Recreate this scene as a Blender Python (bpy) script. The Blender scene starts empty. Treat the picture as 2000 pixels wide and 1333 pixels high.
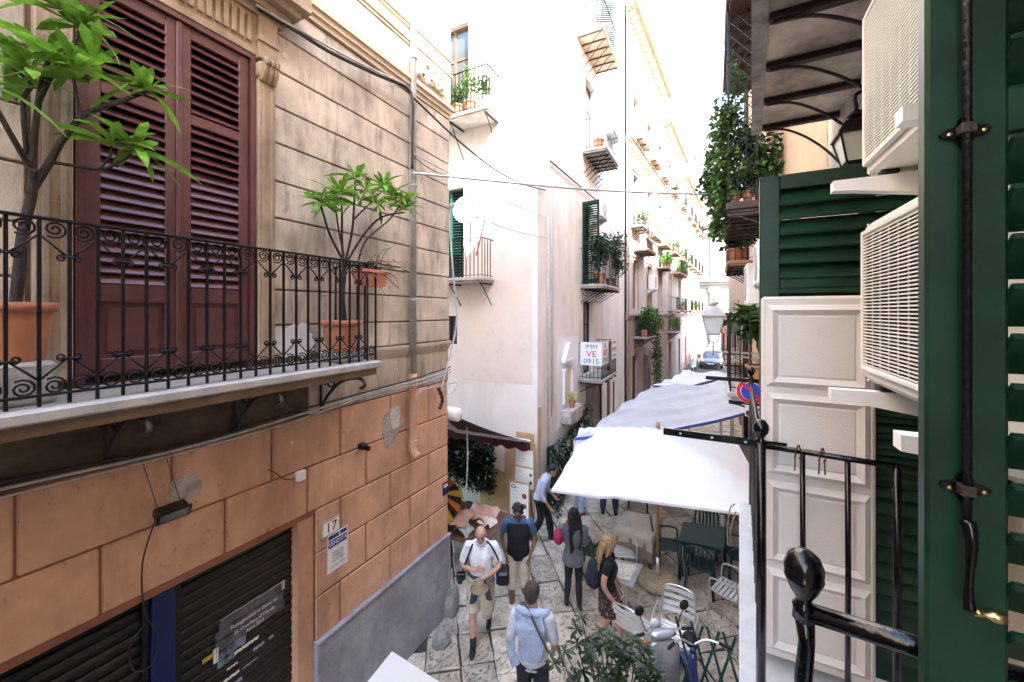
import bpy, bmesh, math, random
from mathutils import Vector, Matrix, Euler
R = math.radians
random.seed(11)
SC = bpy.context.scene
COL = SC.collection
# ---------------------------------------------------------------- camera
# world: x = across the street (right +), y = along the street, z = up, street level 0
EYE = 4.85; FPX = 767.0; TH = math.atan2(395, 767); SN, CS = math.sin(TH), math.cos(TH)
cam_d = bpy.data.cameras.new('camera'); cam = bpy.data.objects.new('camera', cam_d); COL.objects.link(cam)
cam.location = (0, 0, EYE); cam.rotation_euler = (R(90), 0, TH)
cam_d.sensor_width = 36; cam_d.lens = FPX / 2000 * 36; cam_d.shift_y = -56.5 / 2000
cam_d.clip_start = 0.05; cam_d.clip_end = 2000
SC.camera = cam
# ---------------------------------------------------------------- sky, sun, exposure
SUN = Vector((1.0, -0.72, 1.08)).normalized()
world = bpy.data.worlds.new('World'); SC.world = world; world.use_nodes = True
wn = world.node_tree
sky = wn.nodes.new('ShaderNodeTexSky'); sky.sky_type = 'NISHITA'; sky.sun_disc = False
sky.sun_elevation = math.asin(SUN.z); sky.sun_rotation = math.atan2(SUN.x, SUN.y)
sky.air_density = 1.0; sky.dust_density = 1.6; sky.ozone_density = 0.6
bg = wn.nodes['Background']; bg.inputs['Strength'].default_value = 0.15
wn.links.new(sky.outputs[0], bg.inputs['Color'])
sun_d = bpy.data.lights.new('sun', 'SUN'); sun_d.energy = 2.3; sun_d.angle = R(0.5); sun_d.color = (1, .94, .85)
sun = bpy.data.objects.new('sun', sun_d); COL.objects.link(sun)
sun.rotation_euler = SUN.to_track_quat('Z', 'Y').to_euler(); sun.location = SUN * 60
SC.view_settings.view_transform = 'Standard'; SC.view_settings.look = 'None'
SC.view_settings.gamma = 1; SC.view_settings.exposure = 3.9; SC.view_settings.use_curve_mapping = False
SC.cycles.max_bounces = 6; SC.cycles.diffuse_bounces = 4
SC.cycles.use_denoising = True

# ---------------------------------------------------------------- measuring helper (a view ray cut with a real plane)
def at(px, py, x=None, y=None, z=None, d=None):
    a = (px - 1000) / FPX; b = (610 - py) / FPX
    D = Vector((a * CS - SN, a * SN + CS, b))
    if x is not None: t = x / D.x
    elif y is not None: t = y / D.y
    elif z is not None: t = (z - EYE) / D.z
    else: t = d
    return Vector((0, 0, EYE)) + D * t

# ---------------------------------------------------------------- materials
MATS = {}
def mat(name, col, rough=.8, var=.12, scale=2.5, bump=.0, bscale=40, metal=0, grime=0, gcol=(.05, .04, .03),
        gscale=1.2, streak=0, coat=0, rnd=0, spec=.5, trans=0, sss=0, detail=3, chips=None, chip_col=None, g2=None):
    if name in MATS: return MATS[name]
    m = bpy.data.materials.new(name); m.use_nodes = True; nt = m.node_tree; N = nt.nodes; L = nt.links
    b = N['Principled BSDF']; b.inputs['Roughness'].default_value = rough; b.inputs['Metallic'].default_value = metal
    b.inputs['Specular IOR Level'].default_value = spec
    if coat: b.inputs['Coat Weight'].default_value = coat; b.inputs['Coat Roughness'].default_value = .08
    if trans: b.inputs['Transmission Weight'].default_value = trans
    geo = N.new('ShaderNodeNewGeometry'); pos = geo.outputs['Position']
    def noise(sc, det=detail, src=pos, ro=.6):
        n = N.new('ShaderNodeTexNoise'); n.inputs['Scale'].default_value = sc; n.inputs['Detail'].default_value = det
        n.inputs['Roughness'].default_value = ro; L.new(src, n.inputs['Vector']); return n.outputs['Fac']
    def ramp(f, a, c):
        r = N.new('ShaderNodeMapRange'); r.inputs[1].default_value = a; r.inputs[2].default_value = c; L.new(f, r.inputs[0]); return r.outputs[0]
    def mix(f, A, B):
        x = N.new('ShaderNodeMix'); x.data_type = 'RGBA'
        if isinstance(f, float): x.inputs[0].default_value = f
        else: L.new(f, x.inputs[0])
        for s, i in ((A, 6), (B, 7)):
            if isinstance(s, tuple): x.inputs[i].default_value = (*s, 1)
            else: L.new(s, x.inputs[i])
        return x.outputs[2]
    c = tuple(col)
    dark = tuple(v * (1 - var * 1.6) for v in c); lite = tuple(min(1, v * (1 + var)) for v in c)
    out = mix(ramp(noise(scale), .3, .7), dark, lite) if var else None
    if out is None:
        rgb = N.new('ShaderNodeRGB'); rgb.outputs[0].default_value = (*c, 1); out = rgb.outputs[0]
    if rnd:
        oi = N.new('ShaderNodeObjectInfo'); h = N.new('ShaderNodeHueSaturation')
        mr = N.new('ShaderNodeMapRange'); mr.inputs[3].default_value = 1 - rnd; mr.inputs[4].default_value = 1 + rnd
        L.new(oi.outputs['Random'], mr.inputs[0]); L.new(mr.outputs[0], h.inputs['Value']); L.new(out, h.inputs['Color']); out = h.outputs[0]
    if grime:
        mp = N.new('ShaderNodeMapping'); mp.inputs['Scale'].default_value = (1, 1, .22 if streak else 1); L.new(pos, mp.inputs[0])
        g = ramp(noise(gscale, 5, mp.outputs[0], .68), .48, .74)
        ml = N.new('ShaderNodeMath'); ml.operation = 'MULTIPLY'; ml.inputs[1].default_value = grime; L.new(g, ml.inputs[0])
        out = mix(ml.outputs[0], out, gcol)
    if g2:
        mp = N.new('ShaderNodeMapping'); mp.inputs['Scale'].default_value = (1, 1, g2[5]); L.new(pos, mp.inputs[0])
        g = ramp(noise(g2[0], 5, mp.outputs[0], .72), g2[1], g2[2]); ml = N.new('ShaderNodeMath'); ml.operation = 'MULTIPLY'; ml.inputs[1].default_value = g2[3]; L.new(g, ml.inputs[0])
        out = mix(ml.outputs[0], out, g2[4])
    if chips:
        g = ramp(noise(chips[0], 6, pos, .7), chips[1], chips[1] + .02)
        out = mix(g, out, chip_col)
    L.new(out, b.inputs['Base Color'])
    if bump:
        bp = N.new('ShaderNodeBump'); bp.inputs['Strength'].default_value = bump; bp.inputs['Distance'].default_value = .02
        L.new(noise(bscale, 3), bp.inputs['Height']); L.new(bp.outputs[0], b.inputs['Normal'])
    if sss:   # thin leaf: light passes through
        tr = N.new('ShaderNodeBsdfTranslucent'); L.new(out, tr.inputs['Color']); ms = N.new('ShaderNodeMixShader'); ms.inputs[0].default_value = sss
        L.new(b.outputs[0], ms.inputs[1]); L.new(tr.outputs[0], ms.inputs[2]); L.new(ms.outputs[0], N['Material Output'].inputs['Surface'])
    MATS[name] = m; return m
def glassmat(name, col=(.05, .06, .07), rough=.08):
    return mat(name, col, rough, var=.1, scale=1.5, spec=.9, bump=.02, bscale=3)

# ---------------------------------------------------------------- mesh builder
WM = {}
I4 = Matrix.Identity(4)
def frame(o, u, v):
    u = Vector(u).normalized(); v = Vector(v).normalized(); w = Vector((0, 0, 1)); o = Vector(o)
    return Matrix(((u.x, v.x, w.x, o.x), (u.y, v.y, w.y, o.y), (u.z, v.z, w.z, o.z), (0, 0, 0, 1)))
class MB:
    def __init__(s, M=None): s.v = []; s.f = []; s.M = M; s.fm = None
    def add(s, vs, fs):
        b = len(s.v)
        s.v += [(s.M @ Vector(p)) if s.M is not None else Vector(p) for p in vs]
        s.f += [tuple(b + i for i in f) for f in fs]; return s
    def box(s, a, b, c, d, e, f, ch=0):
        if ch:
            return s.cbox(a, b, c, d, e, f, ch)
        return s.add([(a, c, e), (b, c, e), (b, d, e), (a, d, e), (a, c, f), (b, c, f), (b, d, f), (a, d, f)],
              [(0, 3, 2, 1), (4, 5, 6, 7), (0, 1, 5, 4), (1, 2, 6, 5), (2, 3, 7, 6), (3, 0, 4, 7)])
    def cbox(s, a, b, c, d, e, f, h):
        h = min(h, (b - a) * .45, (d - c) * .45, (f - e) * .45)
        bm = bmesh.new(); bmesh.ops.create_cube(bm, size=1)
        for v in bm.verts: v.co = Vector(((a + b) / 2 + v.co.x * (b - a), (c + d) / 2 + v.co.y * (d - c), (e + f) / 2 + v.co.z * (f - e)))
        bmesh.ops.bevel(bm, geom=bm.edges[:], offset=h, segments=1, affect='EDGES')
        bm.verts.index_update(); s.add([v.co.copy() for v in bm.verts], [[v.index for v in q.verts] for q in bm.faces]); bm.free(); return s
    def obox(s, p, q, w, h, up=(0, 0, 1)):      # bar from p to q with section w x h
        p, q = Vector(p), Vector(q); t = (q - p).normalized(); up = Vector(up)
        if abs(t.dot(up)) > .98: up = Vector((1, 0, 0))
        sx = t.cross(up).normalized() * w / 2; sy = sx.cross(t).normalized() * h / 2
        return s.add([p - sx - sy, p + sx - sy, p + sx + sy, p - sx + sy, q - sx - sy, q + sx - sy, q + sx + sy, q - sx + sy],
              [(0, 3, 2, 1), (4, 5, 6, 7), (0, 1, 5, 4), (1, 2, 6, 5), (2, 3, 7, 6), (3, 0, 4, 7)])
    def tube(s, pts, r, n=6, cap=True):
        pts = [Vector(p) for p in pts]; k = len(pts); rs = r if isinstance(r, (list, tuple)) else [r] * k
        up = None; vs = []; fs = []
        for i, p in enumerate(pts):
            t = (pts[min(i + 1, k - 1)] - pts[max(i - 1, 0)])
            if t.length < 1e-9: t = Vector((0, 0, 1))
            t.normalize()
            if up is None:
                up = Vector((0, 0, 1)) if abs(t.z) < .9 else Vector((1, 0, 0))
            a = t.cross(up)
            if a.length < 1e-6: a = t.orthogonal()
            a.normalize(); b = a.cross(t).normalized(); up = b
            rr = rs[i]; ra, rb = rr if isinstance(rr, tuple) else (rr, rr)
            for j in range(n):
                q = 2 * math.pi * j / n; vs.append(p + a * (math.cos(q) * ra) + b * (math.sin(q) * rb))
        for i in range(k - 1):
            for j in range(n):
                fs.append((i * n + j, i * n + (j + 1) % n, (i + 1) * n + (j + 1) % n, (i + 1) * n + j))
        if cap: fs.append(tuple(range(n))[::-1]); fs.append(tuple((k - 1) * n + j for j in range(n)))
        return s.add(vs, fs)
    def lathe(s, prof, c, n=16, ax='z', cap=True):
        vs = []; fs = []; k = len(prof); c = Vector(c)
        for r, h in prof:
            for j in range(n):
                q = 2 * math.pi * j / n; u, v = math.cos(q) * r, math.sin(q) * r
                vs.append(c + (Vector((u, v, h)) if ax == 'z' else Vector((h, u, v)) if ax == 'x' else Vector((u, h, v))))
        for i in range(k - 1):
            for j in range(n): fs.append((i * n + j, i * n + (j + 1) % n, (i + 1) * n + (j + 1) % n, (i + 1) * n + j))
        if cap: fs.append(tuple(range(n))[::-1]); fs.append(tuple((k - 1) * n + j for j in range(n)))
        return s.add(vs, fs)
    def grid(s, rows, thick=None):
        m = len(rows[0]); vs = [p for r in rows for p in r]
        fs = [(i * m + j, i * m + j + 1, (i + 1) * m + j + 1, (i + 1) * m + j) for i in range(len(rows) - 1) for j in range(m - 1)]
        return s.add(vs, fs)
    def prism(s, outline, o, u, v, w):   # 2D outline in (u,v) extruded along w
        o, u, v, w = map(Vector, (o, u, v, w)); n = len(outline)
        lo = [o + u * a + v * b for a, b in outline]
        return s.add(lo + [p + w for p in lo], [tuple(range(n))[::-1], tuple(range(n, 2 * n))] + [(i, (i + 1) % n, n + (i + 1) % n, n + i) for i in range(n)])
    def mesh(s, name='mesh', smooth=False):
        me = bpy.data.meshes.new(name); me.from_pydata([tuple(p) for p in s.v], [], [tuple(f) for f in s.f]); me.update()
        if s.M is not None and s.M.to_3x3().determinant() < 0: me.flip_normals()
        if smooth: me.polygons.foreach_set('use_smooth', [True] * len(me.polygons))
        return me
    def build(s, name, m, parent=None, smooth=False, kind=None, local=False):
        me = s.mesh(name, smooth); me.materials.append(m)
        return link(name, me, parent, kind, local)
def link(name, me, parent=None, kind=None, local=False, M=None):
    o = bpy.data.objects.new(name, me); COL.objects.link(o)
    if kind: o['kind'] = kind
    pm = WM.get(parent.name, I4) if parent else I4
    if parent:
        o.parent = parent
        if not local: o.matrix_parent_inverse = pm.inverted()
    if M is not None: o.matrix_basis = M
    WM[o.name] = (pm @ (M or I4)) if local else (M or I4)
    return o
def thing(name, label, cat, loc=(0, 0, 0), rz=0, group=None):
    o = bpy.data.objects.new(name, None); COL.objects.link(o); o.empty_display_size = .2
    o.location = loc; o.rotation_euler = (0, 0, rz)
    WM[o.name] = Matrix.Translation(Vector(loc)) @ Matrix.Rotation(rz, 4, 'Z')
    return tag(o, label, cat, group)
def tag(o, label, cat, group=None):
    o['label'] = label; o['category'] = cat
    if group: o['group'] = group
    return o
def copy_tree(root, loc, rz, label=None, group=None):
    r = root.copy(); COL.objects.link(r); r.location = loc; r.rotation_euler = (0, 0, rz)
    if label: r['label'] = label
    if group: r['group'] = group
    for ch in root.children:
        c = ch.copy(); COL.objects.link(c); c.parent = r
        for g in ch.children:
            k = g.copy(); COL.objects.link(k); k.parent = c
    return r
def spiral(c, u, v, r0, r1, turns, a0=0, n=14, sgn=1):
    c, u, v = Vector(c), Vector(u), Vector(v); out = []
    for i in range(n + 1):
        t = i / n; a = a0 + sgn * t * turns * 2 * math.pi; r = r0 + (r1 - r0) * t
        out.append(c + u * (math.cos(a) * r) + v * (math.sin(a) * r))
    return out
def curve(pts, n=6):   # Catmull-Rom
    P = [Vector(p) for p in pts]; out = []
    for i in range(len(P) - 1):
        p0, p1, p2, p3 = P[max(i - 1, 0)], P[i], P[i + 1], P[min(i + 2, len(P) - 1)]
        for j in range(n):
            t = j / n
            out.append(.5 * ((2 * p1) + (p2 - p0) * t + (2 * p0 - 5 * p1 + 4 * p2 - p3) * t * t + (3 * p1 - p0 - 3 * p2 + p3) * t ** 3))
    out.append(P[-1]); return out
def text_part(name, body, size, M, m, parent, align='CENTER', ext=.001, sx=1.0, local=False):
    cu = bpy.data.curves.new('txt', 'FONT'); cu.body = body; cu.size = size; cu.align_x = align; cu.align_y = 'CENTER'; cu.extrude = ext; cu.resolution_u = 2
    o = bpy.data.objects.new('txt', cu); COL.objects.link(o)
    dg = bpy.context.evaluated_depsgraph_get(); me = bpy.data.meshes.new_from_object(o.evaluated_get(dg)); me.name = name
    bpy.data.objects.remove(o); bpy.data.curves.remove(cu)
    me.transform(M @ Matrix.Diagonal((sx, 1, 1, 1))); me.materials.clear(); me.materials.append(m)
    return link(name, me, parent, None, local)
def face_m(o, u, n):   # matrix for text lying in a plane: u = reading direction, n = outward normal
    u = Vector(u).normalized(); n = Vector(n).normalized(); v = n.cross(u).normalized(); o = Vector(o)
    return Matrix(((u.x, v.x, n.x, o.x), (u.y, v.y, n.y, o.y), (u.z, v.z, n.z, o.z), (0, 0, 0, 1)))
# facade sheet with openings, in frame coordinates (u along, v out, w up); returns the MB
def facade(M, u0, u1, w0, w1, holes, dep=.22, v=0.0, mb=None, reveal=True):
    mb = mb or MB(M)
    us = sorted({u0, u1, *[h[0] for h in holes], *[h[1] for h in holes]}); ws = sorted({w0, w1, *[h[2] for h in holes], *[h[3] for h in holes]})
    us = [q for q in us if u0 <= q <= u1]; ws = [q for q in ws if w0 <= q <= w1]
    for i in range(len(us) - 1):
        for j in range(len(ws) - 1):
            cu, cw = (us[i] + us[i + 1]) / 2, (ws[j] + ws[j + 1]) / 2
            if any(h[0] < cu < h[1] and h[2] < cw < h[3] for h in holes): continue
            mb.add([(us[i], v, ws[j]), (us[i + 1], v, ws[j]), (us[i + 1], v, ws[j + 1]), (us[i], v, ws[j + 1])], [(0, 1, 2, 3)])
    for a, b, c, d in (holes if reveal else []):
        mb.add([(a, v, c), (b, v, c), (b, v, d), (a, v, d), (a, v - dep, c), (b, v - dep, c), (b, v - dep, d), (a, v - dep, d)],
               [(0, 4, 5, 1), (1, 5, 6, 2), (2, 6, 7, 3), (3, 7, 4, 0), (4, 7, 6, 5)])
    return mb
# ---------------------------------------------------------------- palette
ochre = mat('ochre_plaster', (.57, .49, .40), .9, .22, 1.6, .35, 60, grime=.95, gcol=(.13, .095, .065), gscale=1.5, streak=1, rnd=.07, g2=(7, .5, .72, .65, (.17, .13, .095), .35))
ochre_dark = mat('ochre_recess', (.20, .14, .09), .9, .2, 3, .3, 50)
stone_trim = mat('weathered_trim', (.36, .27, .18), .85, .25, 3, .4, 50, grime=.6, gcol=(.09, .065, .045), gscale=2.5, streak=1)
cream_trim = mat('cream_trim', (.62, .52, .40), .85, .15, 2, .2, 50, grime=.3, gcol=(.35, .2, .1), gscale=2)
terra = mat('terracotta_paint', (.63, .375, .235), .75, .14, 2.2, .18, 70, grime=.7, gcol=(.26, .115, .07), gscale=1.4, streak=1, rnd=.08, g2=(16, .60, .70, .6, (.20, .085, .05), .6), chips=(7, .665), chip_col=(.62, .46, .38))
terra_dark = mat('terracotta_joint', (.26, .105, .06), .85, .2, 3)
grey_plinth = mat('grey_plinth_plaster', (.30, .31, .345), .85, .16, 3, .8, 28, grime=.6, gcol=(.5, .5, .5), gscale=2.5, g2=(6, .55, .7, .6, (.16, .16, .17), .4))
cement = mat('bare_cement', (.42, .40, .37), .9, .25, 9, .6, 30)
dirt_shade = mat('dirty_shaded_plaster', (.10, .078, .052), .9, .35, 3, .4, 40, grime=.6, gcol=(.03, .024, .017), gscale=2, g2=(30, .68, .72, .7, (.3, .27, .22), 1))  # dirty plaster, with the shade under the balcony slab put into its colour
white_patch = mat('white_plaster_patch', (.60, .59, .57), .9, .12, 5, .5, 30)
redwood = mat('oxblood_paint', (.115, .042, .042), .32, .18, 5, .12, 60, grime=.3, gcol=(.06, .02, .02), gscale=6, rnd=.05)
iron = mat('black_iron', (.004, .004, .005), .42, .3, 20, .25, 70, spec=.3)
iron_gloss = mat('glossy_black_iron', (.002, .002, .003), .17, .3, 20, .16, 28, coat=.25, spec=.3)
rust_iron = mat('rusty_brown_iron', (.028, .015, .012), .6, .3, 14, .3, 60)
marble = mat('pale_marble', (.42, .40, .365), .5, .16, 6, .1, 30, grime=.8, gcol=(.30, .26, .2), gscale=3)
marble_w = mat('white_veined_marble', (.44, .45, .47), .35, .10, 9, .05, 30, grime=.3, gcol=(.42, .43, .46), gscale=4)
zinc = mat('grey_pipe_paint', (.42, .40, .37), .5, .18, 5, .15, 30, grime=.3, gcol=(.22, .2, .19), gscale=6)
cable_l = mat('pale_cable', (.48, .47, .46), .5, .2, 9)
cable_d = mat('dark_cable', (.025, .023, .02), .55, .3, 9)
shutter_black = mat('black_roller_paint', (.006, .0055, .0055), .42, .3, 6, .1, 40, grime=.25, gcol=(.025, .02, .015), gscale=4)
blue_paint = mat('blue_steel_paint', (.005, .016, .11), .45, .15, 5)
cream = mat('cream_plaster', (.79, .75, .69), .9, .05, 1.2, .2, 45, grime=.6, gcol=(.58, .49, .40), gscale=.9, streak=1, g2=(3.5, .56, .72, .5, (.50, .43, .36), .3))
pinkish = mat('blush_plaster', (.76, .67, .60), .9, .06, 1.2, .2, 45, grime=.6, gcol=(.58, .46, .38), gscale=1.2, g2=(5, .58, .72, .4, (.5, .42, .36), .5))
cream_street = mat('ivory_street_plaster', (.79, .755, .70), .9, .05, 1.1, .2, 45, grime=.6, gcol=(.52, .46, .39), gscale=1.0, streak=1, g2=(3.5, .56, .72, .5, (.45, .40, .34), .25))
yellow_wall = mat('yellowed_lower_plaster', (.56, .43, .20), .9, .18, 2, .5, 20, grime=.6, gcol=(.28, .21, .13), gscale=2.2)
tan_wall = mat('tan_plaster', (.58, .36, .22), .9, .1, 2, .3, 30, grime=.3, gcol=(.4, .28, .16), gscale=2)
whitewash = mat('whitewash', (.82, .83, .86), .9, .04, 2, .2, 30)
white_stucco = mat('pale_row_plaster', (.50, .465, .42), .9, .07, .7, .2, 30, grime=.4, gcol=(.5, .42, .34), gscale=.6, streak=1)
pink_row = mat('dusty_pink_plaster', (.40, .30, .26), .9, .12, .9, .3, 20, grime=.5, gcol=(.25, .19, .16), gscale=.9, streak=1)
row_trim = mat('sandstone_trim', (.44, .29, .19), .9, .15, 1.5, .3, 20)
church_m = mat('pale_church_stone', (.38, .355, .32), .9, .1, .35, .3, 8, grime=.45, gcol=(.34, .30, .25), gscale=.35, streak=1)
church_d = mat('grey_church_stone', (.22, .21, .20), .9, .15, .4, .3, 8)
green_sh = mat('dark_green_paint', (.004, .031, .014), .40, .25, 8, .04, 50, rnd=.05, spec=.35, chips=(6, .675), chip_col=(.05, .09, .075))
green_dk = mat('bottle_green_paint', (.012, .075, .060), .45, .2, 5, rnd=.08)
panel_w = mat('cream_lacquer', (.70, .655, .62), .5, .04, 3, .25, 160)
ac_white = mat('air_conditioner_white', (.76, .74, .70), .42, .05, 4, .08, 80, grime=.18, gcol=(.4, .36, .3), gscale=5)
dark_in = mat('dark_interior', (.003, .003, .003), .8, .2, 4)
brass = mat('worn_brass', (.50, .36, .16), .3, .2, 20, metal=1)
glass = glassmat('window_glass', (.06, .07, .08))
milk = mat('frosted_lamp_glass', (.62, .66, .64), .25, .08, 8, spec=.6)
brown_door = mat('brown_door_paint', (.085, .042, .030), .4, .15, 3)
wood_frame = mat('brown_window_wood', (.16, .085, .05), .55, .2, 6)
clay = mat('clay_pot', (.50, .205, .105), .7, .14, 6, .15, 40, rnd=.08, grime=.2, gcol=(.6, .4, .3), gscale=7)
plastic_clay = mat('plastic_planter', (.52, .21, .12), .45, .08, 4, rnd=.05)
soil = mat('soil', (.05, .035, .025), .95, .3, 20, .6, 30)
bark = mat('frangipani_bark', (.030, .022, .017), .85, .35, 12, .6, 40)
leaf_y = mat('bright_leaf', (.17, .35, .035), .34, .35, 14, sss=.4, rnd=.4)
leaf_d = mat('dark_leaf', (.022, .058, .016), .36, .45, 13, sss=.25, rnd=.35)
leaf_m = mat('mid_leaf', (.075, .165, .03), .42, .5, 13, sss=.3, rnd=.3)
leaf_iv = mat('ivy_leaf', (.022, .05, .02), .24, .5, 16, sss=.15)
twig = mat('dry_twig', (.13, .095, .06), .9, .3, 10)
canvas_w = mat('white_canvas', (.86, .86, .85), .85, .02, 2, .05, 90, sss=.35)
tarp_m = mat('grey_white_tarpaulin', (.52, .525, .54), .55, .07, 1.3, .35, 3, sss=.2, grime=.4, gcol=(.34, .36, .40), gscale=2.2)
tarp_b = mat('blue_tarp_hem', (.05, .07, .30), .6, .1, 3)
awning_m = mat('maroon_awning', (.075, .009, .014), .8, .12, 4, .1, 60)
pole_wood = mat('varnished_pole_wood', (.36, .16, .05), .4, .2, 12)
stone_base = mat('exposed_aggregate', (.52, .40, .24), .9, .45, 70, .9, 90)
pave = mat('chiselled_paving', (.57, .485, .375), .62, .22, 3.5, .0, rnd=.20, grime=.5, gcol=(.17, .145, .12), gscale=2.4)
joint = mat('paving_joint', (.07, .058, .045), .95, .3, 6, .5, 20)
boulder = mat('worn_kerb_stone', (.27, .26, .24), .8, .2, 5, .7, 14)
cloth_b = mat('beige_tablecloth', (.50, .43, .33), .9, .06, 5, .15, 120)
cloth_br = mat('brown_tablecloth', (.27, .19, .13), .9, .06, 5, .15, 120)
green_pl = mat('dark_green_plastic', (.006, .038, .032), .38, .12, 5, rnd=.05)
alu = mat('brushed_aluminium', (.72, .72, .72), .28, .06, 9, metal=.85)
alu_slat = mat('bright_aluminium_slat', (.80, .80, .79), .33, .05, 9, metal=.55)
paper = mat('white_paper', (.82, .81, .78), .8, .05, 5)
white_pl = mat('white_plastic', (.80, .80, .80), .4, .03, 5)
ink_b = mat('blue_ink', (.02, .04, .22), .6, .05, 5)
ink_k = mat('black_ink', (.02, .02, .02), .6, .05, 5)
ink_r = mat('red_ink', (.62, .03, .03), .6, .05, 5)
ink_t = mat('teal_ink', (.02, .18, .24), .6, .05, 5)
ink_g = mat('pale_blue_ink', (.30, .38, .52), .6, .05, 5)
sign_r = mat('sign_red', (.60, .012, .02), .4, .05, 5)
sign_b = mat('sign_blue', (.012, .06, .55), .4, .05, 5)
rubber = mat('black_rubber', (.006, .006, .006), .7, .2, 9)
silver = mat('silver_scooter_paint', (.52, .54, .58), .25, .04, 4, metal=.5, coat=.6)
navy_paint = mat('navy_scooter_paint', (.010, .025, .13), .25, .1, 4, coat=.6)
car_paint = mat('steel_blue_car_paint', (.11, .14, .19), .25, .05, 3, metal=.4, coat=.7)
# chiselled relief for the paving
def chisel():
    nt = pave.node_tree; N = nt.nodes; L = nt.links; b = N['Principled BSDF']
    g = N.new('ShaderNodeNewGeometry'); v = N.new('ShaderNodeTexVoronoi'); v.inputs['Scale'].default_value = 30
    mp = N.new('ShaderNodeMapping'); mp.inputs['Scale'].default_value = (1, .45, 1); mp.inputs['Rotation'].default_value = (0, 0, .9)
    L.new(g.outputs['Position'], mp.inputs[0]); L.new(mp.outputs[0], v.inputs['Vector'])
    r = N.new('ShaderNodeMapRange'); r.inputs[1].default_value = .08; r.inputs[2].default_value = .42; L.new(v.outputs['Distance'], r.inputs[0])
    old = b.inputs['Base Color'].links[0].from_socket; mx = N.new('ShaderNodeMix'); mx.data_type = 'RGBA'; mx.inputs[6].default_value = (.14, .12, .10, 1); L.new(old, mx.inputs[7]); nz = N.new('ShaderNodeTexNoise'); nz.inputs['Scale'].default_value = 5; L.new(g.outputs['Position'], nz.inputs['Vector'])
    ad = N.new('ShaderNodeMath'); ad.operation = 'ADD'; ad.use_clamp = True; L.new(r.outputs[0], ad.inputs[0]); r2 = N.new('ShaderNodeMapRange'); r2.inputs[1].default_value = .35; r2.inputs[2].default_value = .6; L.new(nz.outputs['Fac'], r2.inputs[0]); L.new(r2.outputs[0], ad.inputs[1]); L.new(ad.outputs[0], mx.inputs[0]); L.new(mx.outputs[2], b.inputs['Base Color'])
    bp = N.new('ShaderNodeBump'); bp.inputs['Strength'].default_value = .9; bp.inputs['Distance'].default_value = .03
    L.new(r.outputs[0], bp.inputs['Height']); L.new(bp.outputs[0], b.inputs['Normal'])
chisel()
# ================================================================ ground
g = MB(); g.add([(-400, -300, -.03), (400, -300, -.03), (400, 700, -.03), (-400, 700, -.03)], [(0, 1, 2, 3)])
ground = g.build('street_ground', joint, kind='structure')
def paving():
    rnd = random.Random(5)
    rt = MB(); rt.add([(-3.83, 2.9, -.02), (1.2, 2.9, -.02), (1.2, 60, -.02), (-3.83, 60, -.02)], [(0, 1, 2, 3)])
    root = rt.build('street_pavement', joint, kind='structure')
    e1 = Vector((.62, -.785)); e2 = Vector((.785, .62)); big = MB(); n = 0
    for r in range(-22, 40):
        t = -16 + rnd.random() * .6
        while t < 14:
            L = rnd.uniform(.5, .85); c = Vector((-2.2, 7.5)) + e1 * (t + L / 2) + e2 * (r * .47)
            inside = (-3.95 < c.x < 1.3 and 2.7 < c.y < 46) or (-8.5 < c.x <= -3.95 and 5.4 < c.y < 8.4)
            if inside:
                j = lambda: rnd.uniform(-.02, .02)
                cs = [c + e1 * (sx * (L / 2 - .011)) + e2 * (sy * (.235 - .011)) + Vector((j(), j())) for sx, sy in ((-1, -1), (1, -1), (1, 1), (-1, 1))]
                h = rnd.uniform(-.006, .006); tl = [rnd.uniform(-.005, .005) for _ in range(4)]
                near = c.y < 11.2 and n < 285
                mb = MB() if near else big
                inner = [q + (c - q) * .07 for q in cs]
                vs = [(q.x, q.y, -.025) for q in cs] + [(q.x, q.y, -.008 + h) for q in cs] + [(q.x, q.y, .004 + h + tl[k]) for k, q in enumerate(inner)]
                mb.add(vs, [(8, 9, 10, 11)] + [(k, (k + 1) % 4, 4 + (k + 1) % 4, 4 + k) for k in range(4)] + [(4 + k, 4 + (k + 1) % 4, 8 + (k + 1) % 4, 8 + k) for k in range(4)])
                if near: mb.build('paving_stone', pave, root); n += 1
            t += L
    big.build('far_paving', pave, root, kind='stuff')
paving()

# ================================================================ building A (left, ochre over terracotta)
FA = frame((-3.83, 0, 0), (0, 1, 0), (1, 0, 0))
bA = thing('ochre_building', 'ochre stone-faced building with terracotta ground floor and oxblood shutters', 'building', (-6, 0, 0))
OP = [(-3.0, 2.80, 0, 2.66), (1.0, 2.17, 4.34, 7.25)]
facade(FA, -26, 5.18, 0, 14.5, OP, .24, -.02).build('wall', ochre_dark, bA)
c = MB(); c.box(-10, -4.13, -26, 5.16, 0, 14.5); c.box(-4.14, -3.86, 5.12, 5.17, 0, 14.5); c.build('wall_core', ochre, bA)
def block(u0, u1, w0, w1, m, name='block', v0=-.03, v1=.0, ch=.008, par=bA, M=FA):
    return MB(M).cbox(u0, u1, v0, v1, w0, w1, ch).build(name, m, par)
# upper stone courses
rows = [4.40, 4.72, 5.07, 5.41, 5.778, 6.14, 6.516, 6.875, 7.234, 7.60, 7.95]
rb = random.Random(3)
for i in range(len(rows) - 1):
    for (a, b) in ((-2.2, .79), (2.35, 4.27), (4.27, 5.18)):
        u = a
        while u < b - .02:
            w = rb.uniform(.48, .8); e = min(b, u + w)
            if b - e < .25: e = b
            pv = .02 if a > 4 else 0
            block(u + .0015, e - .0015, rows[i] + .009, rows[i + 1] - .009, ochre, 'stone_block', v1=pv + rb.uniform(0, .003), ch=.007); u = e
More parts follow.
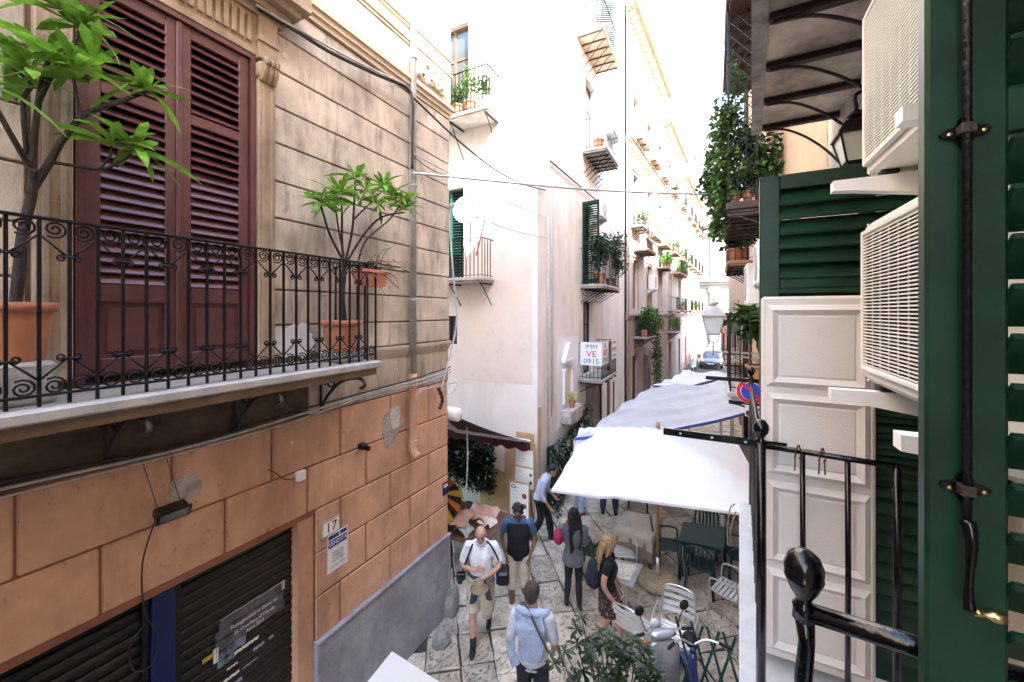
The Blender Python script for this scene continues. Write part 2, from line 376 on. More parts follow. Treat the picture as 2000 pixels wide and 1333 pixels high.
# plain band under the string course, upper storey wall
MB(FA).box(2.72, 5.18, -.03, -.002, 3.76, 4.26).build('plaster_band', ochre, bA); MB(FA).box(-26, 2.72, -.03, -.003, 3.76, 4.26).build('dirty_shaded_band', dirt_shade, bA)
MB(FA).box(-26, 5.18, -.03, .0, 8.16, 14.4).build('upper_wall', cream_trim, bA)
MB(FA).box(4.30, 5.20, -.03, .03, 8.16, 14.4).build('corner_pier', cream_trim, bA)
def mould(u0, u1, w0, w1, out, m=stone_trim, name='moulding', M=FA, par=bA, n=3):
    mb = MB(M); h = (w1 - w0) / n
    for k in range(n): mb.box(u0, u1 + out * (k + 1) / n * .4, -.03, out * (k + 1) / n, w0 + k * h + .0005, w0 + (k + 1) * h)
    return mb.build(name, m, par)
mould(2.95, 5.18, 4.26, 4.39, .05, ochre); mould(-3, 5.18, 7.96, 8.15, .09, cream_trim)
for z in (8.62, 8.86): mould(2.0, 5.2, z, z + .07, .05, cream_trim, n=2)
mould(2.0, 5.2, 9.9, 10.1, .1, cream_trim)
# carved corner ornament
orn = MB(FA); ro = random.Random(8)
for k in range(3):
    cu = 4.52 + k * .2
    for sg in (1, -1):
        orn.tube(spiral((cu, .05, 8.36 + .06 * sg), (1, 0, 0), (0, 0, 1), .09, .02, 1.2, ro.random() * 6, 12, sg), [.028 - .0012 * q for q in range(13)], 6)
orn.tube(curve([(4.4, .05, 8.25), (4.6, .06, 8.52), (4.8, .06, 8.25), (5.05, .05, 8.5)], 5), .024, 6)
orn.build('carved_ornament', cream_trim, bA, True)
# terracotta rustication
zs = [1.27, 1.75, 2.23, 2.71, 3.20, 3.745]
for i in range(5):
    js = [4.70 - .79 * k for k in range(9)] if i % 2 == 0 else [4.29 - .79 * k for k in range(9)]
    js = sorted([5.18] + js)
    lo = 2.80 if i < 3 else -2.6
    js = [lo] + [q for q in js if q > lo + .12]
    for a, b in zip(js, js[1:]):
        z0 = max(zs[i], 2.66) if b <= 2.8 else zs[i]
        if i == 2 and a >= 2.79 or i != 2 or True:
            block(a + .007, b - .007, z0 + .008, zs[i + 1] - .008, terra, 'rusticated_block', ch=.012)
f = MB(FA); f.box(2.80, 5.18, -.031, -.014, 1.2, 3.76); f.box(-3, 2.80, -.031, -.014, 2.661, 3.76); f.build('joint_bed', terra_dark, bA)
MB(FA).box(2.62, 2.80, -.2, -.0315, 0, 2.66).build('door_jamb', terra, bA)
# grey plinth with a slanted worn top
pl = MB(FA); pl.cbox(2.79, 5.20, -.03, .035, 0, 1.25, .012); pl.build('plinth', grey_plinth, bA)
MB(FA).cbox(2.79, 5.2, -.03, .05, 1.25, 1.285, .008).build('plinth_cap', grey_plinth, bA)
# peeled patches
def patch(c, ru, rw, m, v, seed, name='bare_patch', M=FA, par=bA, n=22):
    r = random.Random(seed); out = []
    for k in range(n):
        a = 2 * math.pi * k / n; q = r.uniform(.72, 1.1); out.append((c[0] + math.cos(a) * ru * q, c[1] + math.sin(a) * rw * q))
    mb = MB(M); mb.prism(out, (0, v - .012, 0), (1, 0, 0), (0, 0, 1), (0, .012, 0)); return mb.build(name, m, par)
patch((3.93, 3.32), .2, .26, cement, .006, 2); patch((3.98, 3.42), .1, .17, white_patch, .011, 5)
patch((1.62, 3.42), .13, .12, cement, .005, 9); patch((2.56, 4.56), .25, .19, white_patch, .006, 4, 'white_patch', n=40)
patch((2.46, 7.42), .035, .035, white_patch, .008, 14, 'chipped_spot')
# pilasters with capital and entablature
def pilaster(u0, u1):
    p = MB(FA); p.cbox(u0, u1, -.03, .05, 4.4, 7.05, .008); k = (u1 - u0)
    p.box(u0 + k * .2, u0 + k * .35, .05, .062, 4.5, 6.95); p.box(u0 + k * .65, u0 + k * .8, .05, .062, 4.5, 6.95)
    p.cbox(u0 - .01, u1 + .01, -.03, .075, 7.22, 7.62, .01); p.box(u0 - .02, u1 + .02, -.03, .09, 7.38, 7.42); p.build('pilaster', stone_trim, bA)
    q = MB(FA)
    for j in range(3):
        cu = u0 + k * (.2 + .3 * j)
        q.tube(curve([(cu, .05, 7.03), (cu, .10, 7.1), (cu, .11, 7.18), (cu, .14, 7.2), (cu, .13, 7.16)], 4), [.03] * 12 + [.02] * 5, 6)
    q.cbox(u0 - .01, u1 + .01, -.03, .08, 7.05, 7.2, .02); q.build('capital', stone_trim, bA, True)
pilaster(2.175, 2.335); pilaster(.815, .985)
e = MB(FA); e.box(.985, 2.175, -.03, .03, 7.25, 7.62); e.build('frieze', stone_trim, bA)
for k in range(17):
    u = 1.05 + k * .064
    MB(FA).cbox(u, u + .042, .028, .055, 7.34, 7.58, .006).build('flute', stone_trim, bA)
cor = MB(FA)
for k, (o, z0, z1) in enumerate(((.06, 7.62, 7.68), (.12, 7.68, 7.74), (.2, 7.74, 7.80), (.28, 7.80, 7.95))): cor.box(.62 - o * .3, 2.36 + o * .7, -.03, o, z0 + .0004, z1)
cor.build('cornice', stone_trim, bA)
# oxblood shutters
fr = MB(FA); fr.box(1.0, 1.045, -.2, .02, 4.34, 7.25); fr.box(2.125, 2.17, -.2, .02, 4.34, 7.25); fr.box(1.045, 2.125, -.2, .02, 7.2, 7.249); fr.build('shutter_frame', redwood, bA)
slat = MB(); slat.cbox(-.5, .5, -.042, .042, -.007, .007, .004); slat_me = slat.mesh('slat'); slat_me.materials.append(redwood)
def leafA(a, b):
    L = MB(FA); s = .085; v0, v1 = -.06, -.01
    for u0, u1 in ((a, a + s), (b - s, b)): L.cbox(u0, u1, v0, v1, 4.40, 7.195, .006)
    for z0, z1 in ((4.40, 4.52), (4.92, 5.05), (6.40, 6.49), (7.10, 7.195)): L.cbox(a + s - .002, b - s + .002, v0 + .002, v1 - .002, z0, z1, .006)
    lf = L.build('shutter_leaf', redwood, bA)
    MB(FA).box(a + s, b - s, -.05, -.035, 4.52, 4.92).build('lower_panel', redwood, lf)
    MB(FA).cbox(a + s + .035, b - s - .035, -.036, -.022, 4.56, 4.88, .012).build('raised_field', redwood, lf)
    MB(FA).box(a + .02, b - .02, -.16, -.15, 5.0, 7.15).build('blind_backing', dark_in, lf)
    W = b - a - 2 * s
    for z0, z1 in ((5.05, 6.40), (6.49, 7.10)):
        n = round((z1 - z0) / .0755)
        for k in range(n):
            z = z0 + (k + .5) * (z1 - z0) / n; p = FA @ Vector(((a + b) / 2, -.035, z))
            tl = R(-58 if z < 6.0 else -46) + rb.uniform(-.05, .05)
            M = Matrix.Translation(p) @ Matrix.Rotation(R(90), 4, 'Z') @ Matrix.Rotation(-tl, 4, 'X') @ Matrix.Diagonal((W + .004, 1, 1, 1))
            link('slat', slat_me, lf, M=M)
leafA(1.048, 1.583); leafA(1.587, 2.122)
MB(FA).cbox(1.565, 1.605, -.012, .008, 4.4, 7.19, .006).build('meeting_strip', redwood, bA)
# roller shutters below
rs = MB(); n = 7
prof = [(-.0, -.045), (.012, -.03), (.016, 0), (.012, .03), (0, .04), (-.006, .045)]
rs.add([(x, p[0], p[1]) for p in prof for x in (-.5, .5)], [(2 * i, 2 * i + 1, 2 * i + 3, 2 * i + 2) for i in range(5)])
rs_me = rs.mesh('roller_slat', True); rs_me.materials.append(shutter_black)
def roller(a, b):
    g = MB(FA); g.box(a, b, -.2, -.17, 0, 2.66); g.box(a, a + .04, -.17, -.10, 0, 2.66); g.box(b - .04, b, -.17, -.10, 0, 2.66)
    r = g.build('roller_shutter', shutter_black, bA)
    for k in range(28):
        p = FA @ Vector(((a + b) / 2, -.145, .06 + k * .094))
        link('roller_slat', rs_me, r, M=Matrix.Translation(p) @ Matrix.Rotation(R(90), 4, 'Z') @ Matrix.Diagonal((b - a - .085, -1, 1, 1)))
roller(-1.2, 1.43); roller(1.60, 2.70)
MB(FA).cbox(1.44, 1.59, -.19, -.07, 0, 2.659, .006).build('door_post', blue_paint, bA)
MB(FA).box(-3, 2.8, -.23, -.02, 2.655, 2.6605).build('lintel_soffit', terra, bA)
# ---------------------------------------------------------------- balcony of building A
sl = MB(FA); sl.cbox(-1.6, 3.08, -.02, .69, 4.265, 4.335, .012); balA = sl.build('balcony', marble, bA)
sl2 = MB(FA); sl2.box(-1.6, 3.05, .0, .64, 4.19, 4.262); sl2.build('slab_underlayer', ochre_dark, balA)
VR = .60; ZB, ZT = 4.40, 5.35
h = MB(FA); h.cbox(-1.6, 3.045, VR - .022, VR + .022, ZT, ZT + .016, .004); h.cbox(-1.6, 3.045, VR - .012, VR + .012, ZB - .008, ZB + .008, .003)
h.build('handrail', iron, balA)
bar = MB(); bar.box(-.0075, .0075, -.0075, .0075, ZB - .06, ZT); bar_me = bar.mesh('baluster'); bar_me.materials.append(iron)
P1 = .1125
def flat(mb, pts, t=.0058): mb.tube(pts, t, 5)
def one(name, sg, zz):
    m1 = MB(); flat(m1, spiral((P1 / 2, 0, zz), (1, 0, 0), (0, 0, sg), .049, .008, 1.9, -2.2, 20, 1) ); m1 = m1.mesh('bay_scroll', True); m1.materials.append(iron)
    z1 = zz - sg * .04; V = MB()
    for q in (-1, 1):
        c0 = Vector((q * .03, 0, z1 - sg * .115)); sp = spiral(c0, (q, 0, 0), (0, 0, sg), .022, .006, 1.3, 2.6, 12, -1)
        flat(V, [(q * (P1 - .004), 0, z1)] + [sp[0]] + sp[1:])
    V.box(-.03, .03, -.010, .010, z1 - sg * .107 - .006, z1 - sg * .107 + .006)
    V = V.mesh('chevron_scroll', True); V.materials.append(iron)
    return m1, V
SCR = [one('t', 1, ZT - .045), one('b', -1, ZB + .045)]
for k in range(-8, 23):
    u = .601 + P1 * k; p = FA @ Vector((u, VR, 0)); M = Matrix.Translation(p) @ Matrix.Rotation(R(90), 4, 'Z')
    link('baluster', bar_me, balA, M=M)
    for sm, vm in SCR:
        if k < 22 and k >= -3: link('bay_scroll', sm, balA, M=M)
        if k % 2 == 0 and -3 < k < 22: link('chevron_scroll', vm, balA, M=M)
for k in range(5):   # return at the end of the balcony
    p = FA @ Vector((3.035, VR - .115 * (k + 1), 0)); link('baluster', bar_me, balA, M=Matrix.Translation(p))
MB(FA).cbox(3.02, 3.05, -.02, VR, ZT, ZT + .016, .004).build('handrail', iron, balA)
MB(FA).obox((2.98, VR + .0, ZT + .03), (3.55, VR - .1, ZT + .03), .03, .012).build('clothes_arm', iron, balA)
for u in (.3, 1.15, 2.0, 2.86):
    b = MB(FA); b.tube(curve([(u, .0, 3.78), (u, .12, 3.95), (u, .34, 4.12), (u, .6, 4.17), (u, .68, 4.11), (u, .62, 4.07)], 6), .017, 6)
    b.tube(spiral((u, .16, 4.10), (0, 1, 0), (0, 0, 1), .09, .02, 1.6, 3.6, 18, -1), .011, 5); b.tube([(u, .01, 3.8), (u, .01, 4.19)], .014, 5)
    b.tube(spiral((u, .33, 4.145), (0, 1, 0), (0, 0, 1), .04, .012, 1.3, 3.6, 12, 1), .009, 5)
    b.build('bracket', rust_iron, balA, True)
# drainpipe
dp = MB(FA); dp.tube([(4.25, .09, 14), (4.25, .09, 3.96)], .043, 14); pipe = dp.build('drainpipe', zinc, bA, True)
dq = MB(FA); dq.tube(curve([(4.25, .085, 3.99), (4.25, .085, 3.4), (4.25, .085, 3.0), (4.25, .10, 2.9), (4.26, .16, 2.83)], 4), .055, 14); dq.build('painted_pipe_foot', terra, pipe, True)
for z in (10.2, 8.4, 6.62, 5.02, 3.05):
    MB(FA).lathe([(.046, -.02), (.058, -.015), (.058, .015), (.046, .02)], (4.25, .088, z), 14).build('pipe_collar', zinc if z > 4 else terra, pipe)
# worn corner boulders
def rock(name, c, r, seed, label):
    bm = bmesh.new(); bmesh.ops.create_icosphere(bm, subdivisions=4, radius=1); rr = random.Random(seed); ph = [rr.random() * 6 for _ in range(6)]
    from mathutils import noise as mn
    for v in bm.verts:
        k = .95 + .32 * mn.noise(v.co * 1.3 + Vector((seed, 0, 0))) + .13 * mn.noise(v.co * 3.1 + Vector((0, seed, 0))) + .05 * mn.noise(v.co * 7 + Vector((0, 0, seed)))
        v.co = Vector((c[0] + v.co.x * r[0] * k, c[1] + v.co.y * r[1] * k, max(-.02, c[2] + v.co.z * r[2] * k)))
    me = bpy.data.meshes.new(name); bm.to_mesh(me); bm.free(); me.polygons.foreach_set('use_smooth', [True] * len(me.polygons)); me.materials.append(boulder)
    return tag(link(name, me), label, 'stone')
rock('corner_stone', (-3.76, 5.18, .16), (.11, .15, .30), 3, 'tall worn guard stone against the corner of the terracotta building')
p = at(862, 1256, z=0); rock('loose_stone', (p.x, p.y, .05), (.13, .14, .11), 6, 'squat pale boulder lying beside the grey plinth')
# ================================================================ shared builders for facades
def uw(M, px, py, v=0.0):     # pixel -> (u, w) on the plane v of a facade frame
    u3 = Vector(M.col[0][:3]); n = Vector(M.col[1][:3]); o = Vector(M.col[3][:3]) + n * v
    a = (px - 1000) / FPX; b = (610 - py) / FPX; D = Vector((a * CS - SN, a * SN + CS, b)); E0 = Vector((0, 0, EYE))
    t = (o - E0).dot(n) / D.dot(n); p = E0 + D * t
    return (p - o).dot(u3), p.z
def balcony(M, u0, u1, w, dep, par, rail=.95, nbr=3, m=marble, style='bars', th=.07, pitch=.11, curl=True, mi=None, br=None, bh=.45, front=True):
    mi = mi or iron; br = br or iron
    s = MB(M); s.cbox(u0, u1, -.01, dep, w - th, w, .012); s.cbox(u0 + .04, u1 - .04, -.01, dep - .05, w - th - .05, w - th + .002, .01)
    sl = s.build('balcony', m, par)
    if rail:
        h = MB(M); e = .04
        h.obox((u0 + e, dep - e, w + rail), (u1 - e, dep - e, w + rail), .03, .018); h.obox((u0 + e, 0, w + rail), (u0 + e, dep - e + .015, w + rail), .03, .018); h.obox((u1 - e, 0, w + rail), (u1 - e, dep - e + .015, w + rail), .03, .018)
        h.build('handrail', mi, sl)
        h = MB(M); h.obox((u0 + e, dep - e, w + .06), (u1 - e, dep - e, w + .06), .016, .012); h.obox((u0 + e, 0, w + .06), (u0 + e, dep - e, w + .06), .016, .012); h.obox((u1 - e, 0, w + .06), (u1 - e, dep - e, w + .06), .016, .012)
        h.build('lower_rail', mi, sl)
        b = MB(M); n = max(3, int((u1 - u0 - 2 * e) / pitch)); bw = .0075
        def bar_at(u, v, du=0, dv=0):
            if style == 'belly':
                b.tube(curve([(u, v, w + rail), (u, v, w + rail * .62), (u + du * .14, v + dv * .14, w + rail * .3), (u + du * .05, v + dv * .05, w + .06), (u, v, w + .02)], 4), bw, 4)
            else: b.box(u - bw, u + bw, v - bw, v + bw, w - .0, w + rail)
        for k in range(n + 1): bar_at(u0 + e + (u1 - u0 - 2 * e) * k / n, dep - e, 0, 1)
        nd = max(2, int((dep - e) / pitch))
        for k in range(1, nd):
            bar_at(u0 + e, (dep - e) * k / nd, -1, 0); bar_at(u1 - e, (dep - e) * k / nd, 1, 0)
        b.build('railing_bars', mi, sl, kind='stuff')
    for k in range(nbr):
        u = u0 + .08 + (u1 - u0 - .16) * (k + .0) / max(1, nbr - 1)
        q = MB(M); z = w - th - .05
        q.obox((u, 0, z - .02), (u, dep - .02, z - .02), .035, .04)
        q.tube(curve([(u, 0, z - bh), (u, dep * .35, z - bh * .62), (u, dep * .75, z - bh * .18), (u, dep * .97, z - .04)], 5), .013, 5)
        if curl: q.tube(spiral((u, dep * .22, z - bh * .38), (0, 1, 0), (0, 0, 1), bh * .26, .02, 1.6, 0, 14), .010, 5)
        q.build('bracket', br, sl)
    return sl
def opening(M, u0, u1, w0, w1, par, style='glass', fm=wood_frame, v=-.14, slat_m=green_sh, split=True, surround=None, sw=.12, so=.04):
    f = MB(M); t = .06
    f.box(u0, u0 + t, v - .05, v, w0, w1); f.box(u1 - t, u1, v - .05, v, w0, w1); f.box(u0 + t, u1 - t, v - .05, v, w1 - t, w1); f.box(u0 + t, u1 - t, v - .05, v, w0, w0 + t * 1.2)
    if split: f.box((u0 + u1) / 2 - .035, (u0 + u1) / 2 + .035, v - .05, v + .006, w0 + t * 1.2, w1 - t)
    if style == 'glass':
        zz = w0 + (w1 - w0) * .68; f.box(u0 + t, u1 - t, v - .045, v - .005, zz - .025, zz + .025)
    fo = f.build('window', fm if style != 'louvre' else slat_m, par)
    if style == 'louvre':
        L = MB(M); z = w0 + .12
        while z < w1 - .1:
            L.obox((u0 + t, v - .025, z), (u1 - t, v - .025, z), .05, .012, (0, .6, 1)); z += .075
        L.build('louvre_slats', slat_m, fo, kind='stuff'); MB(M).box(u0 + .02, u1 - .02, v - .09, v - .075, w0, w1).build('pane', dark_in, fo)
    else:
        MB(M).box(u0 + .02, u1 - .02, v - .035, v - .025, w0 + .02, w1 - .02).build('pane', glass, fo)
    if surround:
        s = MB(M); s.box(u0 - sw, u0, 0, so, w0, w1 + sw); s.box(u1, u1 + sw, 0, so, w0, w1 + sw); s.box(u0, u1, 0, so, w1, w1 + sw); s.box(u0 - sw * 1.4, u1 + sw * 1.4, 0, so * 2.4, w1 + sw, w1 + sw + .09)
        s.build('window_surround', surround, fo)
    return fo
def leaf_shutter(M, hu, v, w0, w1, wid, ang, m, par, slats=True):    # a hinged louvred leaf at hinge (hu, v), opened by ang from the wall plane
    c, s = math.cos(ang), math.sin(ang); mb = MB(M); P = lambda a, w: (hu + c * a, v + s * a, w)
    for a0, a1 in ((0, .06), (wid - .06, wid)): mb.obox(P((a0 + a1) / 2, w0), P((a0 + a1) / 2, w1), .06, .035, (s, -c, 0))
    for z in (w0 + .05, (w0 + w1) / 2, w1 - .05): mb.obox(P(.05, z), P(wid - .05, z), .035, .1)
    lf = mb.build('shutter_leaf', m, par)
    L = MB(M); z = w0 + .12
    while z < w1 - .1:
        L.obox(P(.05, z), P(wid - .05, z), .045, .012, (s * .7, -c * .7, 1)); z += .07
    L.build('louvre_slats', m, lf, kind='stuff'); return lf
def cablerun(name, pts, r, m, label, n=8, bands=0, par=None):
    o = MB().tube(curve(pts, n), r, 6).build(name, m, par, True)
    if par is None: tag(o, label, 'cable')
    return o
# ================================================================ building B (cream corner house)
BX, BY = -3.69, 8.47
FB = frame((BX, BY, 0), (0, 1, 0), (1, 0, 0)); FBL = frame((BX, BY, 0), (-1, 0, 0), (0, -1, 0))
bB = thing('cream_corner_house', 'tall cream plastered corner house with iron balconies on both faces', 'building', (-7, 13, 0))
HB = 19.0; LB = 10.05
oB = {'d1': (11.9 - BY, 13.1 - BY, 13.33, 15.9), 'd2': (12.3 - BY, 13.4 - BY, 9.97, 12.5), 'd3': (12.0 - BY, 13.2 - BY, 5.72, 8.35), 'd4': (12.1 - BY, 13.2 - BY, 2.82, 5.2), 'door': (12.35 - BY, 14.5 - BY, 0, 2.5)}
facade(FB, 0, LB, 0, HB, list(oB.values()), .25).build('street_wall', cream_street, bB)
bl_w = uw(FBL, 915, 60)[0]
oL = {'w1': (bl_w, bl_w + 1.0, 9.75, 12.35), 'w2': (uw(FBL, 906, 400)[0], uw(FBL, 906, 400)[0] + 1.0, 5.75, 8.1), 'w3': (uw(FBL, 893, 640)[0], uw(FBL, 893, 640)[0] + .6, 4.0, 4.75)}
facade(FBL, 0, 9, 3.0, HB, list(oL.values()), .25).build('alley_wall', cream, bB)
c = MB(); c.box(-13, BX - .26, BY + .26, BY + LB, 0, HB); c.box(-13, BX - .0, BY + LB - .02, BY + LB, 0, HB); c.box(BX - .3, BX + .14, BY - .14, BY + LB, HB, HB + .35); c.box(-13, BX + .14, BY - .14, BY + LB, HB + .35, HB + .6)
c.build('wall_core', cream_street, bB)
# blush zone of the alley wall, lower tan and yellow zones
facade(FBL, .14, 9, 3.12, 7.6, [oL['w2'], oL['w3']], 0, .004, reveal=False).build('blush_render', pinkish, bB)
facade(FBL, 0, 9, 0, 3.0, [], .1, .012).build('lower_alley_wall', cream, bB)
MB(FBL).box(.05, .85, .013, .05, 0, 1.75).build('tan_pier', tan_wall, bB)
low = MB(FBL); low.grid([[(.85 + k * .35, .02 + .03 * math.sin(k * 1.7), 0) for k in range(24)], [(.85 + k * .35, .018 + .02 * math.sin(k * 1.1 + 1), .95 + .08 * math.sin(k * 2.1)) for k in range(24)]])
low.build('yellow_dado', yellow_wall, bB)
MB(FB).cbox(0.02, .16, -.002, .02, 0, 2.6, .01).build('tan_corner_strip', tan_wall, bB)
# street-face balconies and openings
b1 = balcony(FB, 11.45 - BY, 13.65 - BY, 13.33, .78, bB, .95, 6, cream_trim, curl=False, br=rust_iron, bh=.8)
b2 = balcony(FB, 12.03 - BY, 13.9 - BY, 9.97, .75, bB, .95, 6, marble, bh=.6)
b3 = balcony(FB, 11.76 - BY, 14.1 - BY, 5.70, .74, bB, 1.12, 6, marble, bh=.42)
b4 = balcony(FB, 11.6 - BY, 13.6 - BY, 2.82, .74, bB, 1.08, 4, marble, bh=.3, curl=False, pitch=.1)
opening(FB, *oB['d1'], bB, fm=tan_wall); opening(FB, *oB['d2'], bB, fm=wood_frame); opening(FB, *oB['d3'], bB, 'louvre'); opening(FB, *oB['d4'], bB, fm=dark_in)
for a, b in (((oB['d1'][1]) + .0, 1), ((oB['d3'][0]), 0)):
    pass
leaf_shutter(FB, oB['d1'][1], .05, 13.4, 15.8, .75, R(60), green_dk, bB); leaf_shutter(FB, oB['d3'][0], .02, 5.75, 8.3, .55, R(100), green_sh, bB)
dr = MB(FB); a, b, z0, z1 = oB['door']; m_ = (a + b) / 2
for q0, q1 in ((a + .06, m_ - .004), (m_ + .004, b - .06)): dr.cbox(q0, q1, -.12, -.07, .02, z1 - .06, .01)
door = dr.build('door', brown_door, bB)
fr = MB(FB); fr.box(a, a + .06, -.16, -.02, 0, z1); fr.box(b - .06, b, -.16, -.02, 0, z1); fr.box(a + .06, b - .06, -.16, -.02, z1 - .06, z1); fr.build('door_frame', brown_door, door)
MB(FB).cbox(15.2 - BY, 15.45 - BY, 0, .06, 0, 2.75, .01).build('timber_post', wood_frame, bB)
MB(FB).box(16.2 - BY, 16.3 - BY, 0, .03, 0, 2.0).build('dark_conduit', dark_in, bB)
# wall niche in a whitewashed field
MB(FB).box(9.78 - BY, 11.5 - BY, .0, .008, 1.75, 4.12).build('whitewash_field', whitewash, bB)
nu = uw(FB, 1107, 760)[0]; ni = MB(FB); nw0, nw1 = 2.32, 3.1; hw = .26
arch = [(nu - hw, nw0), (nu + hw, nw0), (nu + hw, nw1)] + [(nu + hw * math.cos(q), nw1 + hw * math.sin(q)) for q in [math.pi * k / 10 for k in range(1, 10)]] + [(nu - hw, nw1)]
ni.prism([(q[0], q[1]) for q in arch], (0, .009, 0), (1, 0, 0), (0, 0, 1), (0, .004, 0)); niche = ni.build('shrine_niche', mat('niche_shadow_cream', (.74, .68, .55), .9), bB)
for q in (-1, 1):
    p_ = MB(FB); p_.cbox(nu + q * (hw + .07) - .05, nu + q * (hw + .07) + .05, .008, .07, nw0, nw1 + .12, .01); p_.cbox(nu + q * (hw + .07) - .08, nu + q * (hw + .07) + .08, .008, .1, nw1 + .12, nw1 + .2, .01); p_.build('niche_column', whitewash, niche)
pd = MB(FB); pd.cbox(nu - .44, nu + .44, .008, .12, nw1 + .36, nw1 + .46, .01); pd.prism([(nu - .42, nw1 + .47), (nu + .42, nw1 + .47), (nu, nw1 + .9)], (0, .01, 0), (1, 0, 0), (0, 0, 1), (0, .1, 0)); pd.build('niche_pediment', whitewash, niche)
MB(FB).cbox(nu - .5, nu + .55, .008, .3, nw0 - .5, nw0 - .12, .03).build('niche_shelf', mat('shelf_stone', (.5, .45, .42), .8, .2, 4, .4), niche)
# alley-face balconies
uR = uw(FBL, 953, 236, .62)[0]
balcony(FBL, uR, uR + 2.2, 9.66, .64, bB, .98, 3, white_patch, curl=False, bh=.75)
uR2 = uw(FBL, 943, 548, .55)[0]
balcony(FBL, uR2, uR2 + 2.0, 5.68, .56, bB, .95, 3, marble, curl=False, bh=.55, br=rust_iron)
opening(FBL, *oL['w1'], bB, fm=wood_frame); opening(FBL, *oL['w2'], bB, 'louvre', slat_m=green_dk); opening(FBL, *oL['w3'], bB, fm=dark_in)
# awnings of cement and small trims on B
MB(FB).cbox(15.0 - BY, 16.2 - BY, 0, .35, 11.7, 11.82, .02).build('window_hood', cream_street, bB)
for (px, z0, z1, m, r) in ((1222, 0, 18.9, pink_row, .07), (1068, 1.0, 7.2, cable_l, .018), (1075, 2.2, 7.6, cable_l, .012), (1078, 2.4, 9.8, cable_l, .008)):
    u = uw(FB, px, 600)[0]; MB(FB).tube([(u, r + .02, z0), (u, r + .02, z1)], r, 8).build('wall_pipe', m, bB, True)
# ================================================================ row C beyond (left side, bending right)
c0 = Vector((-3.60, BY + LB, 0)); cd = Vector((2.05, 29.5, 0)).normalized(); cn = Vector((cd.y, -cd.x, 0))
FC = frame(c0, cd, cn)
ROW = [('sandstone_row_house', 0.02, 9.4, 19.2, white_stucco, pink_row, 'pale row house with sandstone cornices and plant-filled balcony beside drainpipe'),
       ('narrow_row_house', 9.42, 18.0, 17.6, white_stucco, pink_row, 'narrow whitewashed row house halfway down the street with stacked balconies'),
       ('end_row_house', 18.02, 30.0, 16.4, white_stucco, pink_row, 'last pale row house on the left before the church')]
rr = random.Random(21); HC = []; foliage_jobs = []
for name, u0, u1, H, m, m2, lab in ROW:
    b = thing(name, lab, 'building', FC @ Vector(((u0 + u1) / 2, -3, 0))); HC.append(b)
    holes = []; n = int((u1 - u0) / 2.9)
    for zf, zt in ((.0, 2.7), (5.0, 7.4), (9.0, 11.6), (13.2, 15.4)):
        if zt > H - .8: continue
        for k in range(n):
            cu = u0 + (k + .5) * (u1 - u0) / n; holes.append((cu - .5, cu + .5, zf, zt))
    facade(FC, u0, u1, 4.6, H, [h for h in holes if h[2] > 4], .2).build('upper_wall', m, b); facade(FC, u0, u1, 0, 4.6, [h for h in holes if h[2] < 4], .2, .0).build('ground_storey_wall', m2, b)
    c = MB(FC); c.box(u0, u1, -8, -.21, 0, H); c.build('wall_core', m, b)
    for h in holes:
        opening(FC, *h, b, 'glass' if rr.random() < .55 and h[2] > 1 else 'louvre', fm=wood_frame, slat_m=green_dk if h[2] > 1 else brown_door, surround=row_trim if h[2] > 1 else None, sw=.14)
    for h in holes:
        if h[2] >= 9 or (h[2] == 5.0 and u0 > 9):
            bb = balcony(FC, h[0] - .35, h[1] + .35, h[2] - .01, .55, b, .92, 3, rr.choice((row_trim, marble)), curl=False, pitch=.14)
            if rr.random() < .4: foliage_jobs.append((FC @ Vector(((h[0] + h[1]) / 2 + rr.uniform(-.3, .3), .3, h[2])), 'plant on %s balcony of the %s, %s window from the corner house' % ({5.0: 'first-floor', 9.0: 'second-floor', 13.2: 'top-floor'}[h[2]], name.replace('_', ' '), ('first', 'second', 'third', 'fourth', 'fifth')[min(4, int((h[0] - u0) / ((u1 - u0) / n)))])))
    for z0, z1, o in ((4.5, 4.75, .12), (12.7, 13.05, .25), (H - .35, H, .45)):
        mould(u0, u1 - .1, z0, z1, o, row_trim if z0 > 5 else m2, 'cornice', FC, b)
    for z0, st in ((12.45, .5), (H - .6, .42)):   # small sandstone modillions under the cornices
        u = u0 + .2; mm = MB(FC)
        while u < u1 - .2: mm.cbox(u, u + .2, 0, .3, z0, z0 + .245, .03); u += st
        mm.build('modillions', row_trim, b, kind='stuff')
    tl = MB(FC); u = u0
    while u < u1: tl.tube([(u, -.6, H + .16), (u, .5, H + .03)], .09, 6); u += .2
    tl.build('roof_tile_edge', mat('roof_tile', (.45, .22, .12), .9, .25, 3), b, kind='stuff')
def cbal(i, px0, px1, py, dep=.6, rail=.95, **k):
    u0 = uw(FC, px0, py)[0]; w = uw(FC, px0, py)[1]; u1 = uw(FC, px1, py, dep)[0]
    return balcony(FC, u0, max(u1, u0 + 1.2), w, dep, HC[i], rail, 4, **k), u0, max(u1, u0 + 1.2), w
CBX = None
CB = [cbal(0, 1237, 1283, 487, .7, style='belly', m=row_trim, bh=.5), cbal(0, 1237, 1283, 658, .7, m=marble), cbal(0, 1283, 1312, 522, m=row_trim), CBX,
      cbal(1, 1313, 1345, 533, m=row_trim), cbal(1, 1303, 1330, 648, .6, m=marble)]
# arch doorway of the first row house
ar = MB(FC); u = uw(FC, 1263, 740)[0]
ar.prism([(u - .75, 0), (u + .75, 0), (u + .75, 2.1)] + [(u + .75 * math.cos(q), 2.1 + .75 * math.sin(q)) for q in [math.pi * k / 10 for k in range(1, 10)]] + [(u - .75, 2.1)], (0, .0, 0), (1, 0, 0), (0, 0, 1), (0, .02, 0))
ar.build('arched_doorway', brown_door, HC[0])
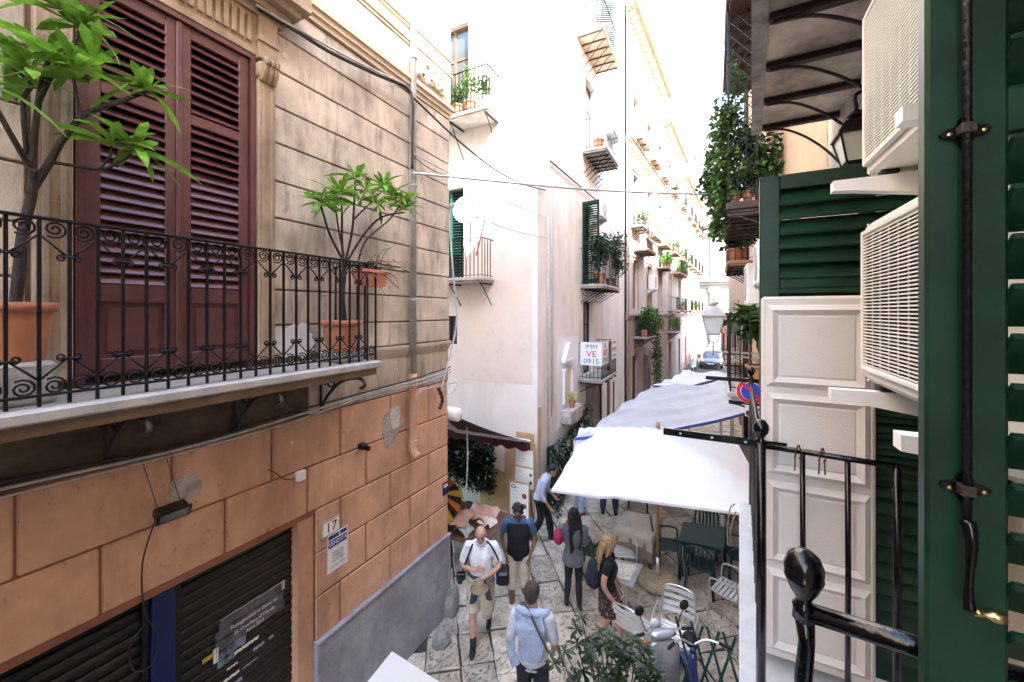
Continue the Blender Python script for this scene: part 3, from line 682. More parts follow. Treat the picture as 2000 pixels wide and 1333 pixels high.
# ================================================================ church closing the street
ch = thing('church', 'pale baroque church front closing the end of the street', 'church', (2, 54, 0))
FX = frame((0, 52.5, 0), (1, 0, 0), (0, -1, 0))
facade(FX, -14, 16, 0, 15.2, [(.7, 3.1, 0, 4.6), (1.1, 2.7, 9.6, 12.6)], .5).build('front_wall', church_m, ch)
MB().box(-14, 16, 53.1, 66, 0, 14.8).build('nave', church_m, ch)
for u in (-5.2, -2.2, .0, 3.8, 6.0, 9.0):
    p = MB(FX); p.cbox(u - .45, u + .45, 0, .35, .9, 7.2, .03); p.box(u - .6, u + .6, -.02, .5, 0, .9); p.box(u - .58, u + .58, -.02, .48, 7.2, 7.7)
    p.cbox(u - .4, u + .4, 0, .3, 8.9, 13.6, .03); p.build('pilaster', church_m, ch)
for z0, z1, o in ((7.75, 8.75, .7), (13.7, 14.5, .7), (14.6, 15.2, 1.0)):
    mould(-14, 16, z0, z1, o, church_d if z0 < 9 else church_m, 'entablature', FX, ch)
MB(FX).box(.75, 3.05, -.4, -.3, 0, 4.5).build('portal_door', brown_door, ch); MB(FX).box(1.1, 2.7, -.4, -.3, 9.6, 12.6).build('window', glass, ch)
tw = thing('bell_tower', 'slender church bell tower with scroll and weathervane above the vines', 'tower', (.3, 62, 0))
TX = .35; t = MB(); t.box(TX - 2.6, TX + 2.6, 60, 65, 15, 26.3); t.box(TX - 2.9, TX + 2.9, 59.7, 65.3, 26.3, 27); t.build('shaft', church_m, tw)
t = MB(); t.cbox(TX - 1.7, TX + 1.7, 61, 64, 27, 29.4, .1); t.lathe([(1.5, 0), (1.45, .6), (1.0, 1.5), (.75, 2.2), (.8, 2.5), (.45, 3.4), (.2, 4.6), (.05, 5.6)], (TX, 62.5, 29.4), 14); t.build('lantern_top', church_m, tw)
t = MB(); t.lathe([(1.0, -.4), (1.25, -.4), (1.25, .4), (1.0, .4)], (TX - .4, 60.6, 28.6), 18, 'y', False); t.lathe([(1.0, .3), (.02, .3)], (TX - .4, 60.6, 28.6), 18, 'y', False); t.build('scroll', church_d, tw)
t = MB(); t.tube([(TX, 62.5, 34.6), (TX, 62.5, 37.4)], .07, 6); t.obox((TX - .9, 62.5, 36.6), (TX + .7, 62.5, 36.9), .05, .35); t.build('weathervane', church_d, tw)
# ================================================================ right side of the street
RX = 0.97
FR = frame((RX, 0, 0), (0, 1, 0), (-1, 0, 0))
bD = thing('near_right_house', 'weathered ochre house on the right carrying the air conditioners and green shutters', 'building', (4, 0, 0))
facade(FR, -26, 4.75, 0, 13.0, [(-.25, .80, 3.15, 5.6), (2.33, 3.35, 3.15, 5.6)], .3).build('wall', ochre, bD)
MB().box(RX + .31, 9, -26, 4.75, 0, 13.0).build('wall_core', ochre, bD)
MB().box(RX - .15, 9, -26, 4.75, 13.0, 13.3).build('roof_edge', cream_trim, bD)
for u0, u1 in ((-.25, .80), (2.33, 3.35)): opening(FR, u0, u1, 3.15, 5.6, bD, fm=panel_w, v=-.2)
ZF = EYE - 1.70; ZR = EYE - .61
# own balcony end rail with ball post
sl = MB(FR); sl.cbox(-2, 1.12, -.01, .87, ZF - .08, ZF, .012); ob = sl.build('balcony', marble_w, bD)
YN = .97; XN = .16
r = MB(); r.tube([(RX, YN, ZR - .012), (.6, YN, ZR - .004), (.4, YN, ZR), (XN, YN, ZR + .01)], .018, 12); r.build('handrail', iron_gloss, ob, True)
p = MB(); p.lathe([(.0, .088), (.014, .086), (.027, .075), (.0345, .054), (.0325, .036), (.034, .034), (.0325, .029), (.024, .008), (.014, -.008), (.013, -.016), (.020, -.024), (.018, -.032), (.02, -.05)], (XN, YN, ZR + .045), 20); p.build('ball_finial', iron_gloss, ob, True)
p = MB(); tw_ = []
for k in range(16):
    z = ZR + .02 - k * .072; tw_.append((XN + .004 * math.sin(k * 2.1) + k * .0012, YN + .004 * math.cos(k * 1.7), z))
p.tube(tw_, [(.021 + .004 * math.sin(k * 1.9), .016 + .003 * math.cos(k * 2.3)) for k in range(16)], 8); p.build('corner_post', iron_gloss, ob, True)
for x in (.36, .56, .76): MB().tube([(x, YN, ZR - .01), (x + .002, YN, ZF)], .011, 8).build('baluster', iron_gloss, ob, True)
# neighbour's balcony
sl = MB(); sl.prism([(RX, 2.06), (.10, 2.06), (.20, 4.08), (RX, 4.08)], (0, 0, ZF - .06), (1, 0, 0), (0, 1, 0), (0, 0, .06)); nb = sl.build('balcony', marble_w, bD)
YB, XB = 2.12, .19; Y2 = 4.05
def post(y, x, top, r=.018, ball=.03):
    MB().tube([(x, y, ZF), (x + .002, y, ZF + .5), (x, y, top)], r, 8).build('corner_post', iron_gloss, nb, True)
    MB().lathe([(0, .10), (ball * .5, .096), (ball * .9, .078), (ball, .06), (ball * .9, .042), (ball * .45, .022), (ball * .35, .012), (ball * .6, .004), (ball * .5, -.02)], (x, y, top), 16).build('ball_finial', iron_gloss, nb, True)
post(YB, XB, ZR + .02, .02, .034); post(Y2, XB + .10, ZR + .03, .018, .034)
MB().tube([(XB, YB, ZR), (.6, YB, ZR - .012), (RX, YB, ZR - .02)], .013, 8).build('handrail', iron_gloss, nb, True)
MB().tube([(XB + .1, Y2, ZR), (RX, Y2, ZR)], .013, 8).build('handrail', iron_gloss, nb, True)
MB().obox((XB - .42, YB + .012, ZR + .004), (XB + .1, YB + .012, ZR + .004), .008, .034).build('line_bracket', iron_gloss, nb)
MB().obox((XB - .26, Y2, ZR + .004), (XB + .2, Y2, ZR + .004), .008, .034).build('line_bracket', iron, nb)
for k in range(3):
    MB().lathe([(.006, 0), (.006, .003), (0, .0035)], (XB - .34 + k * .14, YB + .007, ZR + .004), 8, 'y').build('bolt', alu, nb)
MB().tube([(XB, YB, ZR - .002), (XB + .1, Y2, ZR - .002)], .012, 8).build('handrail', iron_gloss, nb, True)
for k in range(9): MB().tube([(XB + .01 * (k + 1), YB + .2 + k * .19, ZR), (XB + .01 * (k + 1), YB + .2 + k * .19, ZF)], .0085, 6).build('baluster', iron_gloss, nb, True)
for k, x in enumerate((.345, .50, .655, .81)): MB().tube([(x, YB, ZR - .01), (x + .002, YB, ZR - .5), (x, YB, ZF)], .0105 + .004 * (k == 2), 8).build('baluster', iron_gloss, nb, True)
# door-keys left hanging on the rail
for k, x in enumerate((.325, .41)):
    h = MB(); h.tube(curve([(x - .01, YB - .015, ZR - .03), (x, YB - .016, ZR + .02), (x + .012, YB + .018, ZR + .012), (x + .012, YB - .02, ZR - .02), (x + .004, YB - .02, ZR - .03)], 5), .0035, 5)
    for q in (-.009, .009): h.tube([(x + q, YB - .018, ZR - .02), (x + q * 1.2, YB - .018, ZR - .085)], .003, 5)
    tag(h.build('hanging_hook', rust_iron, None, True), ('twisted wire hook hanging on the black rail beside the ball post', 'doubled wire hook hanging farther along the black rail')[k], 'hook')
# cream panelled leaf leaning open, green louvred leaf behind it
cp = thing('cream_panel_door', 'cream lacquered door leaf with raised square panels behind black balusters', 'door', (.42, 2.27, ZF))
x0, x1, yP = .205, .635, 2.27; z0, z1 = ZF + .03, EYE + .075
MB().cbox(x0, x1, yP, yP + .035, z0, z1, .012).build('door_slab', panel_w, cp)
n = 4; ph = (z1 - .05 - z0) / n
for k in range(n):
    a0, b0 = z0 + .04 + k * ph, z0 + .01 + (k + 1) * ph; w = .05
    fr = MB(); O = [(x0 + .02, a0), (x1 - .02, a0), (x1 - .02, b0), (x0 + .02, b0)]; Q = [(x0 + .02 + w, a0 + w), (x1 - .02 - w, a0 + w), (x1 - .02 - w, b0 - w), (x0 + .02 + w, b0 - w)]
    mid = [((o[0] + q[0]) / 2, (o[1] + q[1]) / 2) for o, q in zip(O, Q)]
    vs = [(a, yP - .001, b) for a, b in O] + [(a, yP - .024, b) for a, b in mid] + [(a, yP - .004, b) for a, b in Q] + [(a, yP - .008, b) for a, b in [(q[0] + (1 if i in (0, 3) else -1) * .008, q[1] + (1 if i < 2 else -1) * .008) for i, q in enumerate(Q)]]
    fs = [(r_ * 4 + i, r_ * 4 + (i + 1) % 4, r_ * 4 + 4 + (i + 1) % 4, r_ * 4 + 4 + i) for r_ in range(3) for i in range(4)] + [(12, 13, 14, 15)]
    fr.add(vs, fs); fr.build('raised_panel', panel_w, cp)
def green_leaf(root, x0, x1, y, z0, z1, th=.04, rails=(), st=.085, pitch=.07, tilt=35, slat_w=.055):
    mb = MB()
    for a, b in ((x0, x0 + st), (x1 - st, x1)): mb.cbox(a, b, y, y + th, z0, z1, .005)
    zs_ = [z0] + list(rails) + [z1]
    for z in zs_: 
        lo, hi = (z, z + .1) if z == z0 else ((z - .075, z) if z == z1 else (z - .035, z + .035)); mb.cbox(x0 + st - .002, x1 - st + .002, y + .002, y + th - .002, lo, hi, .005)
    fr_ = mb.build('leaf_frame', green_sh, root)
    s = MB(); s.cbox(-.5, .5, -slat_w / 2, slat_w / 2, -.006, .006, .004); me = s.mesh('slat'); me.materials.append(green_sh)
    for a, b in zip(zs_, zs_[1:]):
        lo = a + (.1 if a == z0 else .035); hi = b - (.075 if b == z1 else .035); k = max(1, round((hi - lo) / pitch))
        for i in range(k):
            z = lo + (i + .5) * (hi - lo) / k
            link('slat', me, fr_, M=Matrix.Translation((x0 + x1) / 2 * Vector((1, 0, 0)) + Vector((0, y + th / 2, z))) @ Matrix.Rotation(R(tilt), 4, 'X') @ Matrix.Diagonal((x1 - x0 - 2 * st + .006, 1, 1, 1)))
    return fr_
gs = thing('green_shutter_leaf', 'dark green louvred shutter leaf standing open behind the cream panel', 'shutter', (.55, 2.34, ZF))
green_leaf(gs, .205, .95, 2.335, ZF + .04, EYE + .68, rails=(EYE + .15, EYE - .75), tilt=58, pitch=.072, slat_w=.092)
g2 = thing('green_shutter_leaf', 'narrow green shutter leaf seen edge-on past the louvred leaf', 'shutter', (.55, 3.4, ZF))
green_leaf(g2, .305, .95, 3.4, ZF + .04, EYE + .8, rails=(EYE,), tilt=38)
gn = thing('green_shutter_leaf', 'large dark green shutter leaf with black espagnolette rod and brass knob', 'shutter', (.6, .83, ZF))
gl = green_leaf(gn, .287, .96, .822, ZF + .03, EYE + 1.25, .03, (EYE + .29,), .088, .0705, -50, .078)
YE = .812
MB().tube([(.325, YE - .006, EYE + 1.2), (.325, YE - .006, EYE - .31)], .0052, 10).build('bolt_rod', iron, gn, True)
for z in (EYE + .265, EYE - .258):
    b = MB(); o = [(math.cos(a) * (.021 + .006 * math.cos(4 * a)), math.sin(a) * (.018 + .005 * math.cos(4 * a))) for a in [2 * math.pi * k / 28 for k in range(28)]]
    b.prism(o, (.327, YE + .009, z), (1, 0, 0), (0, 0, 1), (0, -.006, 0)); bp = b.build('rod_guide', iron_gloss, gn)
    MB().cbox(.3165, .3335, YE - .014, YE + .004, z - .008, z + .008, .002).build('guide_clip', rust_iron, bp)
    for q in (-.017, .019): MB().lathe([(.003, 0), (.0028, -.002), (0, -.0026)], (.327 + q, YE + .003, z - .002), 8, 'y').build('screw', brass, bp)
hd = MB(); hd.tube(curve([(.325, YE - .008, EYE - .30), (.326, YE - .016, EYE - .325), (.324, YE - .017, EYE - .36), (.323, YE - .016, EYE - .40), (.3235, YE - .018, EYE - .425)], 4), [.0085, .009, .0085, .008, .0075, .007, .0065, .006, .0055, .005, .005, .005, .0055, .006, .0065, .007, .007], 8); hd.build('handle', iron_gloss, gn, True)
MB().lathe([(.0, 0), (.006, .0), (.0055, .006), (.004, .012), (.0075, .018), (.0088, .024), (.007, .031), (0, .033)], (.3265, YE - .018, EYE - .424), 12, 'x').build('brass_knob', brass, gn, True)
# ---------------------------------------------------------------- air conditioners
def aircon(name, label, x, y0, y1, z0, h, dep, group=None):
    t = thing(name, label, 'air conditioner', (x + dep / 2, (y0 + y1) / 2, z0), 0, group)
    MB().cbox(x, x + dep, y0, y1, z0, z0 + h, .018).build('casing', ac_white, t)
    g0, g1, zz0, zz1 = y0 + .2, y1 - .04, z0 + .06, z0 + h - .05
    MB().box(x - .002, x + .004, g0, g1, zz0, zz1).build('grille_recess', dark_in, t)
    fr = MB(); e = .018
    fr.cbox(x - .016, x + .002, g0 - e, g0, zz0 - e, zz1 + e, .004); fr.cbox(x - .016, x + .002, g1, g1 + e, zz0 - e, zz1 + e, .004); fr.cbox(x - .016, x + .002, g0, g1, zz0 - e, zz0, .004); fr.cbox(x - .016, x + .002, g0, g1, zz1, zz1 + e, .004)
    gr = fr.build('grille', ac_white, t)
    s = MB(); s.box(-.0018, .0018, -.5, .5, -.0021, .0021); me = s.mesh('grille_bar'); me.materials.append(ac_white)
    k = int((zz1 - zz0) / .0112)
    for i in range(k): link('grille_bar', me, gr, M=Matrix.Translation((x - .010, (g0 + g1) / 2, zz0 + (i + .5) * (zz1 - zz0) / k)) @ Matrix.Diagonal((1, g1 - g0, 1, 1)))
    for i in range(1, 8): MB().box(x - .0075, x - .0045, g0 + (g1 - g0) * i / 8 - .002, g0 + (g1 - g0) * i / 8 + .002, zz0, zz1).build('grille_stay', ac_white, gr)
    fan = MB(); cy, cz = (g0 + g1) / 2, (zz0 + zz1) / 2
    for b in range(4):
        a = b * math.pi / 2; fan.grid([[(x + .03 + .02 * q, cy + math.cos(a + q * .5) * rr_, cz + math.sin(a + q * .5) * rr_) for q in (-1, 0, 1)] for rr_ in (.03, .1, .18)])
    fan.lathe([(.035, .02), (.035, .0), (.0, -.005)], (x + .03, cy, cz), 12, 'x'); fan.build('fan', rubber, t)
    for y in (y0 + .12, y1 - .1):
        MB().cbox(x + .01, x + .06, y - .02, y + .02, z0 - .018, z0 + .003, .005).build('rubber_foot', rubber, t)
    for z in (z0 + .01, z0 + h - .012):
        for y in (y0 + .05, y1 - .05): MB().lathe([(.005, 0), (.004, -.004), (0, -.005)], (x, y, z), 8, 'x').build('screw', alu, t)
    MB().tube(curve([(x + dep * .6, y1 - .02, z0 + .12), (x + dep * .6, y1 + .06, z0 + .1), (x + dep * .7, y1 + .08, z0 - .1), (RX, y1 + .06, z0 - .3)], 5), .014, 8).build('refrigerant_pipe', rubber, t, True); MB().box(x - .003, x + .0005, y0 + .03, y0 + .15, z0 + .07, z0 + .10).build('rating_label', zinc, t)
    for y in (y0 + .12, y1 - .10):   # wall bracket
        b = MB(); b.prism([(x - .12, 0), (RX, 0), (RX, -.13), (x - .06, -.042), (x - .12, -.036)], (0, y - .022, z0 - .02), (1, 0, 0), (0, 0, 1), (0, .044, 0)); b.build('wall_bracket', white_pl, t)
    return t
aircon('air_conditioner', 'white air conditioner with horizontal grille beside the cream panel', .485, 1.06, 1.86, EYE - .25, .57, .3)
aircon('air_conditioner', 'upper white air conditioner mounted under the rusty balcony beams', .50, 1.10, 1.90, EYE + .49, .62, .3)
# ---------------------------------------------------------------- rusty balcony overhead
ZS = EYE + 1.75
OE = lambda y: .345 - .072 * (4.37 - y)
sl = MB(); sl.prism([(RX, -2), (OE(-2) + .03, -2), (OE(4.46) + .03, 4.46), (RX, 4.46)], (0, 0, ZS), (1, 0, 0), (0, 1, 0), (0, 0, .09)); ov = sl.build('balcony', mat('stained_slab', (.74, .66, .57), .9, .3, 2.5, .4, 25, grime=.75, gcol=(.12, .09, .07), gscale=2.2), bD)
e = MB(); e.prism([(OE(-2) - .03, -2), (OE(-2) + .055, -2), (OE(4.47) + .055, 4.475), (OE(4.47) - .03, 4.475)], (0, 0, ZS - .03), (1, 0, 0), (0, 1, 0), (0, 0, .15)); e.build('slab_edge', cement, ov)
for k in range(9):
    u = 4.36 - k * .535
    vo = RX - OE(u) - .06; MB(FR).cbox(u - .03, u + .03, 0, vo, ZS - .045, ZS - .001, .006).build('beam', rust_iron, ov)
    b = MB(FR); pts = curve([(u, vo - .02, ZS - .05), (u, vo * .7, ZS - .07), (u, vo * .42, ZS - .17), (u, vo * .17, ZS - .31), (u, .0, ZS - .44)], 5); b.tube(pts, [(.016, .009)] * len(pts), 6); b.build('brace', rust_iron, ov, True)
# ================================================================ house E (right, beyond)
bE = thing('vine_balcony_house', 'shaded house on the right with vine-covered balcony and timber-bracketed slabs', 'building', (5, 9, 0))
facade(FR, 4.77, 14.5, 0, 14.5, [(8.0, 9.0, 6.72, 9.0), (6.1, 7.0, 3.9, 6.2), (12, 13, 6.3, 8.4), (8.5, 9.6, 0, 2.4)], .25).build('wall', tan_wall, bE)
MB().box(RX + .26, 9, 4.77, 14.5, 0, 14.5).build('wall_core', tan_wall, bE); MB().box(RX - .2, 9, 4.77, 14.5, 14.5, 14.75).build('roof_edge', row_trim, bE)
opening(FR, 8.0, 9.0, 6.72, 9.0, bE, 'louvre'); opening(FR, 6.1, 7.0, 3.9, 6.2, bE); opening(FR, 12, 13, 6.3, 8.4, bE, 'louvre'); opening(FR, 8.5, 9.6, 0, 2.4, bE, 'louvre', slat_m=brown_door)
timber = mat('carved_dark_timber', (.05, .026, .022), .6, .3, 8, .3, 40)
bE1 = balcony(FR, 7.4, 9.9, 6.66, .80, bE, 1.0, 7, timber, br=timber, bh=.35, th=.12)
bE2 = balcony(FR, 6.6, 10.2, 9.95, .80, bE, 1.0, 9, timber, br=timber, bh=.3, th=.1)
bE3 = balcony(FR, 5.9, 7.3, 3.80, .82, bE, 1.02, 3, marble, bh=.4)
bE4 = balcony(FR, 10.5, 13.0, 6.05, .7, bE, .9, 5, row_trim, bh=.4, curl=False)
la = MB(FR)   # lattice screen at the far end of the vine balcony
for k in range(-14, 16):
    for sg in (1, -1):
        p0, p1 = Vector((0, k * .13)), Vector((3.0 * sg * .5, k * .13 + 1.5 * 2))
        pts = []
        for q in range(25):
            t_ = q / 24; v = .36 + .40 * t_ if sg > 0 else .76 - .40 * t_; w = 6.75 + k * .22 + .5 * t_
            if 6.75 <= w <= 9.85: pts.append((7.42, v, w))
        if len(pts) > 1: la.obox(pts[0], pts[-1], .012, .012, (1, 0, 0))
la.box(7.40, 7.44, .74, .78, 6.7, 9.9); la.box(7.40, 7.44, .34, .37, 6.7, 9.9)
tr = la.build('lattice_screen', iron, bE, kind='stuff')
bF = thing('far_right_house', 'narrow shaded house farther along the right side with rusty downpipes', 'building', (5, 22, 0))
facade(FR, 14.52, 34, 0, 12, [(16, 17, 3.2, 5.4), (20, 21, 3.2, 5.4), (24, 25, 3.2, 5.4), (16, 17, 7, 9.2), (22, 23, 7, 9.2), (18, 19.4, 0, 2.6)], .25).build('wall', pink_row, bF)
MB().box(RX + .26, 9, 14.52, 34, 0, 12).build('wall_core', pink_row, bF)
for h in ((16, 17, 3.2, 5.4), (20, 21, 3.2, 5.4), (24, 25, 3.2, 5.4), (16, 17, 7, 9.2), (22, 23, 7, 9.2), (18, 19.4, 0, 2.6)): opening(FR, *h, bF, 'louvre', slat_m=green_dk)
balcony(FR, 15.4, 17.8, 3.15, .7, bF, .95, 4, row_trim); balcony(FR, 19.5, 21.7, 3.15, .7, bF, .95, 4, row_trim)
MB(FR).tube([(14.2, .09, 0), (14.2, .09, 12)], .07, 8).build('drainpipe', rust_iron, bF, True)
# ================================================================ plants
def leaf_mesh(L, W, m, bend=.12, fold=.18, n=5, name='leaf'):
    mb = MB(); rows = []
    for i in range(n + 1):
        t = i / n; w = W * 2.1 * (.04 + t ** 1.15) * max(.0, 1 - t) ** .5; z = -bend * L * t * t
        rows.append([(-w, L * t, z + fold * w), (0, L * t, z), (w, L * t, z + fold * w)])
    mb.grid(rows); me = mb.mesh(name, True); me.materials.append(m); return me
def orient(p, d, roll=0, s=1):
    d = Vector(d).normalized(); x = d.cross(Vector((0, 0, 1)))
    if x.length < 1e-4: x = Vector((1, 0, 0))
    x.normalize(); z = x.cross(d).normalized()
    return Matrix.Translation(Vector(p)) @ Matrix(((x.x, d.x, z.x, 0), (x.y, d.y, z.y, 0), (x.z, d.z, z.z, 0), (0, 0, 0, 1))) @ Matrix.Rotation(roll, 4, 'Y') @ Matrix.Scale(s, 4)
def rosette(par, tip, axis, n, meshes, rr, smin=.7, droop=.3, name='leaf'):
    for k in range(n):
        a = 2.4 * k + rr.uniform(-.3, .3); el = .95 - 1.25 * k / n + rr.uniform(-.2, .2)
        d = Vector((math.cos(a) * math.cos(el), math.sin(a) * math.cos(el), math.sin(el))) + Vector(axis) * .35
        link(name, rr.choice(meshes), par, M=orient(tip, d, rr.uniform(-.5, .5), rr.uniform(smin, 1.15)))
def pot_lathe(mb, c, r, h):
    mb.lathe([(r * .72, 0), (r * .80, h * .3), (r * .93, h * .82), (r * .93, h * .84), (r * 1.06, h * .85), (r * 1.06, h), (r * .95, h), (r * .9, h * .9)], c, 22, cap=False); mb.lathe([(r * .72, 0.001), (0.001, .001)], c, 22, cap=False)
def frangipani(name, label, base, pot_r, pot_h, stand, br, tips, leafL, seed, rad, xpl):
    rr = random.Random(seed); t = thing(name, label, 'potted plant', base)
    p = MB(); pot_lathe(p, (base[0], base[1], base[2] + stand), pot_r, pot_h); p.build('pot', clay, t, True)
    if stand: MB().cbox(base[0] - pot_r * .85, base[0] + pot_r * .85, base[1] - pot_r * .85, base[1] + pot_r * .85, base[2], base[2] + stand - .001, .02).build('stand_block', cement, t)
    MB().lathe([(pot_r * .92, 0), (.001, .01)], (base[0], base[1], base[2] + stand + pot_h * .92), 18, cap=False).build('soil', soil, t)
    ms = [leaf_mesh(leafL * q, leafL * .14 * q2, leaf_y, bd) for q, q2, bd in ((1, 1, .15), (.9, 1.15, .4), (1.1, .9, .65), (.7, 1.1, .0), (.55, 1, .3), (1.05, .85, .9))]
    for pts, r0, r1 in br:
        P = [at(px, py, x=xpl + dx) for px, py, dx in pts]; C = curve(P, 6); k = len(C)
        MB().tube(C, [r0 + (r1 - r0) * i / (k - 1) for i in range(k)], 8).build('branch', bark, t, True)
    for px, py, dx, n in tips: rosette(t, at(px, py, x=xpl + dx), (0, 0, .6), int(n * 1.8), ms, rr)
    return t
b0 = at(35, 705, x=-3.47)
frangipani('frangipani', 'frangipani in a clay pot before the oxblood shutters, broad leaves on bent bare branches', (b0.x, b0.y - .02, 4.335), .165, .33, .24,
    [([(30, 600, 0), (38, 520, 0), (45, 455, 0), (62, 380, 0), (64, 330, .02)], .026, .022), ([(64, 340, .02), (68, 260, 0), (80, 170, -.05), (95, 115, -.08)], .017, .012), ([(58, 380, 0), (95, 320, .03), (125, 270, .06), (165, 225, .1), (230, 200, .12), (285, 180, .12)], .020, .012),
     ([(97, 316, .03), (150, 325, .06), (205, 330, .08), (258, 302, .08)], .011, .008), ([(160, 228, .1), (148, 180, .1), (143, 140, .1)], .010, .008), ([(60, 330, .02), (25, 270, .08), (0, 225, .1), (-30, 170, .1)], .015, .010),
     ([(75, 200, -.03), (110, 130, 0), (140, 95, .05), (155, 62, .05)], .013, .010), ([(52, 300, 0), (45, 200, -.1), (60, 165, -.12), (20, 130, -.1)], .012, .009), ([(195, 330, .08), (215, 305, .1), (218, 285, .1)], .007, .006)],
    [(155, 55, .05, 11), (143, 135, .1, 11), (95, 110, -.08, 8), (287, 176, .12, 11), (262, 296, .08, 10), (218, 280, .1, 7), (18, 125, -.1, 10), (-32, 165, .1, 8), (120, 20, .05, 9), (60, 150, 0, 8), (185, 120, .08, 7)], .255, 4, 0, -3.47)
b1 = at(667, 700, x=-3.46)
frangipani('frangipani', 'many-branched frangipani in a clay pot at the railing end by the drainpipe', (b1.x, b1.y, 4.335), .19, .33, .10,
    [([(672, 628, 0), (668, 580, 0), (672, 530, 0), (674, 505, 0)], .03, .024), ([(672, 520, 0), (668, 470, 0), (668, 420, .02), (666, 385, .02)], .013, .009), ([(674, 515, 0), (688, 450, 0), (692, 390, -.04), (694, 355, -.04)], .014, .009),
     ([(673, 515, 0), (645, 460, .03), (632, 420, .05), (626, 400, .05)], .013, .009), ([(676, 515, 0), (710, 460, .03), (745, 425, .05), (790, 415, .06)], .014, .009), ([(690, 430, 0), (720, 400, .0), (748, 372, .0)], .010, .007),
     ([(700, 510, .05), (715, 470, .07), (760, 430, .09), (782, 400, .09)], .010, .008), ([(672, 500, -.05), (660, 440, -.08), (655, 390, -.08)], .010, .008)],
    [(694, 350, -.04, 12), (666, 378, .02, 10), (626, 394, .05, 11), (655, 385, -.08, 8), (750, 366, 0, 11), (792, 408, .06, 11), (783, 392, .09, 11), (705, 392, .05, 8), (735, 398, .08, 9), (715, 372, -.02, 8), (765, 385, .04, 8), (640, 402, .05, 7)], .225, 9, 0, -3.46)
# hanging planter with dry twigs at the railing end
hp = thing('hanging_planter', 'terracotta trough planter with dry straggling twigs hung on the railing end', 'planter', FA @ Vector((2.95, .66, 5.14)))
q = MB(FA); u0, u1, v0, v1, w0, w1 = 2.90, 3.26, .44, .60, 5.13, 5.30
q.add([(u0 + .02, v0 + .02, w0), (u1 - .02, v0 + .02, w0), (u1 - .02, v1 - .02, w0), (u0 + .02, v1 - .02, w0), (u0, v0, w1), (u1, v0, w1), (u1, v1, w1), (u0, v1, w1)], [(0, 3, 2, 1), (0, 1, 5, 4), (1, 2, 6, 5), (2, 3, 7, 6), (3, 0, 4, 7)]); q.cbox(u0 - .012, u1 + .012, v0 - .012, v1 + .012, w1 - .03, w1 + .004, .004)
q.build('trough', plastic_clay, hp)
rt = random.Random(2); tw2 = MB(FA)
for k in range(16):
    p = Vector((rt.uniform(2.95, 3.2), rt.uniform(.47, .57), 5.29)); pts = [p.copy()]; d = Vector((rt.uniform(-.2, 1), rt.uniform(-.1, .5), rt.uniform(-.2, .8))).normalized()
    for j in range(7): p = p + d * .055; d = (d + Vector((rt.uniform(-.3, .5), rt.uniform(-.3, .3), rt.uniform(-.75, .3)))).normalized(); pts.append(p.copy())
    tw2.tube(pts, [.006 - .0006 * j for j in range(8)], 5)
tw2.build('dry_twigs', twig, hp, True, kind='stuff')
ms = [leaf_mesh(.06, .012, leaf_m, .3)]
for k in range(26): link('leaf', ms[0], hp, M=orient(FA @ Vector((rt.uniform(2.75, 3.5), rt.uniform(.45, .75), rt.uniform(5.22, 5.48))), (rt.uniform(-1, 1), rt.uniform(-1, 1), rt.uniform(-.2, 1)), rt.uniform(-1, 1), rt.uniform(.7, 1.3)))
# generic leafy mass: many small leaf faces spread through a set of ellipsoids, one mesh
def foliage(name, blobs, n, L, m, par, seed, kind='stuff', flat=None, wid=.32):
    rr = random.Random(seed); mb = MB(); tot = sum(b[1][0] * b[1][1] * b[1][2] for b in blobs) ** 1.0; vs = []; fs = []
    for c, r in blobs:
        k = max(8, int(n * (r[0] * r[1] * r[2]) / tot))
        for _ in range(k):
            a, cz = rr.uniform(0, 2 * math.pi), rr.uniform(-1, 1); q = rr.random() ** .42 * (1 + .22 * math.sin(a * 3 + cz * 5 + seed)); s_ = math.sqrt(1 - cz * cz)
            p = Vector((c[0] + r[0] * q * s_ * math.cos(a), c[1] + r[1] * q * s_ * math.sin(a), c[2] + r[2] * q * cz))
            d = Vector((rr.gauss(0, 1), rr.gauss(0, 1), rr.gauss(-.25, .7))).normalized(); l = L * rr.uniform(.4, 1.45)
            x = d.cross(Vector((rr.gauss(0, .6), rr.gauss(0, .6), 1))); x = x.normalized() if x.length > 1e-3 else Vector((1, 0, 0)); up = x.cross(d); b = len(vs)
            vs += [p, p + d * l * .45 + x * l * wid + up * l * .06, p + d * l - up * l * .12, p + d * l * .45 - x * l * wid + up * l * .06, p + d * l * .5]
            fs += [(b, b + 1, b + 4), (b + 1, b + 2, b + 4), (b, b + 4, b + 3), (b + 4, b + 2, b + 3)]
    mb.v = vs; mb.f = fs; return mb.build(name, m, par, False, kind)
def stems(par, base, tops, r=.012, m=twig, name='stem'):
    for k, t in enumerate(tops):
        b = Vector(base) + Vector((.03 * math.cos(k * 2.1), .03 * math.sin(k * 2.1), 0)); t = Vector(t); MB().tube(curve([b, b.lerp(t, .5) + Vector((.04 * math.sin(k), .04 * math.cos(k), .03)), t], 5), [r * (1 - .06 * i) for i in range(11)], 5).build(name, m, par, True)
def potplant(name, label, base, pr, ph, blobs, n, L, m, seed, pm=None, cat='potted plant', group=None):
    t = thing(name, label, cat, base, 0, group); p = MB(); pot_lathe(p, base, pr, ph); p.build('pot', pm or clay, t, True)
    foliage('foliage', [((base[0] + c[0], base[1] + c[1], base[2] + c[2]), r) for c, r in blobs], n, L, m, t, seed)
    stems(t, (base[0], base[1], base[2] + ph * .8), [(base[0] + c[0], base[1] + c[1], base[2] + c[2]) for c, r in blobs]); return t
V = lambda M, u, v, w: tuple(M @ Vector((u, v, w)))
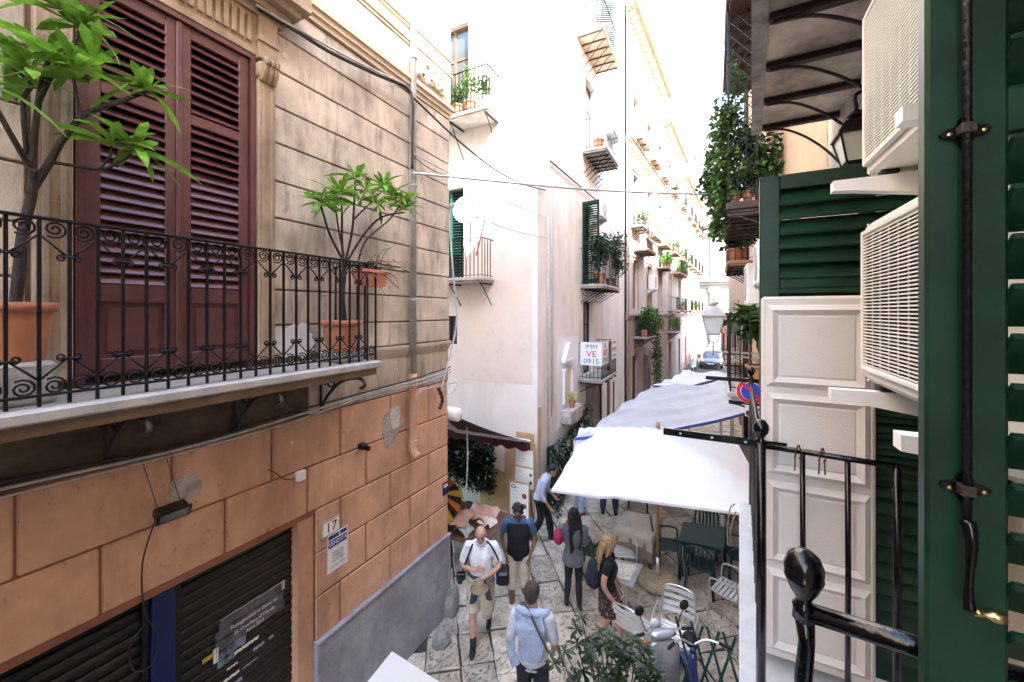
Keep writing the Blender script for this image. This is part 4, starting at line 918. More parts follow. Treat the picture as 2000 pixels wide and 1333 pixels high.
# balcony b3 of the corner house: shrubs and a pot
potplant('potted_shrub', 'dark leafy shrub in a pink clay pot on the balcony above the for-sale banner', V(FB, 11.76 - BY + .35, .5, 5.71), .2, .36, [((0, .05, .85), (.3, .3, .45)), ((-.05, .3, 1.35), (.35, .4, .3)), ((.1, -.1, 1.2), (.25, .3, .3))], 1700, .085, leaf_d, 31)
potplant('potted_shrub', 'spreading dark green shrub at the far end of the same plant balcony', V(FB, 13.7 - BY, .5, 5.71), .18, .3, [((0, -.3, 1.3), (.35, .5, .4)), ((.1, .3, 1.25), (.4, .55, .5)), ((.2, .35, .75), (.3, .4, .4)), ((.1, .5, 1.7), (.3, .35, .3))], 2300, .085, leaf_d, 32)
MB(FB).cbox(13.0 - BY, 13.28 - BY, .60, .63, 5.72, 6.75, .005).build('reed_screen', white_patch, b3)
# upper left balcony of the corner house
bz = 9.66
for k, (du, pr, blobs, lab, m) in enumerate(((.22, .14, [((0, 0, .6), (.16, .16, .35))], 'tall pale shrub in a white pot at the corner of the high alley balcony', leaf_m), (.62, .15, [((0, 0, .75), (.28, .22, .4))], 'bushy yellow-green plant in a clay pot on the high alley balcony', leaf_y), (1.0, .15, [((0, 0, .55), (.25, .2, .3))], 'small plant in a clay pot beside the high alley balcony door', leaf_m))):
    potplant('balcony_plant', lab, V(FBL, uR + du, .42, bz + .005), pr, .3, blobs, 420, .075, m, 40 + k, white_pl if k == 0 else None)
potplant('balcony_plant', 'clay pot with short shoots on the second street balcony', V(FB, 12.03 - BY + .25, .45, 9.975), .17, .3, [((0, 0, .38), (.12, .12, .12))], 90, .06, leaf_m, 45)
# planters on the first row house
sl_, cu0, cu1, cw = CB[1]
for k in range(3):
    c_ = V(FC, cu0 + .35 + k * .62, .5, cw + .005)
    t = thing('planter_box', ['clay trough with a dense green bush at the near end of the row house balcony', 'clay trough with a red-tipped bush in the middle of the row house balcony', 'clay trough with trailing vine at the far end of the row house balcony'][k], 'planter', c_, 0)
    MB(FC).cbox(cu0 + .1 + k * .62, cu0 + .62 + k * .62, .36, .62, cw + .006, cw + .34, .02).build('trough', plastic_clay, t)
    foliage('foliage', [((c_[0], c_[1], c_[2] + .75), (.38, .5, .5)), ((c_[0] + .1, c_[1], c_[2] + 1.15), (.3, .4, .3))], 1100, .12, leaf_m, t, 50 + k)
vn = thing('hanging_vine', 'long green vine trailing from the row house balcony to the ground', 'vine', V(FC, cu1 - .1, .8, 0))
foliage('foliage', [(V(FC, cu1 - .15, .75, cw - .2 - k * .42), (.3, .34, .36)) for k in range(int((cw + .6) / .42))] + [(V(FC, cu1 - .1, .7, cw + .6), (.4, .5, .6))], 2600, .11, leaf_m, vn, 61)
stems(vn, V(FC, cu1 - .15, .7, 0), [V(FC, cu1 - .15, .72, cw + .4), V(FC, cu1 - .05, .75, cw + .2)], .02)
for (i, lab) in ((4, 'pale feathery plants on the upper balcony of the narrow row house'), (5, 'bright fern in a pot on the lower balcony of the narrow row house'), (2, 'thin reeds in a clay pot on the bracketed balcony of the sandstone row house')):
    sl_, a_, b_, w_ = CB[i]; potplant('balcony_plant', lab, V(FC, (a_ + b_) / 2, .35, w_ + .005), .18, .3, [((0, 0, .6), (.4, .55, .4))], 500, .13, leaf_y, 70 + i)
for k, (p_, b_) in enumerate(foliage_jobs):
    potplant('balcony_plant', b_, tuple(p_), .16, .26, [((0, 0, .55), (.3, .4, .35))], 160, .14, leaf_m, 300 + k)
# vine balcony on the right
vb = thing('climbing_vine', 'thick climbing vine with red blooms spilling over the lattice balcony', 'vine', V(FR, 7.6, .5, 6.7))
bl = [(V(FR, 7.6, .78, 6.9 + k * .33), (.24, .30, .3)) for k in range(5)] + [(V(FR, 8.0, .92, 6.9 - k * .26), (.17, .3, .22)) for k in range(3)] + [(V(FR, 7.6, .45, 7.05), (.36, .3, .33)), (V(FR, 7.55, .2, 7.3), (.3, .25, .4)), (V(FR, 7.7, .45, 7.7), (.28, .3, .35)), (V(FR, 8.4, 1.0, 7.3), (.24, .45, .4)), (V(FR, 8.5, 1.0, 7.8), (.16, .3, .25)), (V(FR, 7.5, .62, 8.5), (.12, .12, .4)), (V(FR, 7.5, .7, 9.0), (.08, .1, .3))]
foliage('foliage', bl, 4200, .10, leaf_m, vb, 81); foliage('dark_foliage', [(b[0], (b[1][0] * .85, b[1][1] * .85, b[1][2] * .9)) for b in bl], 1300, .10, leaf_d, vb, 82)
foliage('blooms', bl[5:10], 36, .07, mat('orange_red_bloom', (.55, .08, .02), .6), vb, 83, wid=.5)
stems(vb, V(FR, 7.7, .5, 6.7), [V(FR, 7.55, .7, 8.8), V(FR, 8.0, .95, 6.1), V(FR, 7.6, .3, 7.3)], .018)
for k in range(4):
    c_ = V(FR, 7.53, .12 + k * .18, 6.665); p = MB(); pot_lathe(p, c_, .085, .17); tag(p.build('flower_pot', clay, None, True), 'clay flower pot, %s in the line on the timber-bracketed vine balcony' % ('nearest the house wall', 'second from the house wall', 'third from the house wall', 'at the lattice corner post')[k], 'flower pot', 'pots along the vine balcony')
potplant('balcony_plant', 'spiky plant in a clay pot on the farther right balcony', V(FR, 10.9, .5, 6.055), .2, .32, [((0, 0, .7), (.35, .4, .4))], 300, .2, leaf_d, 91)
potplant('balcony_plant', 'palm-like plant on the low right balcony behind the lantern', V(FR, 6.7, .4, 3.805), .16, .28, [((0, .1, .9), (.3, .3, .25))], 160, .26, leaf_m, 92)
# ivy screen on the alley wall, leafy garland at the corner
iv = thing('ivy_screen', 'glossy dark ivy screen hung on the alley wall above the yellow dado', 'ivy', V(FBL, 2.2, .1, .8))
ua = uw(FBL, 968, 900)[0]
foliage('foliage', [(V(FBL, ua + .18 + k * .33, .14, 1.62 - .06 * math.sin(k) - j * .34 + .05 * k), (.27, .13, .27)) for k in range(9) for j in range(4)], 5200, .10, leaf_iv, iv, 95)
gd = thing('leaf_garland', 'artificial leaf garland fence swagged from the tan corner to the brown door', 'garland', (-3.4, 10, 0))
rg = random.Random(7); mb = MB(); vs = []; fs = []
for k in range(46):
    t_ = k / 45; y = 8.75 + 3.35 * t_; top = 1.72 - .55 * math.sin(math.pi * t_) * .55 + .33 * t_
    for j in range(26):
        z = top - j * .066
        if z < .05: continue
        p = Vector((-3.52 + .10 * math.sin(j * .8 + k * .4) + (.12 if k < 3 else 0), y + rg.uniform(-.03, .03), z)); d = Vector((.45 + rg.uniform(0, .4), rg.uniform(-.6, .6), -.5 + rg.uniform(-.3, .4))).normalized(); l = .13; x = d.cross(Vector((0, 0, 1))).normalized(); up = x.cross(d); b = len(vs)
        vs += [p, p + d * l * .45 + x * l * .28, p + d * l - up * l * .1, p + d * l * .45 - x * l * .28, p + d * l * .5 + up * .01]; fs += [(b, b + 1, b + 4), (b + 1, b + 2, b + 4), (b, b + 4, b + 3), (b + 4, b + 2, b + 3)]
mb.v = vs; mb.f = fs; mb.build('garland_leaves', leaf_iv, gd, kind='stuff')
gb = MB(); gb.grid([[(-3.56, 8.72 + k * .34, 0), (-3.56, 8.72 + k * .34, 1.62 - .3 * math.sin(math.pi * k / 10) + .33 * k / 10)] for k in range(11)]); gb.build('garland_net', mat('dark_netting', (.012, .02, .012), .9), gd)
for k, (y, z) in enumerate(((9.6, 1.5), (10.8, 1.62), (9.1, .9))):
    f = MB()
    for j in range(6):
        a = j * 1.05; f.add([(-3.36, y, z), (-3.33, y + .07 * math.cos(a - .25), z + .07 * math.sin(a - .25)), (-3.30, y + .11 * math.cos(a), z + .11 * math.sin(a)), (-3.33, y + .07 * math.cos(a + .25), z + .07 * math.sin(a + .25))], [(0, 1, 2, 3)])
    f.build('silk_flower', mat('yellow_silk', (.6, .5, .06), .7) if k < 2 else mat('purple_silk', (.2, .03, .2), .7), gd)
potplant('niche_plant', 'small clay pot of yellow flowers on the shrine shelf', V(FB, nu - .05, .17, nw0 - .12), .1, .17, [((.02, 0, .3), (.12, .14, .14))], 160, .06, mat('pale_yellow_bloom', (.55, .55, .12), .6, sss=.2), 97)
# ---------------------------------------------------------------- shrub in the foreground below
def shrub():
    t = thing('pittosporum_shrub', 'glossy dark shrub with whorled leaves growing beside the parked scooter', 'shrub', tuple(at(1200, 1333, z=.9).xy) + (0,))
    rr = random.Random(19); me = [leaf_mesh(.105 * q, .021, leaf_d, bd, .1, 4) for q, bd in ((1, .2), (.85, .4), (1.1, .1))]; rest = MB(); cnt = 0
    base = Vector(t.location)
    pk = [(1135, 1205), (1128, 1258), (1103, 1272), (1170, 1232), (1192, 1240), (1150, 1285), (1195, 1275), (1215, 1255), (1238, 1250), (1205, 1300), (1240, 1285), (1265, 1300), (1170, 1315), (1215, 1325), (1250, 1320), (1280, 1315), (1135, 1310), (1185, 1335), (1230, 1345), (1270, 1340), (1150, 1345), (1222, 1272), (1180, 1262), (1258, 1272), (1200, 1320), (1122, 1335), (1285, 1335)]
    for k, (px, py) in enumerate(pk):
        z = 1.75 - (py - 1205) / 140 * .55 + rr.uniform(-.08, .08); tip = at(px, py, z=z)
        MB().tube(curve([(base.x + rr.uniform(-.05, .05), base.y + rr.uniform(-.05, .05), .05 + .1 * rr.random()), (base.x * .5 + tip.x * .5 + rr.uniform(-.08, .08), base.y * .5 + tip.y * .5, tip.z * .55), tip], 5), [.014 - .0009 * i for i in range(11)], 5).build('stem', twig, t, True)
        for sub in range(2):
            tp = tip if sub == 0 else tip + Vector((rr.uniform(-.1, .1), rr.uniform(-.1, .1), rr.uniform(-.16, -.04)))
            for j in range(9):
                a = 2.4 * j; el = .55 - .9 * j / 9 + rr.uniform(-.2, .2); d = Vector((math.cos(a) * math.cos(el), math.sin(a) * math.cos(el), math.sin(el))); M = orient(tp, d, rr.uniform(-.3, .3), rr.uniform(.7, 1.15)); m = rr.choice(me)
                if cnt < 290 and sub == 0: link('leaf', m, t, M=M); cnt += 1
                else: rest.add([M @ v.co for v in m.vertices], [tuple(p.vertices) for p in m.polygons])
    rest.build('inner_leaves', leaf_d, t, True, 'stuff')
shrub()
# ================================================================ parasols, tarpaulins, awning
cream_c = canvas_w
def parasol(name, label, c, rot, half, ze, za, m, base=True, droop=.0):
    t = thing(name, label, 'parasol', (c[0], c[1], 0), rot)
    N = 14; mb = MB(); P = []
    for i in range(N + 1):
        row = []
        for j in range(N + 1):
            a, b = (i / N * 2 - 1), (j / N * 2 - 1); r = max(abs(a), abs(b)); k = min(abs(a), abs(b)) / r if r > 1e-6 else 1
            pull = 1 - .055 * (1 - k) * r                      # edges pulled in between the rib ends
            z = ze + (za - ze) * (1 - r) ** .92 - .035 * (1 - k) * math.sin(math.pi * min(1, r)) - .05 * (1 - k) * r + (-droop if (a < -.5 and b < -.5) else 0) * (r > .9)
            row.append((a * half * pull, b * half * pull, z))
        P.append(row)
    mb.grid(P); mb.build('canopy', m, t, True, local=True)
    for e_ in ([P[0][j] for j in range(N + 1)], [P[N][j] for j in range(N + 1)], [P[i][0] for i in range(N + 1)], [P[i][N] for i in range(N + 1)]): MB().tube([Vector(q) + Vector((0, 0, -.02)) for q in e_], [(.004, .022)] * (N + 1), 6).build('hem', cream_c, t, local=True)
    MB().tube([(0, 0, .1), (0, 0, za + .02)], .024, 12).build('pole', pole_wood, t, True, local=True)
    MB().lathe([(.0, .09), (.02, .085), (.035, .05), (.03, .01), (.05, 0)], (0, 0, za), 12).build('finial', pole_wood, t, True, local=True)
    for k in range(4):
        a = math.pi / 4 + k * math.pi / 2; e = Vector((math.cos(a), math.sin(a), 0)) * half * 1.35
        MB().obox((0, 0, za - .09), (e.x, e.y, ze - .05), .016, .024).build('rib', pole_wood, t, local=True)
        MB().obox((0, 0, za - .75), (e.x * .5, e.y * .5, (za + ze) / 2 - .06), .014, .02).build('strut', pole_wood, t, local=True)
    if base:
        MB().lathe([(.06, .17), (.2, .175), (.31, .16), (.36, .11), (.365, .06), (.33, .0)], (0, 0, .004), 28).build('stone_base', stone_base, t, True, local=True)
        MB().tube([(0, 0, .1), (0, 0, .48)], .032, 12).build('steel_sleeve', alu, t, True, local=True)
    return t
pc = at(1292, 1136, z=0)
parasol('cafe_parasol', 'large white square parasol on a wooden pole with a round stone base', (pc.x - .05, pc.y - .1), R(10), 1.6, 2.2, 2.8, canvas_w, True, .04)
parasol('cafe_parasol', 'white parasol below the roller shutters showing only one canopy corner', (-1.14, 1.24), R(1), 1.12, 2.15, 2.62, canvas_w, True)
def tarp(name, label, NL, NR, FR_, FL_, m, seed, hem=None, sag=.1):
    rr = random.Random(seed); NL, NR, FR_, FL_ = map(Vector, (NL, NR, FR_, FL_)); N, K = 64, 34; ph = [rr.random() * 6 for _ in range(6)]; rows = []
    for i in range(N + 1):
        row = []
        for j in range(K + 1):
            u, v = j / K, i / N; p = (NL.lerp(NR, u)).lerp(FL_.lerp(FR_, u), v)
            z = -sag * math.sin(math.pi * u) * .6 + .05 * math.sin(u * 9 + v * 4 + ph[0]) * math.sin(v * 5 + ph[1]) + .035 * math.sin(u * 5 - v * 24 + ph[2]) + .022 * math.sin(u * 11 - v * 47 + ph[3]) * math.sin(u * 3 + ph[4])
            row.append(p + Vector((0, 0, z)))
        rows.append(row)
    o = thing(name, label, 'tarpaulin', tuple(NL)); mb = MB(); mb.grid(rows); mb.build('sheet', m, o, True)
    if hem: 
        MB().tube([r + Vector((0, 0, -.03)) for r in rows[0]], [(.004, .035)] * (K + 1), 6).build('hem', hem, o, True)
    for p in (NL, NR, FR_, FL_): MB().tube([p + Vector((0, 0, -.02)), (p.x, p.y, 0)], .02, 8).build('tent_pole', zinc, o, True)
    return o
def tp(px, py, z): return tuple(at(px, py, z=z))
tarp('tarpaulin', 'grey-white tarpaulin stretched low over the street behind the parasol', tp(1122, 858, 2.30), tp(1468, 806, 2.55), tp(1432, 742, 2.75), tp(1272, 752, 2.6), tarp_m, 3, tarp_b)
tarp('tarpaulin', 'farther white tarpaulin with a blue hem reaching towards the parked cars', tp(1275, 757, 2.55), tp(1428, 737, 2.8), tp(1428, 729, 2.6), tp(1345, 722, 2.5), canvas_w, 4, tarp_b)
MB  # market stall under the tarpaulin
st = thing('market_stall', 'shaded market stall with crates under the tarpaulin edge by the railing', 'stall', (.45, 10.2, 0))
MB().cbox(.1, .85, 9.0, 11.6, .75, .8, .01).build('counter', wood_frame, st)
for y in (9.05, 11.55):
    for x in (.15, .8): MB().box(x - .03, x + .03, y - .03, y + .03, 0, 2.3).build('stall_post', white_pl, st)
MB().box(.12, .83, 9.1, 11.5, 1.5, 1.53).build('shelf', wood_frame, st)
def crate(x, y, z, lab, m=wood_frame):
    t = thing('crate', lab, 'crate', (x, y, z)); 
    for k in range(3):
        for sg in (-1, 1):
            MB().box(x - .2, x + .2, y + sg * .15 - .006, y + sg * .15 + .006, z + .01 + k * .075, z + .065 + k * .075).build('slat', m, t)
            MB().box(x + sg * .2 - .006, x + sg * .2 + .006, y - .144, y + .144, z + .01 + k * .075, z + .065 + k * .075).build('slat', m, t)
    MB().box(x - .19, x + .19, y - .14, y + .14, z, z + .01).build('bottom', m, t)
for k in range(5): crate(.47, 9.3 + k * .5, .801, 'slatted crate on the stall counter, %s from the parasol side' % ('first', 'second', 'third', 'fourth', 'fifth')[k])
# maroon awning over the alley, fixed to the back of the terracotta house
aw = thing('alley_awning', 'maroon scalloped awning stretched across the alley behind the terracotta corner', 'awning', (-5.4, 6.6, 0))
ax1, ax0, ay0, ay1, az0, az1 = -3.72, -8.0, 5.24, 8.12, 3.16, 1.92
mb = MB(); mb.grid([[(ax0 + (ax1 - ax0) * i / 10, ay0 + (ay1 - ay0) * j / 8, az0 + (az1 - az0) * j / 8 - .05 * math.sin(math.pi * j / 8)) for i in range(11)] for j in range(9)]); mb.build('fabric', awning_m, aw, True)
mb = MB(); n = 96; top = [(ax0 + (ax1 - ax0) * i / n, ay1 + .01, az1 - .03) for i in range(n + 1)]; bot = [(x, y, z - .17 - .07 * abs(math.sin(math.pi * (ax1 - x) / .38))) for x, y, z in top]; mb.grid([top, bot]); mb.build('valance', awning_m, aw)
MB().cbox(ax0, ax1, ay1 - .03, ay1 + .03, az1 - .035, az1 + .02, .01).build('front_bar', white_pl, aw)
MB().lathe([(.001, ax0), (.11, ax0), (.11, ax1 - .02), (.09, ax1), (.001, ax1)], (0, ay0 + .1, az0), 16, 'x').build('cassette', white_pl, aw, True)
for x in (ax1 - .25, ax1 - 2.6):
    a = MB(); a.obox((x - .1, ay0 + .1, az0 - .12), (x - .75, (ay0 + ay1) / 2, (az0 + az1) / 2 - .14), .05, .06); a.obox((x - .75, (ay0 + ay1) / 2, (az0 + az1) / 2 - .14), (x, ay1, az1 - .02), .05, .06); a.build('folding_arm', white_pl, aw)
MB().tube(curve([(ax1 - .3, 6.0, 2.75), (ax1 - .28, 6.0, 2.2), (ax1 - .33, 6.02, 1.5)], 5), .012, 6).build('crank', white_pl, aw, True)
# striped parasol and peach cloth stall behind the corner
sp = thing('striped_parasol', 'black parasol with yellow and orange stripes leaning behind the terracotta corner', 'parasol', (-4.72, 6.25, 0))
cols = [mat('parasol_black', (.02, .016, .014), .8), mat('parasol_orange', (.55, .2, .05), .8), mat('parasol_black', (.02, .016, .014), .8), mat('parasol_yellow', (.62, .48, .03), .8), mat('parasol_teal', (.02, .12, .12), .8)]
rt_ = Matrix.Translation((-4.86, 6.2, 1.18)) @ Matrix.Rotation(R(38), 4, 'Y') @ Matrix.Rotation(R(20), 4, 'X')
for k in range(20):
    a0, a1 = k * math.pi / 10, (k + 1) * math.pi / 10; m_ = MB(rt_); wd = 1 if k % 2 == 0 else 1
    m_.grid([[(r * math.cos(a), r * math.sin(a), .22 * (1 - r / .5)) for a in (a0, (a0 + a1) / 2, a1)] for r in (.02, .2, .36, .5)]); m_.build('parasol_panel', cols[(0, 1, 0, 3, 0, 1, 4, 1)[k % 8]], sp)
MB(rt_).tube([(0, 0, .26), (0, 0, -1.05)], .018, 8).build('pole', pole_wood, sp, True)
cs = thing('cloth_stall', 'low stall table heaped with crumpled peach and mint cloth behind the corner', 'stall', (-4.6, 6.7, 0))
rc = random.Random(4)
for k, (c_, col, w) in enumerate((((-4.35, 6.95, .72), (.72, .46, .38), .4), ((-4.65, 6.45, .8), (.74, .5, .42), .4), ((-4.3, 6.3, .70), (.45, .55, .5), .2), ((-4.05, 6.75, .68), (.8, .7, .6), .2))):
    m_ = MB(); N = 12; ph = [rc.random() * 6 for _ in range(4)]
    m_.grid([[(c_[0] + w * (i / N - .5) * 1.7, c_[1] + w * (j / N - .5) * 1.5, c_[2] + .05 * math.sin(i * .6 + ph[0]) * math.sin(j * .5 + ph[1]) + .018 * math.sin(i * 1.2 + j * .9 + ph[2]) - .3 * max(0, abs(i / N - .5) - .38) * 2) for j in range(N + 1)] for i in range(N + 1)]); m_.build('folded_cloth', mat('cloth_%d' % k, col, .9, .06, 4), cs, True)
MB().cbox(-5.2, -3.75, 6.05, 7.35, .56, .6, .01).build('table_top', wood_frame, cs)
for x in (-5.1, -3.85):
    for y in (6.15, 7.25): MB().tube([(x, y, 0), (x, y, .57)], .02, 8).build('leg', zinc, cs, True)
# menu boards by the corner
mn = thing('menu_board', 'tall menu board with white price sheets against the tan pier', 'menu board', tuple(at(1024, 1010, y=8.30).xy) + (0,))
def board(cx, y, z0, z1, w, m=tan_wall):
    MB().cbox(cx - w / 2, cx + w / 2, y, y + .03, z0, z1, .006).build('board', mat('plywood', (.52, .33, .16), .6, .12, 5), mn)
def sheet(cx, y, z0, z1, w, rows=6, dishes=(), hdr=None):
    p = MB().box(cx - w / 2, cx + w / 2, y - .004, y - .0005, z0, z1).build('paper_sheet', paper, mn)
    ln = MB(); h = z1 - z0
    for k in range(rows):
        z = z1 - h * (.18 + .7 * k / rows); ln.box(cx - w * .4, cx - w * .4 + w * (.35 + .1 * ((k * 7) % 3)), y - .006, y - .0045, z - .006, z)
    ln.build('menu_lines', ink_g, p, kind='stuff')
    for dx, dz, r in dishes: MB().lathe([(r, 0), (r, -.003), (.001, -.003)], (cx + dx * w, y - .0045, z0 + dz * h), 14, 'y').build('dish_photo', mat('dish_red', (.30, .05, .03), .6, .4, 40), p)
    if hdr: 
        d = MB(); d.tube(spiral((cx - w * .3, y - .006, z1 - .1), (1, 0, 0), (0, 0, 1), .06, .06, .5, 0, 8), .008, 5); d.box(cx - w * .3 - .06, cx - w * .3 + .06, y - .008, y - .0045, z1 - .115, z1 - .095); d.build('menu_logo', mat('menu_brown', (.2, .06, .05), .7), p)
c1 = at(1024, 935, y=8.22).x; c2 = at(1014, 1010, y=7.95).x
board(c1, 8.22, .72, 1.78, .52); sheet(c1, 8.22, 1.28, 1.66, .44, 4); sheet(c1, 8.22, .78, 1.24, .46, 5, ((.35, .3, .04), (.35, .7, .035), (-.1, .2, .03)))
board(c2, 7.95, .02, 1.02, .50); sheet(c2, 7.95, .05, .98, .46, 8, ((.28, .72, .06), (.28, .48, .055), (.28, .22, .05)), True)
board(c1, 8.24, 1.8, 2.05, .45)
for x in (c2 - .2, c2 + .2): MB().obox((x, 8.0, 1.0), (x, 8.3, .0), .025, .03).build('prop_leg', wood_frame, mn)
# ================================================================ tables and chairs
def four(pts, z): return [at(px, py, z=z) for px, py in pts]
def table_legs(t, C, z, r, m, inset=.1):
    ce = sum(C, Vector()) / 4
    for p in C:
        q = p.lerp(ce, inset); MB().tube([(q.x, q.y, z), (q.x + (q.x - ce.x) * .05, q.y + (q.y - ce.y) * .05, 0)], [r, r * .8], 8).build('leg', m, t, True)
gt = four([(1335, 1019), (1420, 1030), (1414, 1072), (1324, 1056)], .72)
tg = thing('plastic_table', 'bare dark green plastic table with four green chairs', 'table', tuple((sum(gt, Vector()) / 4).xy) + (0,))
m_ = MB(); m_.prism([(p.x, p.y) for p in gt], (0, 0, .685), (1, 0, 0), (0, 1, 0), (0, 0, .035)); m_.build('table_top', green_pl, tg)
ce = sum(gt, Vector()) / 4; m_ = MB(); m_.prism([(ce.x + (p.x - ce.x) * .95, ce.y + (p.y - ce.y) * .95) for p in gt], (0, 0, .64), (1, 0, 0), (0, 1, 0), (0, 0, .045)); m_.build('apron', green_pl, tg); table_legs(tg, gt, .66, .032, green_pl)
bt = four([(1222, 998), (1290, 1009), (1272, 1052), (1200, 1030)], .75)
tb = thing('cloth_table', 'table under a beige cloth with a brown undercloth showing at the corner', 'table', tuple((sum(bt, Vector()) / 4).xy) + (0,)); table_legs(tb, bt, .72, .03, green_pl)
def drape(C, z, hang, m, name, par, grow=1.0, seed=1):
    ce = sum(C, Vector()) / 4; n = 16; r_ = random.Random(seed); ph = r_.random() * 6; rim = []
    for k in range(4):
        for j in range(n): rim.append(ce + (C[k].lerp(C[(k + 1) % 4], j / n) - ce) * grow)
    mb = MB(); L = len(rim); lv = [[Vector((p.x, p.y, z)) for p in rim]]
    for s_ in (.02, .35, .7, 1.0):
        row = []
        for i, p in enumerate(rim):
            o = (p - ce); o.z = 0; o.normalize(); corner = abs(((i % n) / n) - .5) * 2; f = .012 + .022 * s_ * math.sin(i * .55 + ph) ** 2
            row.append(Vector((p.x, p.y, 0)) + o * f + Vector((0, 0, z - hang * s_ * (.8 + .35 * corner ** 3))))
        lv.append(row)
    vs = [p for r in lv for p in r] + [Vector((ce.x, ce.y, z + .002))]; fs = []
    for a in range(len(lv) - 1):
        for i in range(L): fs.append((a * L + i, a * L + (i + 1) % L, (a + 1) * L + (i + 1) % L, (a + 1) * L + i))
    for i in range(L): fs.append((len(vs) - 1, (i + 1) % L, i))
    mb.add(vs, fs); return mb.build(name, m, par, True)
m_ = MB(); m_.prism([(p.x, p.y) for p in bt], (0, 0, .70), (1, 0, 0), (0, 1, 0), (0, 0, .035)); m_.build('table_top', green_pl, tb)
uc = drape(bt, .738, .42, cloth_br, 'under_cloth', None, 1.0, 4); tag(uc, 'brown undercloth hanging below the beige tablecloth', 'tablecloth')
bcl = drape([ (bt[k] + bt[(k + 1) % 4]) / 2 + ((bt[k] + bt[(k + 1) % 4]) / 2 - sum(bt, Vector()) / 4) * .34 for k in range(4)], .744, .14, cloth_b, 'table_cloth', None, 1.0, 2); bpy.data.objects.remove(bcl)
bcl = drape(bt, .744, .24, cloth_b, 'table_cloth', None, 1.01, 2); tag(bcl, 'beige square tablecloth laid over the table by the parasol pole', 'tablecloth')
def plastic_chair(label, loc, rz):
    t = thing('plastic_chair', label, 'chair', loc, rz, 'dark green plastic cafe chairs')
    m_ = MB(); m_.cbox(-.21, .21, -.2, .22, .42, .455, .015); m_.build('seat', green_pl, t, local=True)
    for x in (-.19, .19):
        for y, y2 in ((.19, .24), (-.18, -.25)): MB().tube([(x, y, .43), (x * 1.18, y2, 0)], [.026, .019], 8).build('leg', green_pl, t, True, local=True)
        MB().tube(curve([(x * 1.15, .2, .44), (x * 1.2, .2, .62), (x * 1.2, .05, .66), (x * 1.15, -.2, .64)], 4), .018, 8).build('armrest', green_pl, t, True, local=True)
    m_ = MB(); m_.tube(curve([(-.21, -.2, .44), (-.21, -.25, .65), (-.16, -.29, .84), (0, -.30, .88), (.16, -.29, .84), (.21, -.25, .65), (.21, -.2, .44)], 5), .018, 8); bk = m_.build('backrest', green_pl, t, True, local=True)
    for k in range(5):
        x = -.13 + k * .065; MB().tube([(x, -.205, .45), (x, -.255, .65), (x, -.294, .865)], [(.006, .02)] * 3, 6).build('back_slat', green_pl, bk, local=True)
    return t
def fac(p, q): return math.atan2(-(q[0] - p[0]), q[1] - p[1])
pc_ = []
tx = (gt[1] - gt[0]).normalized(); ty = (gt[3] - gt[0]).normalized(); ty.z = tx.z = 0
for d_, lab in ((-tx * .62, 'green plastic chair pushed against the pole side of the green table'), (tx * .62, 'green plastic chair at the railing side of the green table'), (-ty * .58, 'green plastic chair tucked behind the green table'), (ty * .50, 'green plastic chair tucked under the open front of the green table')):
    p = ce + d_; plastic_chair(lab, (p.x, p.y, 0), fac(p, ce))
for px, py, lab, hx in ((1150, 1118, 'green plastic chair standing beside the long-haired woman', (1205, 1060)), (1245, 990, 'green plastic chair behind the cloth-covered table', (1250, 1040)), (1400, 1000, 'green plastic chair in deep shade behind the green table', (1390, 1060)), (1340, 985, 'green plastic chair in the shade near the parasol pole', (1330, 1040))):
    p = at(px, py, z=0); plastic_chair(lab, (p.x, p.y, 0), fac(p, at(*hx, z=0)))
def alu_chair(label, loc, rz):
    t = thing('aluminium_chair', label, 'chair', loc, rz, 'slatted aluminium cafe chairs')
    for x in (-1, 1):
        MB().tube(curve([(x * .25, .24, 0), (x * .25, .22, .4), (x * .26, .2, .62), (x * .27, .1, .66), (x * .27, -.12, .66), (x * .25, -.2, .62), (x * .24, -.26, 0)], 5), .0125, 8).build('side_frame', alu, t, True, local=True)
    MB().tube(curve([(-.22, .2, .44), (-.22, -.18, .43), (-.22, -.24, .6), (-.2, -.3, .82), (-.1, -.32, .88), (.1, -.32, .88), (.2, -.3, .82), (.22, -.24, .6), (.22, -.18, .43), (.22, .2, .44)], 5), .0125, 8).build('back_frame', alu, t, True, local=True)
    for k in range(6):
        y = -.14 + k * .065; MB().cbox(-.215, .215, y - .024, y + .024, .436, .446, .004).build('seat_slat', alu_slat, t, local=True)
    for k in range(4):
        f = .56 + k * .085; y = -.225 - (f - .5) * .24
        MB().grid([[(-.21 + .42 * i / 6, y - .03 * math.sin(math.pi * i / 6), f + dz) for i in range(7)] for dz in (-.03, .03)]).build('back_slat', alu_slat, t, True, local=True)
    return t
for px, py, hx, lab in ((1212, 1122, (1225, 1190), 'aluminium slatted chair facing the small metal table'), (1318, 1298, (1290, 1400), 'aluminium slatted chair just behind the scooter handlebars'), (1425, 1205, (1360, 1170), 'aluminium chair with grey slats half hidden by the marble slab edge'), (1243, 1285, (1300, 1200), 'sunlit aluminium chair beside the blond woman')):
    p = at(px, py, z=0); alu_chair(lab, (p.x, p.y, 0), fac(p, at(*hx, z=0)))
at_ = four([(1202, 1092), (1256, 1103), (1236, 1146), (1186, 1132)], .70)
ta = thing('aluminium_table', 'small aluminium cafe table holding an open map', 'table', tuple((sum(at_, Vector()) / 4).xy) + (0,)); c3 = sum(at_, Vector()) / 4
m_ = MB(); m_.prism([(p.x, p.y) for p in at_], (0, 0, .675), (1, 0, 0), (0, 1, 0), (0, 0, .025)); m_.build('table_top', alu, ta)
MB().tube([(c3.x, c3.y, .06), (c3.x, c3.y, .68)], .03, 10).build('column', alu, ta, True)
